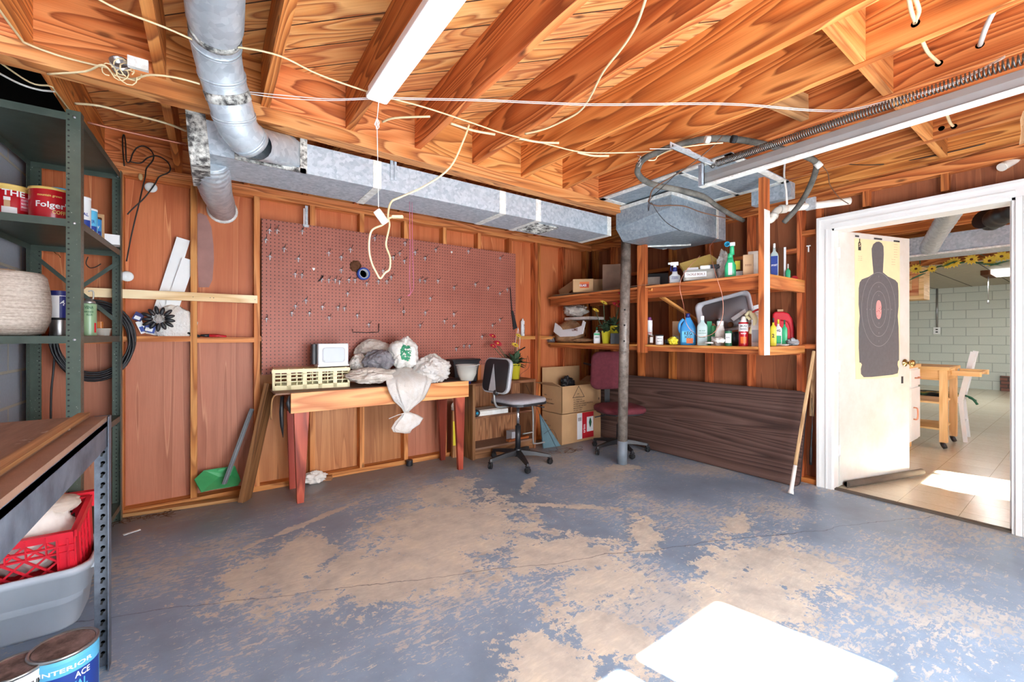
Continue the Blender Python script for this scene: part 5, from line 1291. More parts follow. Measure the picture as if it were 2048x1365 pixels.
# ------------------------------------------------------------------ floor line: scoop, bars, planks, scraps
o = thing('green_scoop', 'green plastic dustpan scoop on the bottom plate between the studs', 'dustpan', on(430, 965, y=3.74))
def SP(x, y, yy): return on(x, y, y=yy)
top = [(405,943,3.80),(450,933,3.84),(470,934,3.82)]
V = [SP(388,960,3.72), SP(407,942,3.79), SP(470,932,3.80), SP(482,962,3.74), SP(476,972,3.70), SP(421,981,3.68), SP(402,986,3.66), SP(438,955,3.80), SP(462,952,3.81)]
b = MB(); b.add(V, [(0,1,7,6),(1,2,8,7),(2,3,4,8),(6,7,5),(7,8,4,5)]); 
g = b.build('pan', M['green'], o, world=True); sm_ = g.modifiers.new('thick', 'SOLIDIFY'); sm_.thickness = 0.006
b = MB(); b.bar(SP(436,941,3.79), SP(466,934,3.79), 0.02, 0.012); b.build('grip', M['green'], o, world=True)
a_, b__ = on(446, 975, y=3.72), on(504, 818, y=3.785); o = thing('black_channel_bar', 'dark grooved metal bar leaning in the green scoop', 'bar', a_)
b = MB(); b.bar(a_, b__, 0.030, 0.010, (0,-1,0)); b.build('bar', M['black'], o, world=True); b = MB(); b.bar(a_ + Vector((0,-0.007,0)), b__ + Vector((0,-0.007,0)), 0.008, 0.006, (0,-1,0)); b.build('groove', M['gun'], o, world=True)
a_, b__ = on(489, 1003, z=0.0) + Vector((0,0,0.002)), on(541, 768, y=3.70); o = thing('leaning_plank', 'long brown plank leaning against the left end of the red-legged bench', 'plank', a_)
b = MB(); d = (b__-a_).normalized(); b.bar(a_, b__, 0.035, 0.125, (0.5, 0.86, 0)); b.build('plank', M['darkplank'], o, world=True)
for x0, y0, x1, y1, w_, h_, m, lb in ((240,1034,478,1000,0.07,0.022,'scrap','long thin scrap of wood on the floor before the left plate'), (610,964,664,960,0.05,0.035,'scrap','short scrap block by the left red leg'), (340,1005,574,963,0.022,0.02,'white','long white plastic strip along the bottom plate'), (590,957,690,944,0.03,0.012,'white','short white plastic strip under the bench')):
    a_, b__ = on(x0, y0, z=0.0), on(x1, y1, z=0.0); a_.z = b__.z = h_/2 + 0.001; o = thing('wood_scrap' if m == 'scrap' else 'white_strip', lb, 'scrap', (a_+b__)/2 - Vector((0,0,h_/2))); b = MB(); b.bar(a_, b__, w_, h_); b.build('piece', M[m], o, world=True)
p = on(460, 985, z=0); o = thing('small_jar', 'small dusty glass jar on its side by the wall plate', 'jar', (p.x, p.y, 0)); b = MB(); b.lathe([(0.02,-0.03),(0.022,0.0),(0.022,0.02),(0.014,0.03)], (p.x, p.y, 0.023), 14, Matrix.Rotation(R(80), 4, 'Y')); b.build('jar', M['tin'], o, world=True)
random.seed(3)
for k, (x, y, lb) in enumerate(((315,1035,'tangle of dark twigs and dust on the floor near the green scoop'), (265,1040,'second wisp of dark twigs beside the rack foot'))):
    p = on(x, y, z=0.004); o = thing('twig_tangle', lb, 'debris', p); b = MB()
    for j in range(16):
        a = random.uniform(0, 6.28); q = p + Vector((random.uniform(-.06,.06), random.uniform(-.03,.03), 0.004)); l = random.uniform(.02,.06)
        b.tube([q, q + Vector((l*math.cos(a), l*math.sin(a)*.6, random.uniform(.0,.015))), q + Vector((2*l*math.cos(a+.5), 2*l*math.sin(a+.5)*.6, 0.002))], 0.0014, 4)
    b.build('twigs', M['seedbrown'], o, world=True, kind='stuff')
p = on(262, 1068, z=0); o = thing('paper_scrap', 'torn white paper scrap lying on the floor at left', 'paper', (p.x, p.y, 0)); b = MB(); b.bar((p.x-0.035, p.y, 0.0022), (p.x+0.04, p.y+0.03, 0.004), 0.02, 0.003); b.build('scrap', M['whitelabel'], o, world=True)

# ------------------------------------------------------------------ pegboard and what hangs on it
pg = thing('pegboard', 'large brown pegboard panel on the back wall above the wooden bench', 'pegboard', (1.54, YB, 0.9))
MB().box((0.325, YB-0.008, 0.90), (2.765, YB-0.0005, 2.118)).build('board', M['peg'], pg, world=True)
def zp(x, y, yy=None): return on(500 + x/3.531, 400 + y/3.531, y=YB-0.0085 if yy is None else yy)
hooks = [(137,215),(190,215),(110,280),(240,345),(140,400),(340,415),(368,220),(555,375),(708,350),(643,405),(643,495),(318,525),(365,530),(505,560),(555,565),(600,565),(630,575),(697,565),(740,565),(823,590),(905,575),(965,575),(880,270),(1093,305),(1055,375),(1165,370),(1310,350),(1540,362),(1765,410),(1010,405),(1090,430),(1235,410),(995,545),(938,500),(1199,565),(1234,570),(1325,570),(1590,595),(1440,618),(1680,620),(1763,660),(1815,632),(688,660),(1053,705),(393,710),(320,750),(295,800),(418,800),(510,755),(620,760),(665,765),(557,830),(757,815),(115,840),(838,880),(1235,795),(1272,695),(1438,805),(1372,855),(1438,890),(1199,885),(1711,885),(1763,845),(1637,965),(1455,1050),(1510,1030),(1548,1030)]
h0 = thing('peg_hook', 'small steel peg hook with a dark prong stuck in the brown pegboard', 'hook', (0, 0, 0), group='peg hooks on the brown pegboard')
b = MB(); b.tube([(-0.012,-0.004,-0.006),(0,-0.007,0.004),(0.012,-0.004,-0.006)], 0.0022, 5); b.tube([(0,-0.006,0.012),(0,-0.006,-0.022)], 0.0026, 5); b.build('clip', M['zinc'], h0)
b = MB(); b.tube([(0,0.004,0.008),(0,-0.006,0.008),(0.001,-0.03,0.006),(0.002,-0.055,0.010),(0.002,-0.062,0.022)], 0.0018, 5); b.build('prong', M['blackwire'], h0)
for i, (x, y) in enumerate(hooks):
    o = h0 if i == 0 else copy_tree(h0); o.location = zp(x, y); o.scale = (1.35, 1.0, 1.35)
def world_at(o): return o
o = thing('eye_hook', 'steel eye hook with a ring in the middle of the pegboard', 'hook', zp(1083, 790)); c0 = zp(1083, 790)
b = MB(); b.tube([c0 + Vector((0.011*math.cos(k*0.63), -0.01, 0.011*math.sin(k*0.63))) for k in range(10)], 0.003, 6, closed=True); b.build('ring', M['zinc'], o, world=True)
b = MB(); b.tube([c0 + Vector((0,-0.008,0.045)), c0 + Vector((0,-0.012,0.012))], 0.0028, 6); b.tube([c0 + Vector((0,-0.012,-0.012)), c0 + Vector((0,-0.010,-0.04))], 0.0028, 6); b.build('shank', M['black'], o, world=True)
c0 = zp(800, 523, YB-0.035); o = thing('tape_roll', 'roll of blue tape hanging on the pegboard', 'tape roll', c0)
q = Matrix.Rotation(R(90), 4, 'X')
b = MB(); b.lathe([(0.040,-0.02),(0.054,-0.02),(0.054,0.02),(0.040,0.02),(0.040,-0.02)], c0, 28, q); b.build('tape', M['blueink'], o, world=True)
b = MB(); b.lathe([(0.033,-0.0205),(0.040,-0.0205),(0.040,0.0205),(0.033,0.0205),(0.033,-0.0205)], c0, 28, q); b.build('core', M['silverplastic'], o, world=True)
c0 = zp(745, 470, YB-0.012); lump('steel_wool_pad', 'dark fuzzy pad on the pegboard beside the blue tape', 'pad', c0, (0.045, 0.011, 0.045), 'seedbrown', 8, 0.35, 6, part='pad')
c0 = zp(500, 560); o = thing('black_swivel_hook', 'black swivel tool hook among the pegboard hooks at left', 'hook', c0); b = MB(); b.tube([c0 + Vector((-0.02,-0.012,-0.02)), c0 + Vector((0,-0.012,0.0)), c0 + Vector((0.012,-0.012,0.028))], 0.006, 6); b.build('hook', M['black'], o, world=True)
c0 = zp(450, 487); o = thing('heart_sticker', 'tiny white heart on the pegboard', 'sticker', c0); b = MB(); b.prism([(0,-0.016),(0.010,-0.002),(0.010,0.006),(0.005,0.009),(0,0.004),(-0.005,0.009),(-0.010,0.006),(-0.010,-0.002)], 0, 0.001, frameM(c0, (1,0,0), (0,0,1))); b.build('heart', M['white'], o, world=True)
c0 = zp(1424, 368); o = thing('heart_sticker', 'small pale heart near the pegboard top right', 'sticker', c0); b = MB(); b.prism([(0,-0.016),(0.010,-0.002),(0.010,0.006),(0.005,0.009),(0,0.004),(-0.005,0.009),(-0.010,0.006),(-0.010,-0.002)], 0, 0.001, frameM(c0, (1,0,0), (0,0,1))); b.build('heart', M['tape'], o, world=True)
o = thing('dark_wire_rack', 'dark wire tool bracket with upturned ends low on the pegboard', 'tool holder', zp(820, 935)); P = [zp(720,915), zp(722,935), zp(820,938), zp(905,935), zp(908,875)]
b = MB(); b.tube([v + Vector((0,-0.012,0)) for v in P], 0.0035, 6); b.build('wire', M['blackwire'], o, world=True)
# narrow bright steel bracket at the pegboard top
o = thing('steel_bracket', 'narrow bright steel bracket above the pegboard at left', 'bracket', zp(385, 180)); b = MB(); b.box(tuple(zp(388,42)+Vector((-0.0,-0.01,0))), tuple(zp(402,42)+Vector((0.006,-0.006,-0.165)))); a0 = zp(385,180); b.box((a0.x-0.012, YB-0.02, a0.z-0.014), (a0.x+0.03, YB-0.0095, a0.z+0.006)); b.build('bracket', M['steelstrip'], o, world=True)
b = MB(); a0 = zp(384, 60); b.box((a0.x-0.006, YB-0.008, a0.z-0.14), (a0.x+0.002, YB-0.0, a0.z)); b.build('edge', M['white'], o, world=True)
# grey scraper hanging at the right end
P0, P1 = zp(1838, 625, YB-0.02), zp(1850, 780, YB-0.02); o = thing('black_spatula', 'long black handled spatula hanging at the right end of the pegboard', 'spatula', P0)
b = MB(); b.tube([P0, P1], 0.005, 8); b.build('handle', M['black'], o, world=True)
A = [zp(1843,782,YB-0.02), zp(1858,785,YB-0.02), zp(1886,905,YB-0.02), zp(1860,918,YB-0.02)]
b = MB(); b.add(A + [v + Vector((0,-0.006,0)) for v in A], [(0,1,2,3),(7,6,5,4),(0,4,5,1),(1,5,6,2),(2,6,7,3),(3,7,4,0)]); b.build('blade', M['black'], o, world=True)
c0 = zp(1950, 895, YB-0.02); o = thing('caulk_tube', 'upright white printed tube standing on the rail beside the pegboard', 'tube', (c0.x, YB+0.03, zn)); b = MB(); b.lathe([(0.023,0),(0.023,0.18),(0.012,0.187),(0.006,0.21)], (c0.x, YB+0.045, zn), 14); b.build('tube', M['whitelabel'], o, world=True)
b = MB(); put_text(b, 'SILICONE', 0.11, 0.02, frameM((c0.x-0.004, YB+0.0215, zn+0.09), (0,0,-1), (1,0,0)), True); b.build('lettering', M['inkfaint'], o, world=True)

# ------------------------------------------------------------------ red-legged wooden bench
be = thing('wooden_workbench', 'long wooden workbench with red tapered legs and a pale front apron', 'workbench', (1.17, 3.52, 0))
BT = 0.80
b = MB(); b.box((0.37, 3.36, BT-0.012), (1.95, 3.792, BT)); b.build('bench_top', M['particle'], be, world=True)
b = MB(); b.tube(spline([(0.36,3.50,BT-0.20),(0.355,3.45,BT-0.12),(0.37,3.42,BT-0.02),(0.46,3.40,BT-0.004)], 4), 0.006, 6); b.build('edge_trim', M['scrap'], be, world=True)
b = MB(); b.box((0.462, 3.325, BT-0.145), (1.90, 3.347, BT-0.002)); b.build('apron', M['apron'], be, world=True, bevel=0.002)
b = MB(); b.box((0.462, 3.348, BT-0.145), (0.484, 3.79, BT-0.013)); b.build('end_apron', M['redpaint'], be, world=True)
b = MB(); b.box((1.878, 3.348, BT-0.145), (1.90, 3.79, BT-0.013)); b.build('end_apron', M['redpaint'], be, world=True)
for x, y, sx in ((0.486, 3.349, 1), (1.876, 3.349, -1), (0.486, 3.70, 1), (1.876, 3.70, -1)):
    b = MB(); wt, wb_, th = 0.10, 0.045, 0.085
    zt = BT-0.013
    P = [(x, y), (x+sx*wt, y), (x+sx*wt, y+0.04), (x, y+0.04)]
    Pb = [(x+sx*0.02, y), (x+sx*(0.02+wb_), y), (x+sx*(0.02+wb_), y+0.035), (x+sx*0.02, y+0.035)]
    vs = [(a, c, 0) for a, c in Pb] + [(a, c, zt-0.14) for a, c in P] + [(a, c, zt) for a, c in P]
    fs = [(3,2,1,0)] + [(i,(i+1)%4,4+(i+1)%4,4+i) for i in range(4)] + [(4+i,4+(i+1)%4,8+(i+1)%4,8+i) for i in range(4)] + [(8,9,10,11)]
    if sx < 0: fs = [f[::-1] for f in fs]
    us = [[(vs[k][2], vs[k][0] + vs[k][1]) for k in f] for f in fs]
    b.add(vs, fs, us); b.build('leg', M['redpaint'], be, world=True, bevel=0.002)
# bent black arm hanging at the bench end
o = thing('black_bent_arm', 'black pointed metal arm hanging at the left end of the bench', 'tool', (0.41, 3.40, 0.60)); b = MB(); b.tube([(0.42,3.42,0.77),(0.415,3.42,0.66),(0.42,3.43,0.56),(0.428,3.44,0.47)], [0.012,0.015,0.012,0.002], 8); b.build('arm', M['black'], o, world=True)
b = MB(); b.tube([(0.455,3.34,0.785),(0.445,3.335,0.73),(0.46,3.335,0.66)], [0.004,0.014,0.006], 8); b.build('bracket', M['black'], o, world=True)
# cream basket
cb_ = thing('cream_basket', 'cream plastic slotted basket lying on the left end of the bench', 'basket', (0.63, 3.64, BT+0.001))
Qc = Matrix.Translation((0.635, 3.50, BT+0.002)) @ Matrix.Rotation(R(-7), 4, 'Z')
def slotted(par, mat, Q, w_, d_, h_, th=0.005):
    for nm, L, O, dx in (('front', w_, (-w_/2, 0, 0), (1,0,0)), ('back', w_, (-w_/2, d_, 0), (1,0,0)), ('side', d_, (-w_/2, 0, 0), (0,1,0)), ('side', d_, (w_/2, 0, 0), (0,1,0))):
        X_ = Vector(dx); O = Vector(O); b = MB()
        def bx(u0, u1, z0, z1, e=0.0):
            lo = O + X_*u0; hi = O + X_*u1; nrm = Vector((X_.y, X_.x, 0))*(th/2+e); b.box(tuple(lo-nrm+Vector((0,0,z0))), tuple(hi+nrm+Vector((0,0,z1))), Q)
        bx(0, L, h_-0.022, h_, 0.004); bx(0, L, 0, 0.035, 0.0); nn = max(3, round(L/0.105))
        for k in range(nn+1): u = L*k/nn; bx(max(0, u-0.014), min(L, u+0.014), 0, h_, 0.0)
        for k in range(nn): u = L*(k+0.5)/nn; bx(u-0.003, u+0.003, 0.03, h_)
        for z in (0.062, 0.09, 0.116): bx(0, L, z-0.003, z+0.003)
        b.build('slotted_panel', mat, par, world=True)
    b = MB(); b.box((-w_/2, 0, 0), (w_/2, d_, 0.005), Q); b.build('base', mat, par, world=True)
    b = MB()
    b.box((-w_/2, 0, h_), (w_/2, d_, h_+0.004), Q)
    for k in range(6): b.box((-w_/2+k*w_/5.3, 0, h_+0.004), (-w_/2+k*w_/5.3+0.006, d_, h_+0.008), Q)
    b.build('upper_panel', mat, par, world=True)
slotted(cb_, M['cream_plastic'], Qc, 0.53, 0.24, 0.150)
# white bread box standing on it
bb = thing('white_bread_box', 'small white appliance with a grey rounded door on the cream basket', 'appliance', (0.80, 3.62, BT+0.16))
Qb = Matrix.Translation(Qc @ Vector((0.155, 0.055, 0.162))) @ Matrix.Rotation(R(2), 4, 'Z')
b = MB(); b.rbox((-0.115, 0.0, 0.0), (0.115, 0.12, 0.180), 0.012, 3, Qb); b.build('case', M['greylid'], bb, world=True, bevel=0.004)
b = MB(); b.prism([(x, y) for x, y in ringp(-0.085, 0.03, 0.085, 0.150, 0.022)], 0.0, 0.006, Qb @ frameM((0, 0.0, 0.0), (1,0,0), (0,0,1))); b.build('door', M['silverplastic'], bb, world=True)
b = MB(); b.prism([(x, y) for x, y in ringp(-0.078, 0.042, 0.078, 0.145, 0.02)], 0.006, 0.009, Qb @ frameM((0, 0.0, 0.0), (1,0,0), (0,0,1))); b.box((-0.07, -0.012, 0.036), (0.07, -0.006, 0.042), Qb); b.build('door_panel', M['tote'], bb, world=True)
b = MB(); b.rbox((-0.15, 0.045, 0.02), (-0.116, 0.11, 0.175), 0.01, 3, Qb); b.build('side_housing', M['black'], bb, world=True)
b = MB(); b.box((-0.118, -0.002, 0.0), (0.118, 0.122, 0.012), Qb); b.build('base', M['greylid'], bb, world=True)

# heap of grocery bags
zb = BT + 0.001
for nm, lb, x, y, t_, r, m, sd, fl in (
    ('grocery_bag', 'round stuffed white bag with green print on top of the heap', 808, 708, 3.62, (0.115, 0.10, 0.125), 'baground', 1, None),
    ('grocery_bag', 'grey and green striped bag bulging at the middle of the heap', 760, 722, 3.50, (0.12, 0.085, 0.085), 'baggrey', 2, None),
    ('grocery_bag', 'white bag with green stripe beside the cream basket', 722, 728, 3.55, (0.085, 0.09, 0.075), 'bagstripe', 3, None),
    ('grocery_bag', 'dusty brownish bag at the back of the heap', 752, 702, 3.72, (0.17, 0.07, 0.085), 'bagdirty', 4, None),
    ('grocery_bag', 'clear bag of white cloths at the right of the heap', 868, 738, 3.66, (0.155, 0.11, 0.105), 'bagclear', 5, zb),
    ('grocery_bag', 'flat dusty bag along the bench front under the heap', 745, 752, 3.40, (0.19, 0.12, 0.06), 'bagdirty', 6, zb)):
    c0 = on(x, y, t=t_); c0.y = min(c0.y, YB - 0.02 - r[1]*1.15); lump(nm, lb, 'bag', c0, r, m, sd, 0.34, 2.6, flat=fl, n=84, mm=56)
# the clear bag that hangs down over the apron and its knotted tail
hb = thing('hanging_plastic_bag', 'translucent bag spilling over the bench front to a knotted tail', 'bag', on(818, 800, y=3.28))
def wrinkled(rings, seed, m, name, par, n=64):
    """rings: (px, py, Y plane, half width, half depth)"""
    vs = []
    for i, (x, y, yy, hw, hd) in enumerate(rings):
        c_ = on(x, y, y=yy)
        for k in range(n):
            t = 2*PI*k/n; a = 1 + 0.22*mnoise.noise(Vector((math.cos(t)*2.5, math.sin(t)*2.5, i*0.25+seed))) + 0.20*(0.5-abs(mnoise.noise(Vector((math.cos(t)*7, math.sin(t)*7, i*0.12+seed)))))
            vs.append(c_ + Vector((hw*math.cos(t)*a, hd*math.sin(t)*a, 0)))
    b = MB(); N = len(rings); b.add(vs, [(i*n+k, i*n+(k+1)%n, (i+1)*n+(k+1)%n, (i+1)*n+k)[::-1] for i in range(N-1) for k in range(n)] + [tuple(range(n)), tuple(range((N-1)*n, N*n))[::-1]], None, True)
    return b.build(name, m, par, world=True)
wrinkled([(812,733,3.52,0.05,0.05),(812,740,3.48,0.15,0.09),(816,752,3.38,0.185,0.085),(820,764,3.28,0.18,0.05),(820,782,3.262,0.15,0.042),(820,800,3.27,0.115,0.035),(816,815,3.28,0.05,0.025),(812,826,3.285,0.014,0.012)], 3, M['bagclear'], 'bag_body', hb)
wrinkled([(812,824,3.285,0.012,0.012),(818,832,3.28,0.065,0.02),(820,840,3.275,0.105,0.024),(812,853,3.275,0.105,0.018),(806,862,3.275,0.07,0.012),(815,867,3.275,0.02,0.006)], 7, M['bagclear'], 'knotted_tail', hb)
b = MB(); b.tube([on(811,826,y=3.275), on(795,831,y=3.27), on(778,838,y=3.265)], 0.003, 5); b.build('tie_end', M['string'], hb, world=True)
# mixing bowl, black bins
c0 = on(934, 742, t=3.78); bo = thing('glass_mixing_bowl', 'clear plastic mixing bowl with a spout on the right end of the bench', 'bowl', (c0.x, min(c0.y, 3.62), zb))
b = MB(); b.lathe([(0.055,0.0),(0.062,0.004),(0.085,0.06),(0.098,0.135),(0.106,0.135),(0.106,0.142),(0.095,0.142),(0.082,0.062),(0.058,0.008),(0.0001,0.006)], (0,0,0), 32); b.build('bowl', M['clear'], bo)
b = MB(); b.lathe([(0.055,0.008),(0.078,0.062),(0.082,0.072),(0.0001,0.076)], (0,0,0), 28); b.build('dusty_contents', M['cloth2'], bo)
b = MB(); b.prism([(0.09,-0.025),(0.135,0.0),(0.09,0.025)], 0.132, 0.142); b.build('spout', M['clear'], bo)
o = thing('black_bin', 'black plastic bin standing behind the mixing bowl', 'bin', (2.0, 3.70, 0.80)); b = MB(); vs = [(x*(0.15 if z else 0.12)+2.06, y*(0.07 if z else 0.055)+3.71, z*0.225+0.742) for z in (0,1) for x, y in ((-1,-1),(1,-1),(1,1),(-1,1))]
b.add(vs, [(3,2,1,0),(4,5,6,7),(0,1,5,4),(1,2,6,5),(2,3,7,6),(3,0,4,7)]); b.box((1.90,3.635,0.955),(2.22,3.785,0.975)); b.build('bin', M['black'], o, world=True, bevel=0.008)
o = thing('blue_black_pail', 'dark blue-black pail beside the mixing bowl', 'pail', (1.99, 3.62, 0.801)); b = MB(); b.lathe([(0.045,0.0),(0.055,0.10),(0.05,0.10),(0.042,0.006),(0.0001,0.006)], (0,0,0), 20); b.build('pail', M['navy'], o)
o.location = (2.02, 3.585, 0.742)
MB_ = MB(); o2 = thing('black_liner', 'black plastic sheet lying on the right end of the bench', 'sheet', (1.7, 3.5, zb)); MB_.box((1.50,3.38,zb+0.0005),(1.93,3.60,zb+0.004)); MB_.build('sheet', M['blackmatte'], o2, world=True)
C.objects['glass_mixing_bowl'].location.z = zb + 0.0045

def flower(par, c, r, m, up=(0,-0.6,0.8), n=14, rings=2):
    q = Vector(up).normalized().to_track_quat('Z', 'Y').to_matrix().to_4x4(); b = MB()
    for j in range(rings):
        for k in range(n):
            a = 2*PI*(k+0.5*j)/n; r1 = r*(1-0.25*j); l = 0.12*r*j
            P = [Vector((0.15*r*math.cos(a-.3),0.15*r*math.sin(a-.3),l)), Vector((r1*0.7*math.cos(a-.16),r1*0.7*math.sin(a-.16),l+0.16*r)), Vector((r1*math.cos(a),r1*math.sin(a),l+0.10*r)), Vector((r1*0.7*math.cos(a+.16),r1*0.7*math.sin(a+.16),l+0.16*r)), Vector((0.15*r*math.cos(a+.3),0.15*r*math.sin(a+.3),l))]
            P = [Vector(c) + q @ p for p in P]; b.add(P + [p - q @ Vector((0,0,0.0015)) for p in P], [(0,1,2,3,4),(9,8,7,6,5)] + [(i,5+i,5+(i+1)%5,(i+1)%5) for i in range(5)])
    f = b.build('blossom', m, par, world=True)
    b = MB(); b.sphere(Vector(c) + q @ Vector((0,0,0.12*r)), r*0.22, 10, 6, (1,1,0.6), q); b.build('flower_centre', M['seedbrown' if m is M['petalyellow'] else 'petalyellow'], f, world=False if False else True)
    return f
_fb = flower
def flower(par, c, r, m, **kw):
    # the centre hangs under its blossom; both built in world space
    return _fb(par, c, r, m, **kw)
def leaf(b, a, d, L, w_, droop=0.35):
    d = Vector(d).normalized(); s = d.cross(Vector((0,0,1))).normalized() if abs(d.z) < 0.95 else Vector((1,0,0)); a = Vector(a); P = []
    for k, f in enumerate((0, 0.3, 0.65, 1.0)):
        c_ = a + d*L*f - Vector((0,0,droop*L*f*f)); ww = w_*(0.2, 0.9, 0.75, 0.05)[k]; P += [c_ - s*ww/2, c_ + Vector((0,0,-ww*0.18)), c_ + s*ww/2]
    b.add(P, [(3*i+j, 3*i+j+1, 3*i+j+4, 3*i+j+3) for i in range(3) for j in range(2)], None, True)
    b.add([p - Vector((0,0,0.0012)) for p in P], [(3*i+j, 3*i+j+3, 3*i+j+4, 3*i+j+1) for i in range(3) for j in range(2)], None, True)
def plant(name, label, base, r, h, blossoms, seed, nl=16, L=0.13, spread=0.5, pot='yellow'):
    o = thing(name, label, 'plant', base); random.seed(seed); B = Vector(base)
    b = MB(); b.lathe([(r*0.72,0),(r*0.95,h*0.92),(r*1.03,h*0.92),(r*1.03,h),(r*0.92,h),(r*0.88,h*0.8),(0.0001,h*0.8)], (0,0,0), 26); b.build('pot', M[pot], o)
    for c_, rr_, m in blossoms:
        c_ = Vector(c_); b = MB(); b.tube(spline([B + Vector((0,0,h*0.8)), (B*0.5 + c_*0.5) + Vector((random.uniform(-.02,.02),0,0.04)), c_], 5), 0.003, 5); b.build('stem', M['leaf'], o, world=True); flower(o, c_, rr_, M[m])
    b = MB()
    for k in range(nl):
        a = 2*PI*k/nl + random.uniform(-.2,.2); el = random.uniform(0.1, 1.2)
        leaf(b, B + Vector((0,0,h*0.85 + random.uniform(0,.05))), (math.cos(a)*math.cos(el), math.sin(a)*math.cos(el)*0.7, math.sin(el)), L*random.uniform(.7,1.2), L*random.uniform(.3,.45), random.uniform(.1,.6))
    b.build('leaves', M['leaf'], o, world=True, kind='stuff'); return o

# ------------------------------------------------------------------ low bookcase right of the bench
KX0, KX1, KY0, KY1, KZ = 2.06, 2.84, 3.53, 3.795, 0.735
bk = thing('low_bookcase', 'low wood-grain bookcase behind the grey office chair', 'bookcase', (2.45, 3.66, 0))
MB().box((KX0, KY0, 0), (KX0+0.03, KY1, KZ)).build('side_panel', M['bookcase'], bk, world=True)
MB().box((KX1-0.022, KY0, 0), (KX1, KY1, KZ)).build('side_panel', M['bookcase'], bk, world=True)
MB().box((KX0-0.12, KY0-0.0, KZ), (KX1+0.005, KY1, KZ+0.006)).build('top_panel', M['bookcase'], bk, world=True)
MB().box((KX0+0.03, KY0, KZ-0.022), (KX1-0.022, KY1, KZ)).build('top_panel', M['bookcase'], bk, world=True)
MB().box((KX0+0.03, KY0+0.005, 0.395), (KX1-0.022, KY1, 0.415)).build('shelf', M['bookcase'], bk, world=True)
MB().box((KX0+0.03, KY0+0.005, 0.09), (KX1-0.022, KY1-0.006, 0.108)).build('shelf', M['particle'], bk, world=True)
MB().box((KX0+0.03, KY1-0.006, 0.0), (KX1-0.022, KY1, KZ)).build('back_panel', M['bookcase_face'], bk, world=True)
MB().box((KX0+0.03, KY0+0.02, 0.0), (KX1-0.022, KY0+0.035, 0.09)).build('kick_board', M['bookcase'], bk, world=True)
MB().box((2.52, KY0+0.01, 0.415), (2.538, KY1-0.006, KZ-0.022)).build('divider', M['bookcase'], bk, world=True)
o = thing('white_flat_box', 'long flat white box on the bookcase shelf', 'box', (2.3, 3.62, 0.416)); MB().box((2.135,3.545,0.4155),(2.49,3.70,0.462)).build('box', M['dirtywhite'], o, world=True, bevel=0.003)
o = thing('papers', 'loose paper sheets lying on the flat white box', 'paper', (2.3, 3.6, 0.463)); MB().box((2.15,3.56,0.463),(2.40,3.72,0.472)).build('sheets', M['cloth2'], o, world=True)
o = thing('tape_spool', 'small dark spool with a teal centre on the bookcase shelf', 'spool', (2.115, 3.56, 0.416)); b = MB(); b.lathe([(0.012,-0.02),(0.032,-0.02),(0.032,0.02),(0.012,0.02),(0.012,-0.02)], (2.118,3.56,0.449), 20, Matrix.Rotation(R(90),4,'X')); b.build('tape', M['black'], o, world=True); b = MB(); b.lathe([(0.006,-0.0205),(0.013,-0.0205),(0.013,0.0205)], (2.118,3.56,0.449), 16, Matrix.Rotation(R(90),4,'X')); b.build('core', M['teal'], o, world=True)
o = thing('red_wood_offcut', 'thin red-brown offcut on the lowest bookcase shelf', 'offcut', (2.7, 3.6, 0.109)); b = MB(); b.bar((2.50,3.57,0.12),(2.78,3.60,0.12),0.05,0.02); b.build('piece', M['studred'], o, world=True)
o = thing('grey_box', 'small grey box in the lower bookcase bay', 'box', (2.62, 3.62, 0.109)); MB().box((2.56,3.58,0.1085),(2.66,3.68,0.20)).build('box', M['silverplastic'], o, world=True)
plant('silk_flower_pot', 'yellow pot of red and yellow silk flowers on the low bookcase', (2.66, 3.66, KZ+0.007), 0.062, 0.165,
      ((on(985,673,y=3.62),0.042,'petalred'),(on(995,688,y=3.58),0.055,'petalred'),(on(986,693,y=3.60),0.04,'petalred'),(on(1030,691,y=3.58),0.046,'petalyellow'),(on(1037,672,y=3.62),0.036,'petalyellow')), 21, 34, 0.16)
o = thing('wire_tool_rack', 'wire whisk and dark bent wires hanging right of the flower pot', 'wire tools', on(1045, 700, y=3.76)); b = MB()
for dx in (-4, 0, 4): b.tube(spline([on(1036,655,y=3.76), on(1036+dx,675,y=3.76), on(1034+dx,700,y=3.76), on(1033,705,y=3.76)], 4), 0.002, 5)
b.build('whisk', M['zinc'], o, world=True)
b = MB(); b.tube(spline([on(1033,705,y=3.75), on(1050,695,y=3.75)], 2), 0.007, 6); b.tube(spline([on(1033,720,y=3.74), on(1050,735,y=3.74), on(1055,712,y=3.74), on(1058,735,y=3.74), on(1040,752,y=3.74), on(1052,775,y=3.72)], 5), 0.002, 5); b.build('wire', M['blackwire'], o, world=True)
o = thing('yellow_label_board', 'upright board with a yellow strip leaning behind the right red leg', 'board', (1.93, 3.76, 0)); b = MB(); b.box((1.945,3.72,0.0),(2.04,3.755,0.46)); b.build('board', M['scrap'], o, world=True); b = MB(); b.box((1.947,3.7185,0.12),(1.985,3.72,0.36)); b.build('strip', M['yellow'], o, world=True)
lump('torn_rag', 'torn grey rag stuffed on top of the upright board', 'rag', (1.99, 3.735, 0.50), (0.05, 0.03, 0.05), 'cloth2', 9, 0.4, 4, flat=0.461, part='rag')
p = on(809, 925, z=0); can('black_can', 'small black tin on the floor by the wall plate under the bench', 'tin', (p.x, 3.74, 0), 0.030, 0.045, 'black', 'black')
lump('torn_cloth', 'torn white cloth on the floor beside the left red leg', 'cloth', (0.70, 3.74, 0.045), (0.075, 0.035, 0.045), 'cloth', 12, 0.5, 4, flat=0.001, part='cloth')

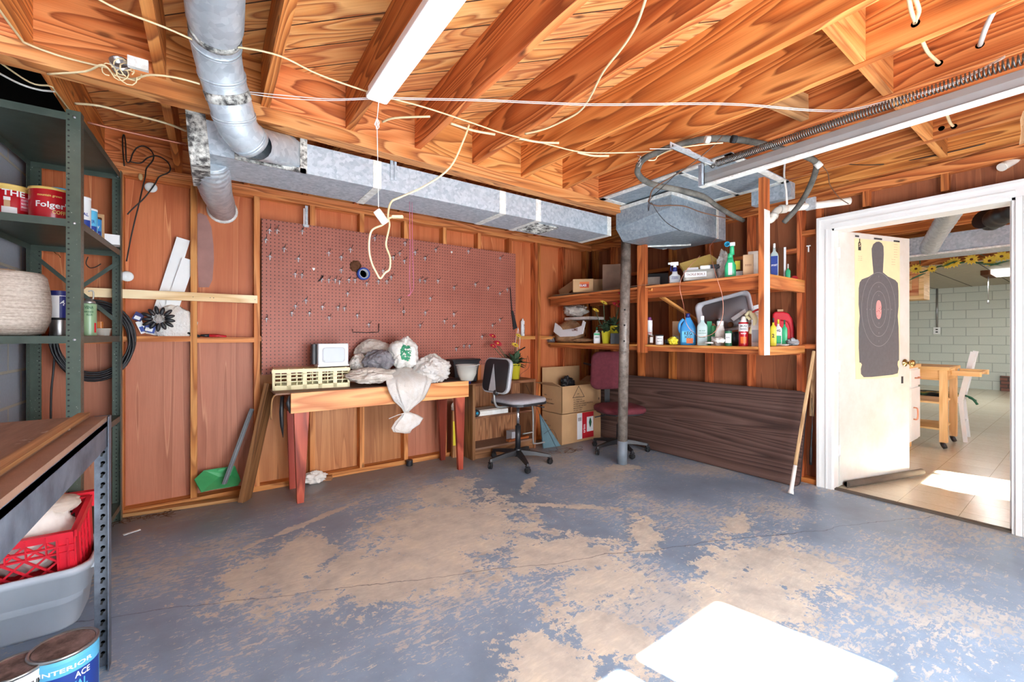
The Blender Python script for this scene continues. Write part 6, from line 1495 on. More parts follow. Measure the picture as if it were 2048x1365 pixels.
# ------------------------------------------------------------------ office chairs
def caster(par, x, y, a):
    b = MB(); b.lathe([(0.0001,-0.017),(0.024,-0.017),(0.027,-0.012),(0.027,-0.004),(0.015,0.0),(0.027,0.004),(0.027,0.012),(0.024,0.017),(0.0001,0.017)], (x, y, 0.0275), 18, Matrix.Rotation(a, 4, 'Z') @ Matrix.Rotation(R(90), 4, 'X'))
    w_ = b.build('caster', M['blackmatte'], par)
    b = MB(); b.tube([(x, y, 0.04), (x, y, 0.085)], 0.008, 8); b.box((x-0.012, y-0.02, 0.052), (x+0.012, y+0.02, 0.062)); b.build('fork', M['black'], w_)
def star_base(par, a0, m, L=0.30, hub=0.10):
    b = MB(); b.lathe([(0.04,0.075),(0.045,0.09),(0.035,0.14),(0.03,0.15)], (0,0,0), 18); b.build('hub', M[m], par)
    for k in range(5):
        a = a0 + 2*PI*k/5; d = Vector((math.cos(a), math.sin(a), 0)); s_ = Vector((-d.y, d.x, 0)); vs = []
        for f, w_, z0, z1 in ((0.02, 0.030, 0.085, 0.135), (0.5, 0.026, 0.085, 0.118), (0.95, 0.018, 0.07, 0.092), (1.0, 0.012, 0.068, 0.088)):
            c_ = d*L*f; vs += [c_ - s_*w_ + Vector((0,0,z0)), c_ + s_*w_ + Vector((0,0,z0)), c_ + s_*w_*0.6 + Vector((0,0,z1)), c_ - s_*w_*0.6 + Vector((0,0,z1))]
        b = MB(); b.add(vs, [(4*i+j, 4*i+(j+1)%4, 4*i+4+(j+1)%4, 4*i+4+j) for i in range(3) for j in range(4)] + [(3,2,1,0),(12,13,14,15)]); b.build('spoke', M[m], par)
        caster(par, d.x*L*0.97, d.y*L*0.97, a + 0.7)
def pad(par, name, outline, z0, z1, m, dome=0.015, M_=None, bevel=0.012):
    """cushion from an outline, domed upper face"""
    n = len(outline); cx = sum(p[0] for p in outline)/n; cy = sum(p[1] for p in outline)/n; vs = []; L = [(0.96, z0), (1.0, z0+0.25*(z1-z0)), (1.0, z0+0.7*(z1-z0)), (0.95, z1-0.002), (0.82, z1+dome*0.4), (0.5, z1+dome*0.85), (0.2, z1+dome)]
    for f, z in L: vs += [Vector((cx+(x-cx)*f, cy+(y-cy)*f, z)) for x, y in outline]
    if M_ is not None: vs = [M_ @ v for v in vs]
    b = MB(); b.add(vs, [(i*n+k, i*n+(k+1)%n, (i+1)*n+(k+1)%n, (i+1)*n+k) for i in range(len(L)-1) for k in range(n)] + [tuple(range(n))[::-1], tuple(range((len(L)-1)*n, len(L)*n))], None, True); return b.build(name, M[m], par)
# grey chair: the seat faces +X, its back stands at the left
gc = thing('grey_office_chair', 'grey padded office chair on a black five-star base before the bookcase', 'chair', (2.36, 3.20, 0), R(6))
star_base(gc, R(100), 'black', 0.31)
b = MB(); b.tube([(0,0,0.14),(0,0,0.36)], 0.026, 18); b.build('column_sleeve', M['black'], gc)
b = MB(); b.tube([(0,0,0.34),(0,0,0.55)], 0.0155, 14); b.build('gas_lift', M['chrome'], gc)
b = MB(); b.box((-0.09,-0.07,0.545),(0.09,0.07,0.575)); b.build('mechanism', M['black'], gc, bevel=0.006)
seat_o = ringp(-0.21, -0.215, 0.23, 0.215, 0.11, 6)
b = MB(); b.prism([(x*1.0, y*1.0) for x, y in seat_o], 0.572, 0.59); b.build('seat_shell', M['black'], gc)
pad(gc, 'seat_cushion', [(x*0.98, y*0.98) for x, y in seat_o], 0.588, 0.628, 'greyfabric', 0.012)
b = MB()
for s_ in (-0.0,): b.tube(spline([(-0.05,s_,0.56),(-0.20,s_,0.555),(-0.27,s_,0.58),(-0.29,s_,0.68),(-0.275,s_,0.80)], 5), 0.0105, 8)
b.build('back_bar', M['greysteel'], gc)
QB = Matrix.Translation((-0.245, 0, 0.845)) @ Matrix.Rotation(R(10), 4, 'Y') @ Matrix(((0,0,1,0),(1,0,0,0),(0,1,0,0),(0,0,0,1)))
back_o = [(x, y) for x, y in ringp(-0.185, -0.16, 0.185, 0.16, 0.07, 6)]
b = MB(); b.prism(back_o, -0.025, -0.004, QB); b.build('backrest_rim', M['silverplastic'], gc, bevel=0.008)
b = MB(); b.prism([(x*0.92, y*0.92) for x, y in back_o], -0.034, -0.026, QB); b.build('backrest_shell', M['black'], gc, bevel=0.004)
pad(gc, 'backrest', [(x*0.97, y*0.97) for x, y in back_o], -0.006, 0.016, 'greyfabric', 0.012, QB)
b = MB(); b.prism([(-0.04,-0.143),(0.06,-0.143),(0.04,0.10)], -0.0365, -0.0335, QB); b.build('backrest_insert', M['silverplastic'], gc)
b = MB(); b.sphere((-0.29, -0.03, 0.70), 0.028, 12, 8); b.build('adjust_knob', M['black'], gc)
b = MB(); b.tube(spline([(0.06,-0.08,0.565),(0.10,-0.19,0.55),(0.13,-0.22,0.545)], 4), 0.006, 6); b.build('lever', M['black'], gc)
b = MB(); b.tube(spline([(0.13,-0.05,0.57),(0.16,-0.04,0.45),(0.16,-0.04,0.20),(0.19,-0.04,0.165),(0.31,-0.05,0.16)], 6), 0.008, 8); b.tube(spline([(0.16,-0.04,0.28),(0.06,0.0,0.27)], 2), 0.006, 8); b.build('foot_bar', M['greysteel'], gc)
# maroon chair
mc = thing('maroon_office_chair', 'maroon fabric office chair behind the steel pole', 'chair', (3.47, 2.93, 0), R(-112))
star_base(mc, R(70), 'black', 0.30)
b = MB(); b.tube([(0,0,0.14),(0,0,0.28)], 0.026, 16); b.build('column_sleeve', M['black'], mc)
b = MB(); b.tube([(0,0,0.26),(0,0,0.41)], 0.015, 14); b.build('gas_lift', M['chrome'], mc)
seat_o = ringp(-0.225, -0.235, 0.245, 0.235, 0.15, 6)
b = MB(); b.prism([(x*0.9, y*0.9) for x, y in seat_o], 0.405, 0.425); b.build('seat_shell', M['black'], mc)
pad(mc, 'seat_cushion', seat_o, 0.422, 0.478, 'maroon', 0.018)
b = MB(); b.bar((-0.05,0,0.40),(-0.27,0,0.42),0.06,0.012); b.bar((-0.27,0,0.41),(-0.275,0,0.75),0.06,0.012,(1,0,0)); b.build('back_bar', M['black'], mc)
b = MB(); b.tube(spline([(0.0,-0.05,0.40),(0.02,-0.22,0.38),(0.02,-0.28,0.37)], 4), 0.006, 6); b.build('lever', M['black'], mc)
QB = Matrix.Translation((-0.245, 0, 0.83)) @ Matrix.Rotation(R(6), 4, 'Y') @ Matrix(((0,0,1,0),(1,0,0,0),(0,1,0,0),(0,0,0,1)))
pad(mc, 'backrest', ringp(-0.20, -0.215, 0.20, 0.205, 0.09, 6), -0.03, 0.022, 'maroon', 0.014, QB)

# ------------------------------------------------------------------ cardboard boxes
CX0, CX1, CY0, CY1 = 3.145, 3.765, 3.45, 3.79
def textwall(o, x0, y, z, lines, m='ink', h=0.017, gap=0.026):
    for i, s in enumerate(lines):
        if not s: continue
        b = MB(); put_text(b, s, None, h, frameM((x0, y, z - i*gap), (1,0,0), (0,0,1)), True, center=False); b.build('lettering', M[m], o, world=True)
lo_ = thing('cardboard_box', 'closed cardboard box with a red label, lower of the two by the wall', 'box', (3.45, 3.62, 0))
MB().box((CX0, CY0, 0), (CX1, CY1, 0.335)).build('box', M['card'], lo_, world=True, bevel=0.004)
b = MB(); b.box((3.375, CY0-0.0012, 0.03), (3.64, CY0, 0.325)); b.build('label', M['red'], lo_, world=True, label='red label')
b = MB(); b.box((3.375, CY0-0.0020, 0.03), (3.455, CY0-0.0012, 0.325)); b.build('label', M['whitelabel'], lo_, world=True)
b = MB(); b.box((3.53, CY0-0.0020, 0.10), (3.635, CY0-0.0012, 0.27)); b.build('label', M['whitelabel'], lo_, world=True)
b = MB(); b.prism([(0,-0.055),(0.012,-0.03),(0.022,0.01),(0.012,0.045),(0,0.065),(-0.012,0.045),(-0.022,0.01),(-0.012,-0.03)], 0, 0.0008, frameM((3.585, CY0-0.0020, 0.195), (1,0,0), (0,0,1))); b.build('tree_print', M['dkgreen'], lo_, world=True)
b = MB(); put_text(b, 'trim', 0.10, 0.035, frameM((3.505, CY0-0.0022, 0.14), (0,0,1), (-1,0,0)), True); b.build('lettering', M['whitelabel'], lo_, world=True)
for k in range(9):
    b = MB(); b.box((3.39+k*0.006, CY0-0.0028, 0.235), (3.392+k*0.006+0.001*(k%2), CY0-0.0020, 0.275)); b.build('barcode_stripe' if False else 'print', M['ink'], lo_, world=True)
up_ = thing('open_cardboard_box', 'open cardboard box with raised flaps and printed text, upper of the two', 'box', (3.45, 3.62, 0.336))
w_ = 0.005; z0, z1 = 0.3365, 0.645
b = MB(); b.box((CX0,CY0,z0),(CX1,CY0+w_,z1)); b.box((CX0,CY1-w_,z0),(CX1,CY1,z1)); b.box((CX0,CY0,z0),(CX0+w_,CY1,z1)); b.box((CX1-w_,CY0,z0),(CX1,CY1,z1)); b.box((CX0,CY0,z0),(CX1,CY1,z0+w_)); b.build('box', M['card'], up_, world=True)
MB().box((CX0, CY1-w_, z1), (CX1-0.02, CY1, z1+0.19), Matrix.Identity(4)).build('flap', M['card'], up_, world=True)
b = MB(); b.add([(CX0,CY0,z1),(CX0,CY1,z1),(CX0-0.12,CY1-0.02,z1+0.03),(CX0-0.09,CY0+0.05,z1+0.05),(CX0,CY0,z1-w_),(CX0,CY1,z1-w_),(CX0-0.12,CY1-0.02,z1+0.03-w_),(CX0-0.09,CY0+0.05,z1+0.05-w_)], [(0,1,2,3),(7,6,5,4),(0,3,7,4),(1,0,4,5),(2,1,5,6),(3,2,6,7)]); b.build('flap', M['cardin'], up_, world=True)
b = MB(); b.add([(CX1,CY0,z1),(CX1,CY1,z1),(CX1+0.10,CY1-0.02,z1+0.06),(CX1+0.05,CY0+0.05,z1+0.09),(CX1,CY0,z1-w_),(CX1,CY1,z1-w_),(CX1+0.10,CY1-0.02,z1+0.06-w_),(CX1+0.05,CY0+0.05,z1+0.09-w_)], [(0,3,2,1),(4,5,6,7),(0,4,7,3),(1,5,4,0),(2,6,5,1),(3,7,6,2)]); b.build('flap', M['cardin'], up_, world=True)
yf = CY0 - 0.0008
for P in (((-0.095,-0.06),(0.095,-0.06),(0.09,-0.054),(-0.088,-0.054)), ((-0.095,-0.06),(-0.086,-0.058),(0.0,0.065),(0.0,0.075)), ((0.095,-0.06),(0.0,0.075),(0.0,0.065),(0.086,-0.058))):
    b = MB(); b.prism(list(P), 0, 0.0006, frameM((3.40, yf, 0.565), (1,0,0), (0,0,1))); b.build('triangle_print', M['ink'], up_, world=True)
textwall(up_, 3.375, yf-0.0005, 0.54, ['SAFE'], h=0.012); textwall(up_, 3.355, yf-0.0005, 0.515, ['RECYCLED BOX'], h=0.007)
textwall(up_, 3.32, yf-0.0005, 0.475, ['P.O. ORDER NO.', 'ALL ITEMS CHECKED', 'DISTRIBUTION WAREHOUSE LIST 6-2', '     SOUTHLAND AVE WEST', 'MADE IN CHINA', 'LOT NO. 11224'], h=0.014, gap=0.024)
for P in ((3.72, 0.40),): textwall(up_, P[0], yf-0.0005, P[1]+0.05, ['8'], h=0.03)
for zz, lines in ((0.52, ['DESC.', 'MODEL NO. 117', 'CTN MEASUREMENT']), (0.22, ['DESC.', 'ITEM LOT 117', 'NET WEIGHT'])):
    for i, s in enumerate(lines):
        b = MB(); put_text(b, s, None, 0.014, frameM((CX0-0.0008, CY1-0.04, zz-i*0.045), (0,-1,0), (0,0,1)), True, center=False); b.build('lettering', M['ink'], up_ if zz > 0.4 else lo_, world=True)
lump('black_pine_bundle', 'black crumpled bundle sticking out of the open box', 'bundle', (3.42, 3.66, 0.655), (0.085, 0.06, 0.065), 'black', 15, 0.5, 5, part='bundle')
o = thing('black_tray', 'black flat tray leaning in the corner behind the maroon chair', 'tray', (3.83, 3.55, 0.72)); b = MB(); b.bar((3.80,3.30,0.80),(3.90,3.72,0.84),0.26,0.02,(0.2,0,1)); b.build('tray', M['black'], o, world=True); o.location = (3.83, 3.55, 0.72)
a_ = on(1080, 885, z=0.0); o = thing('blue_grey_wedge', 'blue-grey triangular board leaning between bookcase and boxes', 'board', (2.93, 3.48, 0)); P = [Vector((2.90,3.47,0.0)), Vector((3.12,3.44,0.0)), Vector((2.90,3.53,0.36))]
b = MB(); b.add(P + [v + Vector((0.0,0.015,0)) for v in P], [(0,1,2),(5,4,3),(0,3,4,1),(1,4,5,2),(2,5,3,0)]); b.build('wedge', plain('blue_grey_board', S(96,126,136), 0.6, var=0.25), o, world=True)
random.seed(9); o = thing('wire_tangle', 'tangle of thin dark wires on the floor by the chair caster', 'wires', on(1120, 910, z=0.01)); b = MB()
for k in range(12):
    p = on(random.uniform(1085,1150), random.uniform(900,918), z=0.006); P = [p]
    for j in range(4): p = p + Vector((random.uniform(-.08,.1), random.uniform(-.04,.04), random.uniform(-.004,.02))); p.z = max(p.z, 0.004); P.append(p)
    b.tube(spline(P, 3), 0.0017, 4)
b.build('wires', M['darkbrownwire'], o, world=True, kind='stuff')
o = thing('trailing_wire', 'thin bent wire rising beside the bookcase corner', 'wire', on(1090, 860, y=3.42)); b = MB(); b.tube(spline([on(1052,770,y=3.45), on(1075,820,y=3.42), on(1095,860,y=3.38), on(1112,895,y=3.34), on(1118,905,y=3.3)], 5), 0.0022, 5); b.tube(spline([on(1088,868,y=3.38), on(1105,860,y=3.38), on(1115,880,y=3.34)], 4), 0.002, 5); b.build('wire', M['blackwire'], o, world=True)

# ------------------------------------------------------------------ the wooden storage shelves along the right wall
SXF, SY0, SY1 = 3.24, 1.41, 3.795
ZU, ZL = 1.660, 1.125
sh = thing('wooden_shelf_unit', 'deep two-level wooden shelf unit hung from the joists along the right wall', 'shelving', (3.5, 2.5, ZL))
b = MB(); b.box((SXF, SY0, 1.065), (SXF+0.089, SY0+0.038, 2.358)); b.build('post', M['studred'], sh, world=True)
b = MB(); b.box((SXF+0.0005, SY0-0.0015, 1.065), (SXF+0.0885, SY0, 2.12)); b.build('painted_face', M['dirtywhite'], sh, world=True, label='side of the post painted white')
b = MB(); b.box((SXF, 2.43, 1.05), (SXF+0.038, 2.519, 2.045)); b.build('post', M['studred'], sh, world=True)
for z in (ZU, ZL):
    hh = 0.09 if z == ZU else 0.04
    b = MB(); b.box((SXF+0.002, SY0+0.04, z-0.018), (XR+0.08, SY1-0.0, z)); b.build('shelf_board', M['stud'], sh, world=True)
    b = MB(); b.box((SXF+0.04 if z==ZU else SXF+0.0895, SY0+0.002, z-0.018), (XR-0.002, SY0+0.04, z)); b.build('shelf_board', M['stud'], sh, world=True)
    b = MB(); b.box((SXF+0.0385, SY0+0.04, z-0.018-hh), (SXF+0.0765, SY1, z-0.0185)); b.build('front_rail', M['studred'], sh, world=True)
    b = MB(); b.box((SXF+0.09, SY0+0.003, z-0.018-0.09*(0.9 if z==ZU else 0.5)), (XR-0.005, SY0+0.04, z-0.0185)); b.build('end_rail', M['stud'], sh, world=True)
    b = MB(); b.box((XR-0.04, SY0+0.04, z-0.018-0.06), (XR-0.001, SY1-0.01, z-0.0185)); b.build('wall_rail', M['studred'], sh, world=True)
b = MB(); b.bar((3.27, 2.40, ZU-0.03), (3.93, 2.24, 1.30), 0.04, 0.02); b.build('diagonal_brace', M['stud'], sh, world=True)
b = MB(); ws = []
for k in range(13):
    y = 2.32 + 0.118*k; ws += [(SXF-0.002, y, ZU+0.006+0.006*math.sin(k*0.9)), (3.93, y, ZU+0.003)]
b.add(ws, [(2*k, 2*k+1, 2*k+3, 2*k+2) for k in range(12)]); q = b.build('warped_sheet', M['particle'], sh, world=True); md = q.modifiers.new('t', 'SOLIDIFY'); md.thickness = 0.004; md.offset = 1

def spot(x0, x1, ytop, xp, zs=ZL):
    xp = xp + 0.16 if xp < 3.45 else xp + 0.05
    """centre, radius, height of an upright thing seen between columns x0..x1 with its top at ytop, standing on zs at X=xp"""
    p = on((x0+x1)/2, 600, x=xp); r_ = ((x0+x1)/2-1024)/FPX; t_ = p.x*_F.x + p.y*_F.y
    return Vector((p.x, p.y, zs)), (x1-x0)*t_/(2*FPX*math.sqrt(1+r_*r_)), max(0.01, CAMH + (HOR-ytop)/FPX*t_ - zs)
def scan(name, lb, cat, x0, x1, yt, xp, body, lid=None, zs=ZL, **kw):
    c_, r, h = spot(x0, x1, yt, xp, zs); return can(name, lb, cat, c_, r, h, body, lid, **kw)
def sbot(name, lb, x0, x1, yt, xp, body, cap, zs=ZL, dep=0.65, **kw):
    c_, r, h = spot(x0, x1, yt, xp, zs); tx = kw.pop('texts', ()); 
    return bottle(name, lb, c_, 2*r, 2*r*dep, h, body, cap, txt=[(s, z, hh, m, wf*2*r) for s, z, hh, m, wf in tx], **kw)
def sbox(name, lb, cat, x0, x1, yt, xp, m, zs=ZL, d=0.05, rz=None, labels=(), texts=()):
    c_, r, h = spot(x0, x1, yt, xp, zs); o = thing(name, lb, cat, c_, (facing(c_) + PI/2) if rz is None else rz)
    b = MB(); b.box((-r, -d/2, 0), (r, d/2, h)); b.build('box', M[m], o, bevel=0.002)
    for a, b2, z0, z1, mm in labels:
        b = MB(); b.box((-r+2*r*a, -d/2-0.0012, h*z0), (-r+2*r*b2, -d/2, h*z1)); b.build('label', M[mm], o)
    for s, z, hh, mm, wf in texts:
        b = MB(); put_text(b, s, wf*2*r, hh, frameM((0, -d/2-0.0022, z*h), (1,0,0), (0,0,1)), True); b.build('lettering', M[mm], o)
    return o

# lower shelf, left of the pole
c_, r, h = spot(1093, 1187, 640, 3.26); lump('paper_sack', 'crumpled brown paper sack with a white printed panel on the lower shelf', 'sack', c_ + Vector((0,0,0.11)), (0.13, 0.21, 0.15), 'paperbag', 31, 0.22, 2.4, flat=ZL+0.001, part='sack', n=36, mm=24)
b = MB(); P = [on(x, y, x=3.278) for x, y in ((1110,646),(1118,652),(1125,660),(1150,657),(1163,652),(1166,641),(1170,645),(1165,668),(1150,673),(1120,674),(1107,664))]
n = len(P); b.add(P + [v + Vector((0.012,0,0)) for v in P], [tuple(range(n)), tuple(range(2*n-1, n-1, -1))] + [(i,n+i,n+(i+1)%n,(i+1)%n) for i in range(n)]); b.build('printed_panel', M['whitelabel'], C.objects['paper_sack'], world=True)
b = MB(); put_text(b, 'LIME', 0.09, 0.03, frameM(P[3] + Vector((-0.003, 0.0, -0.03)), (0,-1,0), (0,0,1)), True); b.build('lettering', M['faded' if 'faded' in M else 'inkfaint'], C.objects['paper_sack'], world=True)
c_, r, h = spot(1093, 1118, 664, 3.20); lump('grey_plastic_bag', 'small grey crumpled bag at the far left end of the lower shelf', 'bag', c_ + Vector((-0.02,0,0.04)), (0.05,0.06,0.045), 'baggrey', 33, 0.3, 3, flat=ZL+0.001)
c_ = on(1150, 622, x=3.5); lump('crumpled_film_bag', 'crumpled dusty plastic bag lying on top of the brown sack', 'bag', c_, (0.12,0.15,0.065), 'bagdirty', 34, 0.4, 3.4)
o = thing('flat_white_box', 'flat white box edge under the crumpled bag', 'box', (3.5, 3.0, 1.30)); c_ = on(1165, 637, x=3.580); b = MB(); b.box(tuple(c_ + Vector((-0.10,-0.20,-0.02))), tuple(c_ + Vector((0.15,0.20,0.012)))); b.build('box', M['dirtywhite'], o, world=True); o.location = o.location
lump('folded_paper_bag', 'flat folded brown paper bag beneath the sack front', 'bag', on(1163, 681, x=3.310) + Vector((0.03,0,0)), (0.06,0.16,0.022), 'paperbag', 36, 0.3, 3, flat=ZL+0.0005)
sbot('fertiliser_bottle', 'white bottle with a green band beside the yellow flower pots', 1187, 1201, 655, 3.13, 'whitelabel', 'dkgreen', texts=(('GRO', 0.40, 0.018, 'dkgreen', 0.6),), label_m='greenbottle', lz=(0.62, 0.76))
def potplant(name, lb, x0, x1, yt, xp, bl, seed, nl, L):
    c_, r, h = spot(x0, x1, yt, xp); return plant(name, lb, c_, r, h, [(on(x, y, x=xp+0.04), rr_, m) for x, y, rr_, m in bl], seed, nl, L)
potplant('silk_flower_pot', 'yellow pot of silk leaves with two yellow daisies on the lower shelf', 1202, 1222, 661, 3.13, ((1207,606,0.042,'petalyellow'),(1191,621,0.038,'petalyellow')), 41, 22, 0.15)
potplant('silk_flower_pot', 'yellow pot with red silk flowers half hidden by the steel pole', 1219, 1239, 652, 3.17, ((1233,611,0.052,'petalred'),(1243,590,0.045,'petalred'),(1240,606,0.04,'petalred')), 42, 22, 0.16)
sbox('black_tray', 'low black plastic tray on the shelf just left of the steel pole', 'tray', 1221, 1252, 667, 3.15, 'black', d=0.10)

# lower shelf, between the posts
scan('spray_can', 'white spray can with a purple cap beside the left shelf post', 'spray can', 1293, 1305, 641, 3.24, 'whitelabel', None, texts=(('SCRUB', 0.45, 0.012, 'red', 0.035, 0),))
C_ = C.objects.get('spray_can.002'); c_, r, h = spot(1293, 1305, 641, 3.24); o = [x for x in C.objects if x.get('label','').startswith('white spray can with a purple')][0]
b = MB(); b.lathe([(r*0.8,h),(r*0.6,h+0.022),(r*0.55,h+0.03),(0.0001,h+0.032)], (0,0,0), 14); b.build('cap', M['purple'], o)
scan('glass_jar', 'small clear jar of red bits beside the left shelf post', 'jar', 1286, 1297, 670, 3.14, 'clearbottle', 'tin')
scan('spice_tin', 'small dark tin between the jar and the white labelled can', 'tin', 1298, 1308, 671, 3.14, 'seedbrown', 'tin', bands=((0.2,0.8,'tape',-40,40),))
scan('small_labelled_can', 'squat can with a white printed label on the lower shelf', 'can', 1311, 1327, 671, 3.14, 'whitelabel', 'black', texts=(('WOOD', 0.58, 0.012, 'ink', 0.04, 0),('PUTTY', 0.28, 0.012, 'ink', 0.04, 0)))
c_, r, h = spot(1330, 1340, 672, 3.18); lump('black_lump', 'black rubber plug beside the round yellow plug', 'plug', c_ + Vector((0,0,0.025)), (0.025,0.025,0.025), 'black', 51, 0.2, 2, flat=ZL+0.001, part='plug')
c_, r, h = spot(1338, 1354, 673, 3.14); o = lump('yellow_wire_plug', 'round yellow knotted ball left of the blue jug', 'ball', c_ + Vector((0,0,0.034)), (0.036,0.036,0.034), 'yellow', 52, 0.5, 6, flat=ZL+0.001, part='ball')
o = sbox('wide_paint_brush', 'wide bristle brush standing behind the yellow ball', 'brush', 1345, 1359, 643, 3.32, 'tanblock', d=0.02, labels=((0,1,0.0,0.38,'silverplastic'),))
c_, r, h = spot(1360, 1392, 628, 3.20)
bottle('laundry_jug', 'big light blue laundry jug with a handle on the lower shelf', c_, 2*r, 2*r*0.55, h, 'blue', 'navy', neck=0.30, nh=0.05, shoulder=0.60, label_m='skyblue', lz=(0.10,0.50), lw=0.75, handle=False, cat='jug', txt=(('KEG', 0.36, 0.03, 'ink', 0.06), ('H2O', 0.24, 0.026, 'ink', 0.05)))
o = [x for x in C.objects if x.name.startswith('laundry_jug')][0]; b = MB(); b.tube(spline([(-r*0.55,0,h*0.83),(-r*1.02,0,h*0.70),(-r*1.08,0,h*0.52),(-r*0.9,0,h*0.40)], 4), r*0.20, 10); b.build('handle', M['blue'], o)
b = MB(); b.box((-r*0.2,-r*0.552-0.004,h*0.06),(r*0.62,-r*0.552-0.0018,h*0.22)); b.build('picture_label', M['orange'], o)
sbot('clear_bottle', 'milky clear bottle with a white cap next to the blue jug', 1394, 1415, 633, 3.18, 'clearbottle', 'white', texts=(('32 OZ', 0.55, 0.010, 'dkgreen', 0.6), ('SOLUTION', 0.46, 0.008, 'dkgreen', 0.7), ('RINSE', 0.30, 0.008, 'dkgreen', 0.6)), neck=0.36, nh=0.10)
sbox('green_packet', 'bright green packet behind the clear bottle', 'packet', 1414, 1424, 643, 3.30, 'greenbottle', d=0.03)
scan('green_tin', 'pale green tin leaning in the middle of the lower shelf', 'tin', 1422, 1432, 652, 3.26, 'green', None, bands=((0.0,0.45,'whitelabel',-60,60),))
c_, r, h = spot(1413, 1440, 636, 3.5); lump('bristle_head', 'dull straw brush head behind the white bottle', 'brush', c_ + Vector((0,0,0.13)), (0.05,0.06,0.07), 'tanblock', 53, 0.1, 2, part='brush')
sbot('white_round_bottle', 'cream bottle with a white screw cap in the middle of the shelf', 1430, 1451, 643, 3.22, 'tanblock' if False else 'dirtywhite', 'white', neck=0.6, nh=0.16, shoulder=0.62, dep=0.9)
lump('white_rag', 'small twisted white rag at the foot of the cream bottle', 'rag', on(1436, 681, x=3.280) + Vector((0.02,0,0)), (0.03,0.05,0.02), 'cloth', 54, 0.5, 5, flat=ZL+0.0005, part='rag')
lump('white_cap_pile', 'small white tile chip at the shelf front', 'chip', on(1418, 686, x=3.280), (0.02,0.035,0.008), 'white', 55, 0.1, 2, flat=ZL+0.0005, part='chip')
scan('small_green_jar', 'small green jar with a white label and black lid', 'jar', 1449, 1464, 661, 3.15, 'dkgreen', 'black', bands=((0.2,0.8,'whitelabel',-50,50),), texts=(('OIL', 0.5, 0.012, 'ink', 0.025, 0),))
c_, r, h = spot(1463, 1477, 655, 3.26); lump('dark_ball', 'dark rumpled pouch between the green jar and the red spray can', 'pouch', c_ + Vector((0,0,0.055)), (0.04,0.04,0.06), 'black', 56, 0.2, 2, flat=ZL+0.001, part='pouch')
c_ = on(1461, 650, x=3.460); o = thing('brown_ball', 'small brown ball above the dark pouch', 'ball', c_); b = MB(); b.sphere(c_, 0.024); b.build('ball', M['seedbrown'], o, world=True)
o = scan('insect_spray_can', 'red and white insect spray can with black lettering', 'spray can', 1477, 1497, 645, 3.17, 'redtin', None, bands=((0.62,0.93,'whitelabel',-90,90),(0.12,0.40,'orange',-35,35)), texts=(('BUG', 0.80, 0.016, 'ink', 0.045, 0),('RAID', 0.68, 0.014, 'ink', 0.04, 0),('WASP', 0.50, 0.012, 'whitelabel', 0.04, 0)))
c_, r, h = spot(1477, 1497, 645, 3.17); b = MB(); b.lathe([(r*0.9,h),(r*0.55,h+0.015),(r*0.5,h+0.03),(r*0.3,h+0.045),(0.0001,h+0.046)], (0,0,0), 16); b.build('cap', M['white'], o)
# styrofoam tray leaning behind
tr_ = thing('grey_serving_tray', 'large grey rounded tray leaning against the wall behind the bottles', 'tray', (3.6, 2.0, ZL))
A = [on(x, y, x=3.50) for x, y in ((1397,615),(1476,594),(1497,622),(1425,655))]
Mx = frameM((A[0]+A[1]+A[2]+A[3])/4 + Vector((0,0,-0.03)), A[1]-A[0], A[0]-A[3])
outl = ringp(-0.24, -0.15, 0.24, 0.15, 0.05, 5)
b = MB(); n = len(outl); vs = []
for f, z in ((0.80, -0.02), (0.86, -0.012), (0.93, 0.0), (1.0, 0.002), (1.0, -0.004), (0.93, -0.006), (0.84, -0.02), (0.80, -0.026)): vs += [Mx @ Vector((x*f, y*f, z)) for x, y in outl]
b.add(vs, [(i*n+k, i*n+(k+1)%n, (i+1)*n+(k+1)%n, (i+1)*n+k) for i in range(7) for k in range(n)] + [tuple(range(n)), tuple(range(7*n, 8*n))[::-1]], None, True); b.build('tray', M['tray'], tr_, world=True)
b = MB(); c_ = on(1458, 640, x=3.510); P = [on(1461,637,x=3.500), on(1490,618,x=3.500), on(1492,625,x=3.500), on(1467,643,x=3.500)]; o = thing('white_card', 'white card wedged between the grey tray and the red spray can', 'card', c_); b.add(P + [v + Vector((0.003,0,0)) for v in P], [(0,1,2,3),(7,6,5,4),(0,4,5,1),(1,5,6,2),(2,6,7,3),(3,7,4,0)]); b.build('card', M['whitelabel'], o, world=True)
o = thing('work_glove', 'cream rubber glove hanging over the white box', 'glove', on(1502, 650, x=3.380)); b = MB(); b.tube(spline([on(1492,632,x=3.360), on(1500,624,x=3.360), on(1510,640,x=3.360), on(1506,655,x=3.360), on(1502,668,x=3.360)], 4), [0.012]*5+[0.02]*6+[0.018]*6, 10); b.build('glove', M['cream_plastic'], o, world=True)
b = MB(); b.tube(spline([on(1489,640,x=3.350), on(1494,634,x=3.350), on(1500,640,x=3.350)], 3), 0.010, 8); b.build('cuff', M['cream_plastic'], o, world=True)
sbox('white_cleaner_box', 'white box with a blue printed panel left of the white shelf post', 'box', 1503, 1524, 640, 3.22, 'dirtywhite', d=0.06, labels=((0.05,0.9,0.15,0.62,'silverplastic'),))
c_, r, h = spot(1500, 1526, 628, 3.30); lump('red_white_cloth', 'white cloth with red stripes bundled above the white box', 'cloth', Vector((c_.x, c_.y, ZL + h*0.86)), (0.05,0.06,0.05), 'cloth', 57, 0.3, 3, part='cloth')
o = thing('red_stripe_ribbon', 'red ribbon across the bundled white cloth', 'ribbon', on(1512, 632, x=3.380)); b = MB(); b.tube(spline([on(1500,630,x=3.360), on(1510,622,x=3.350), on(1522,618,x=3.380)], 4), 0.008, 6); b.build('ribbon', M['red'], o, world=True)
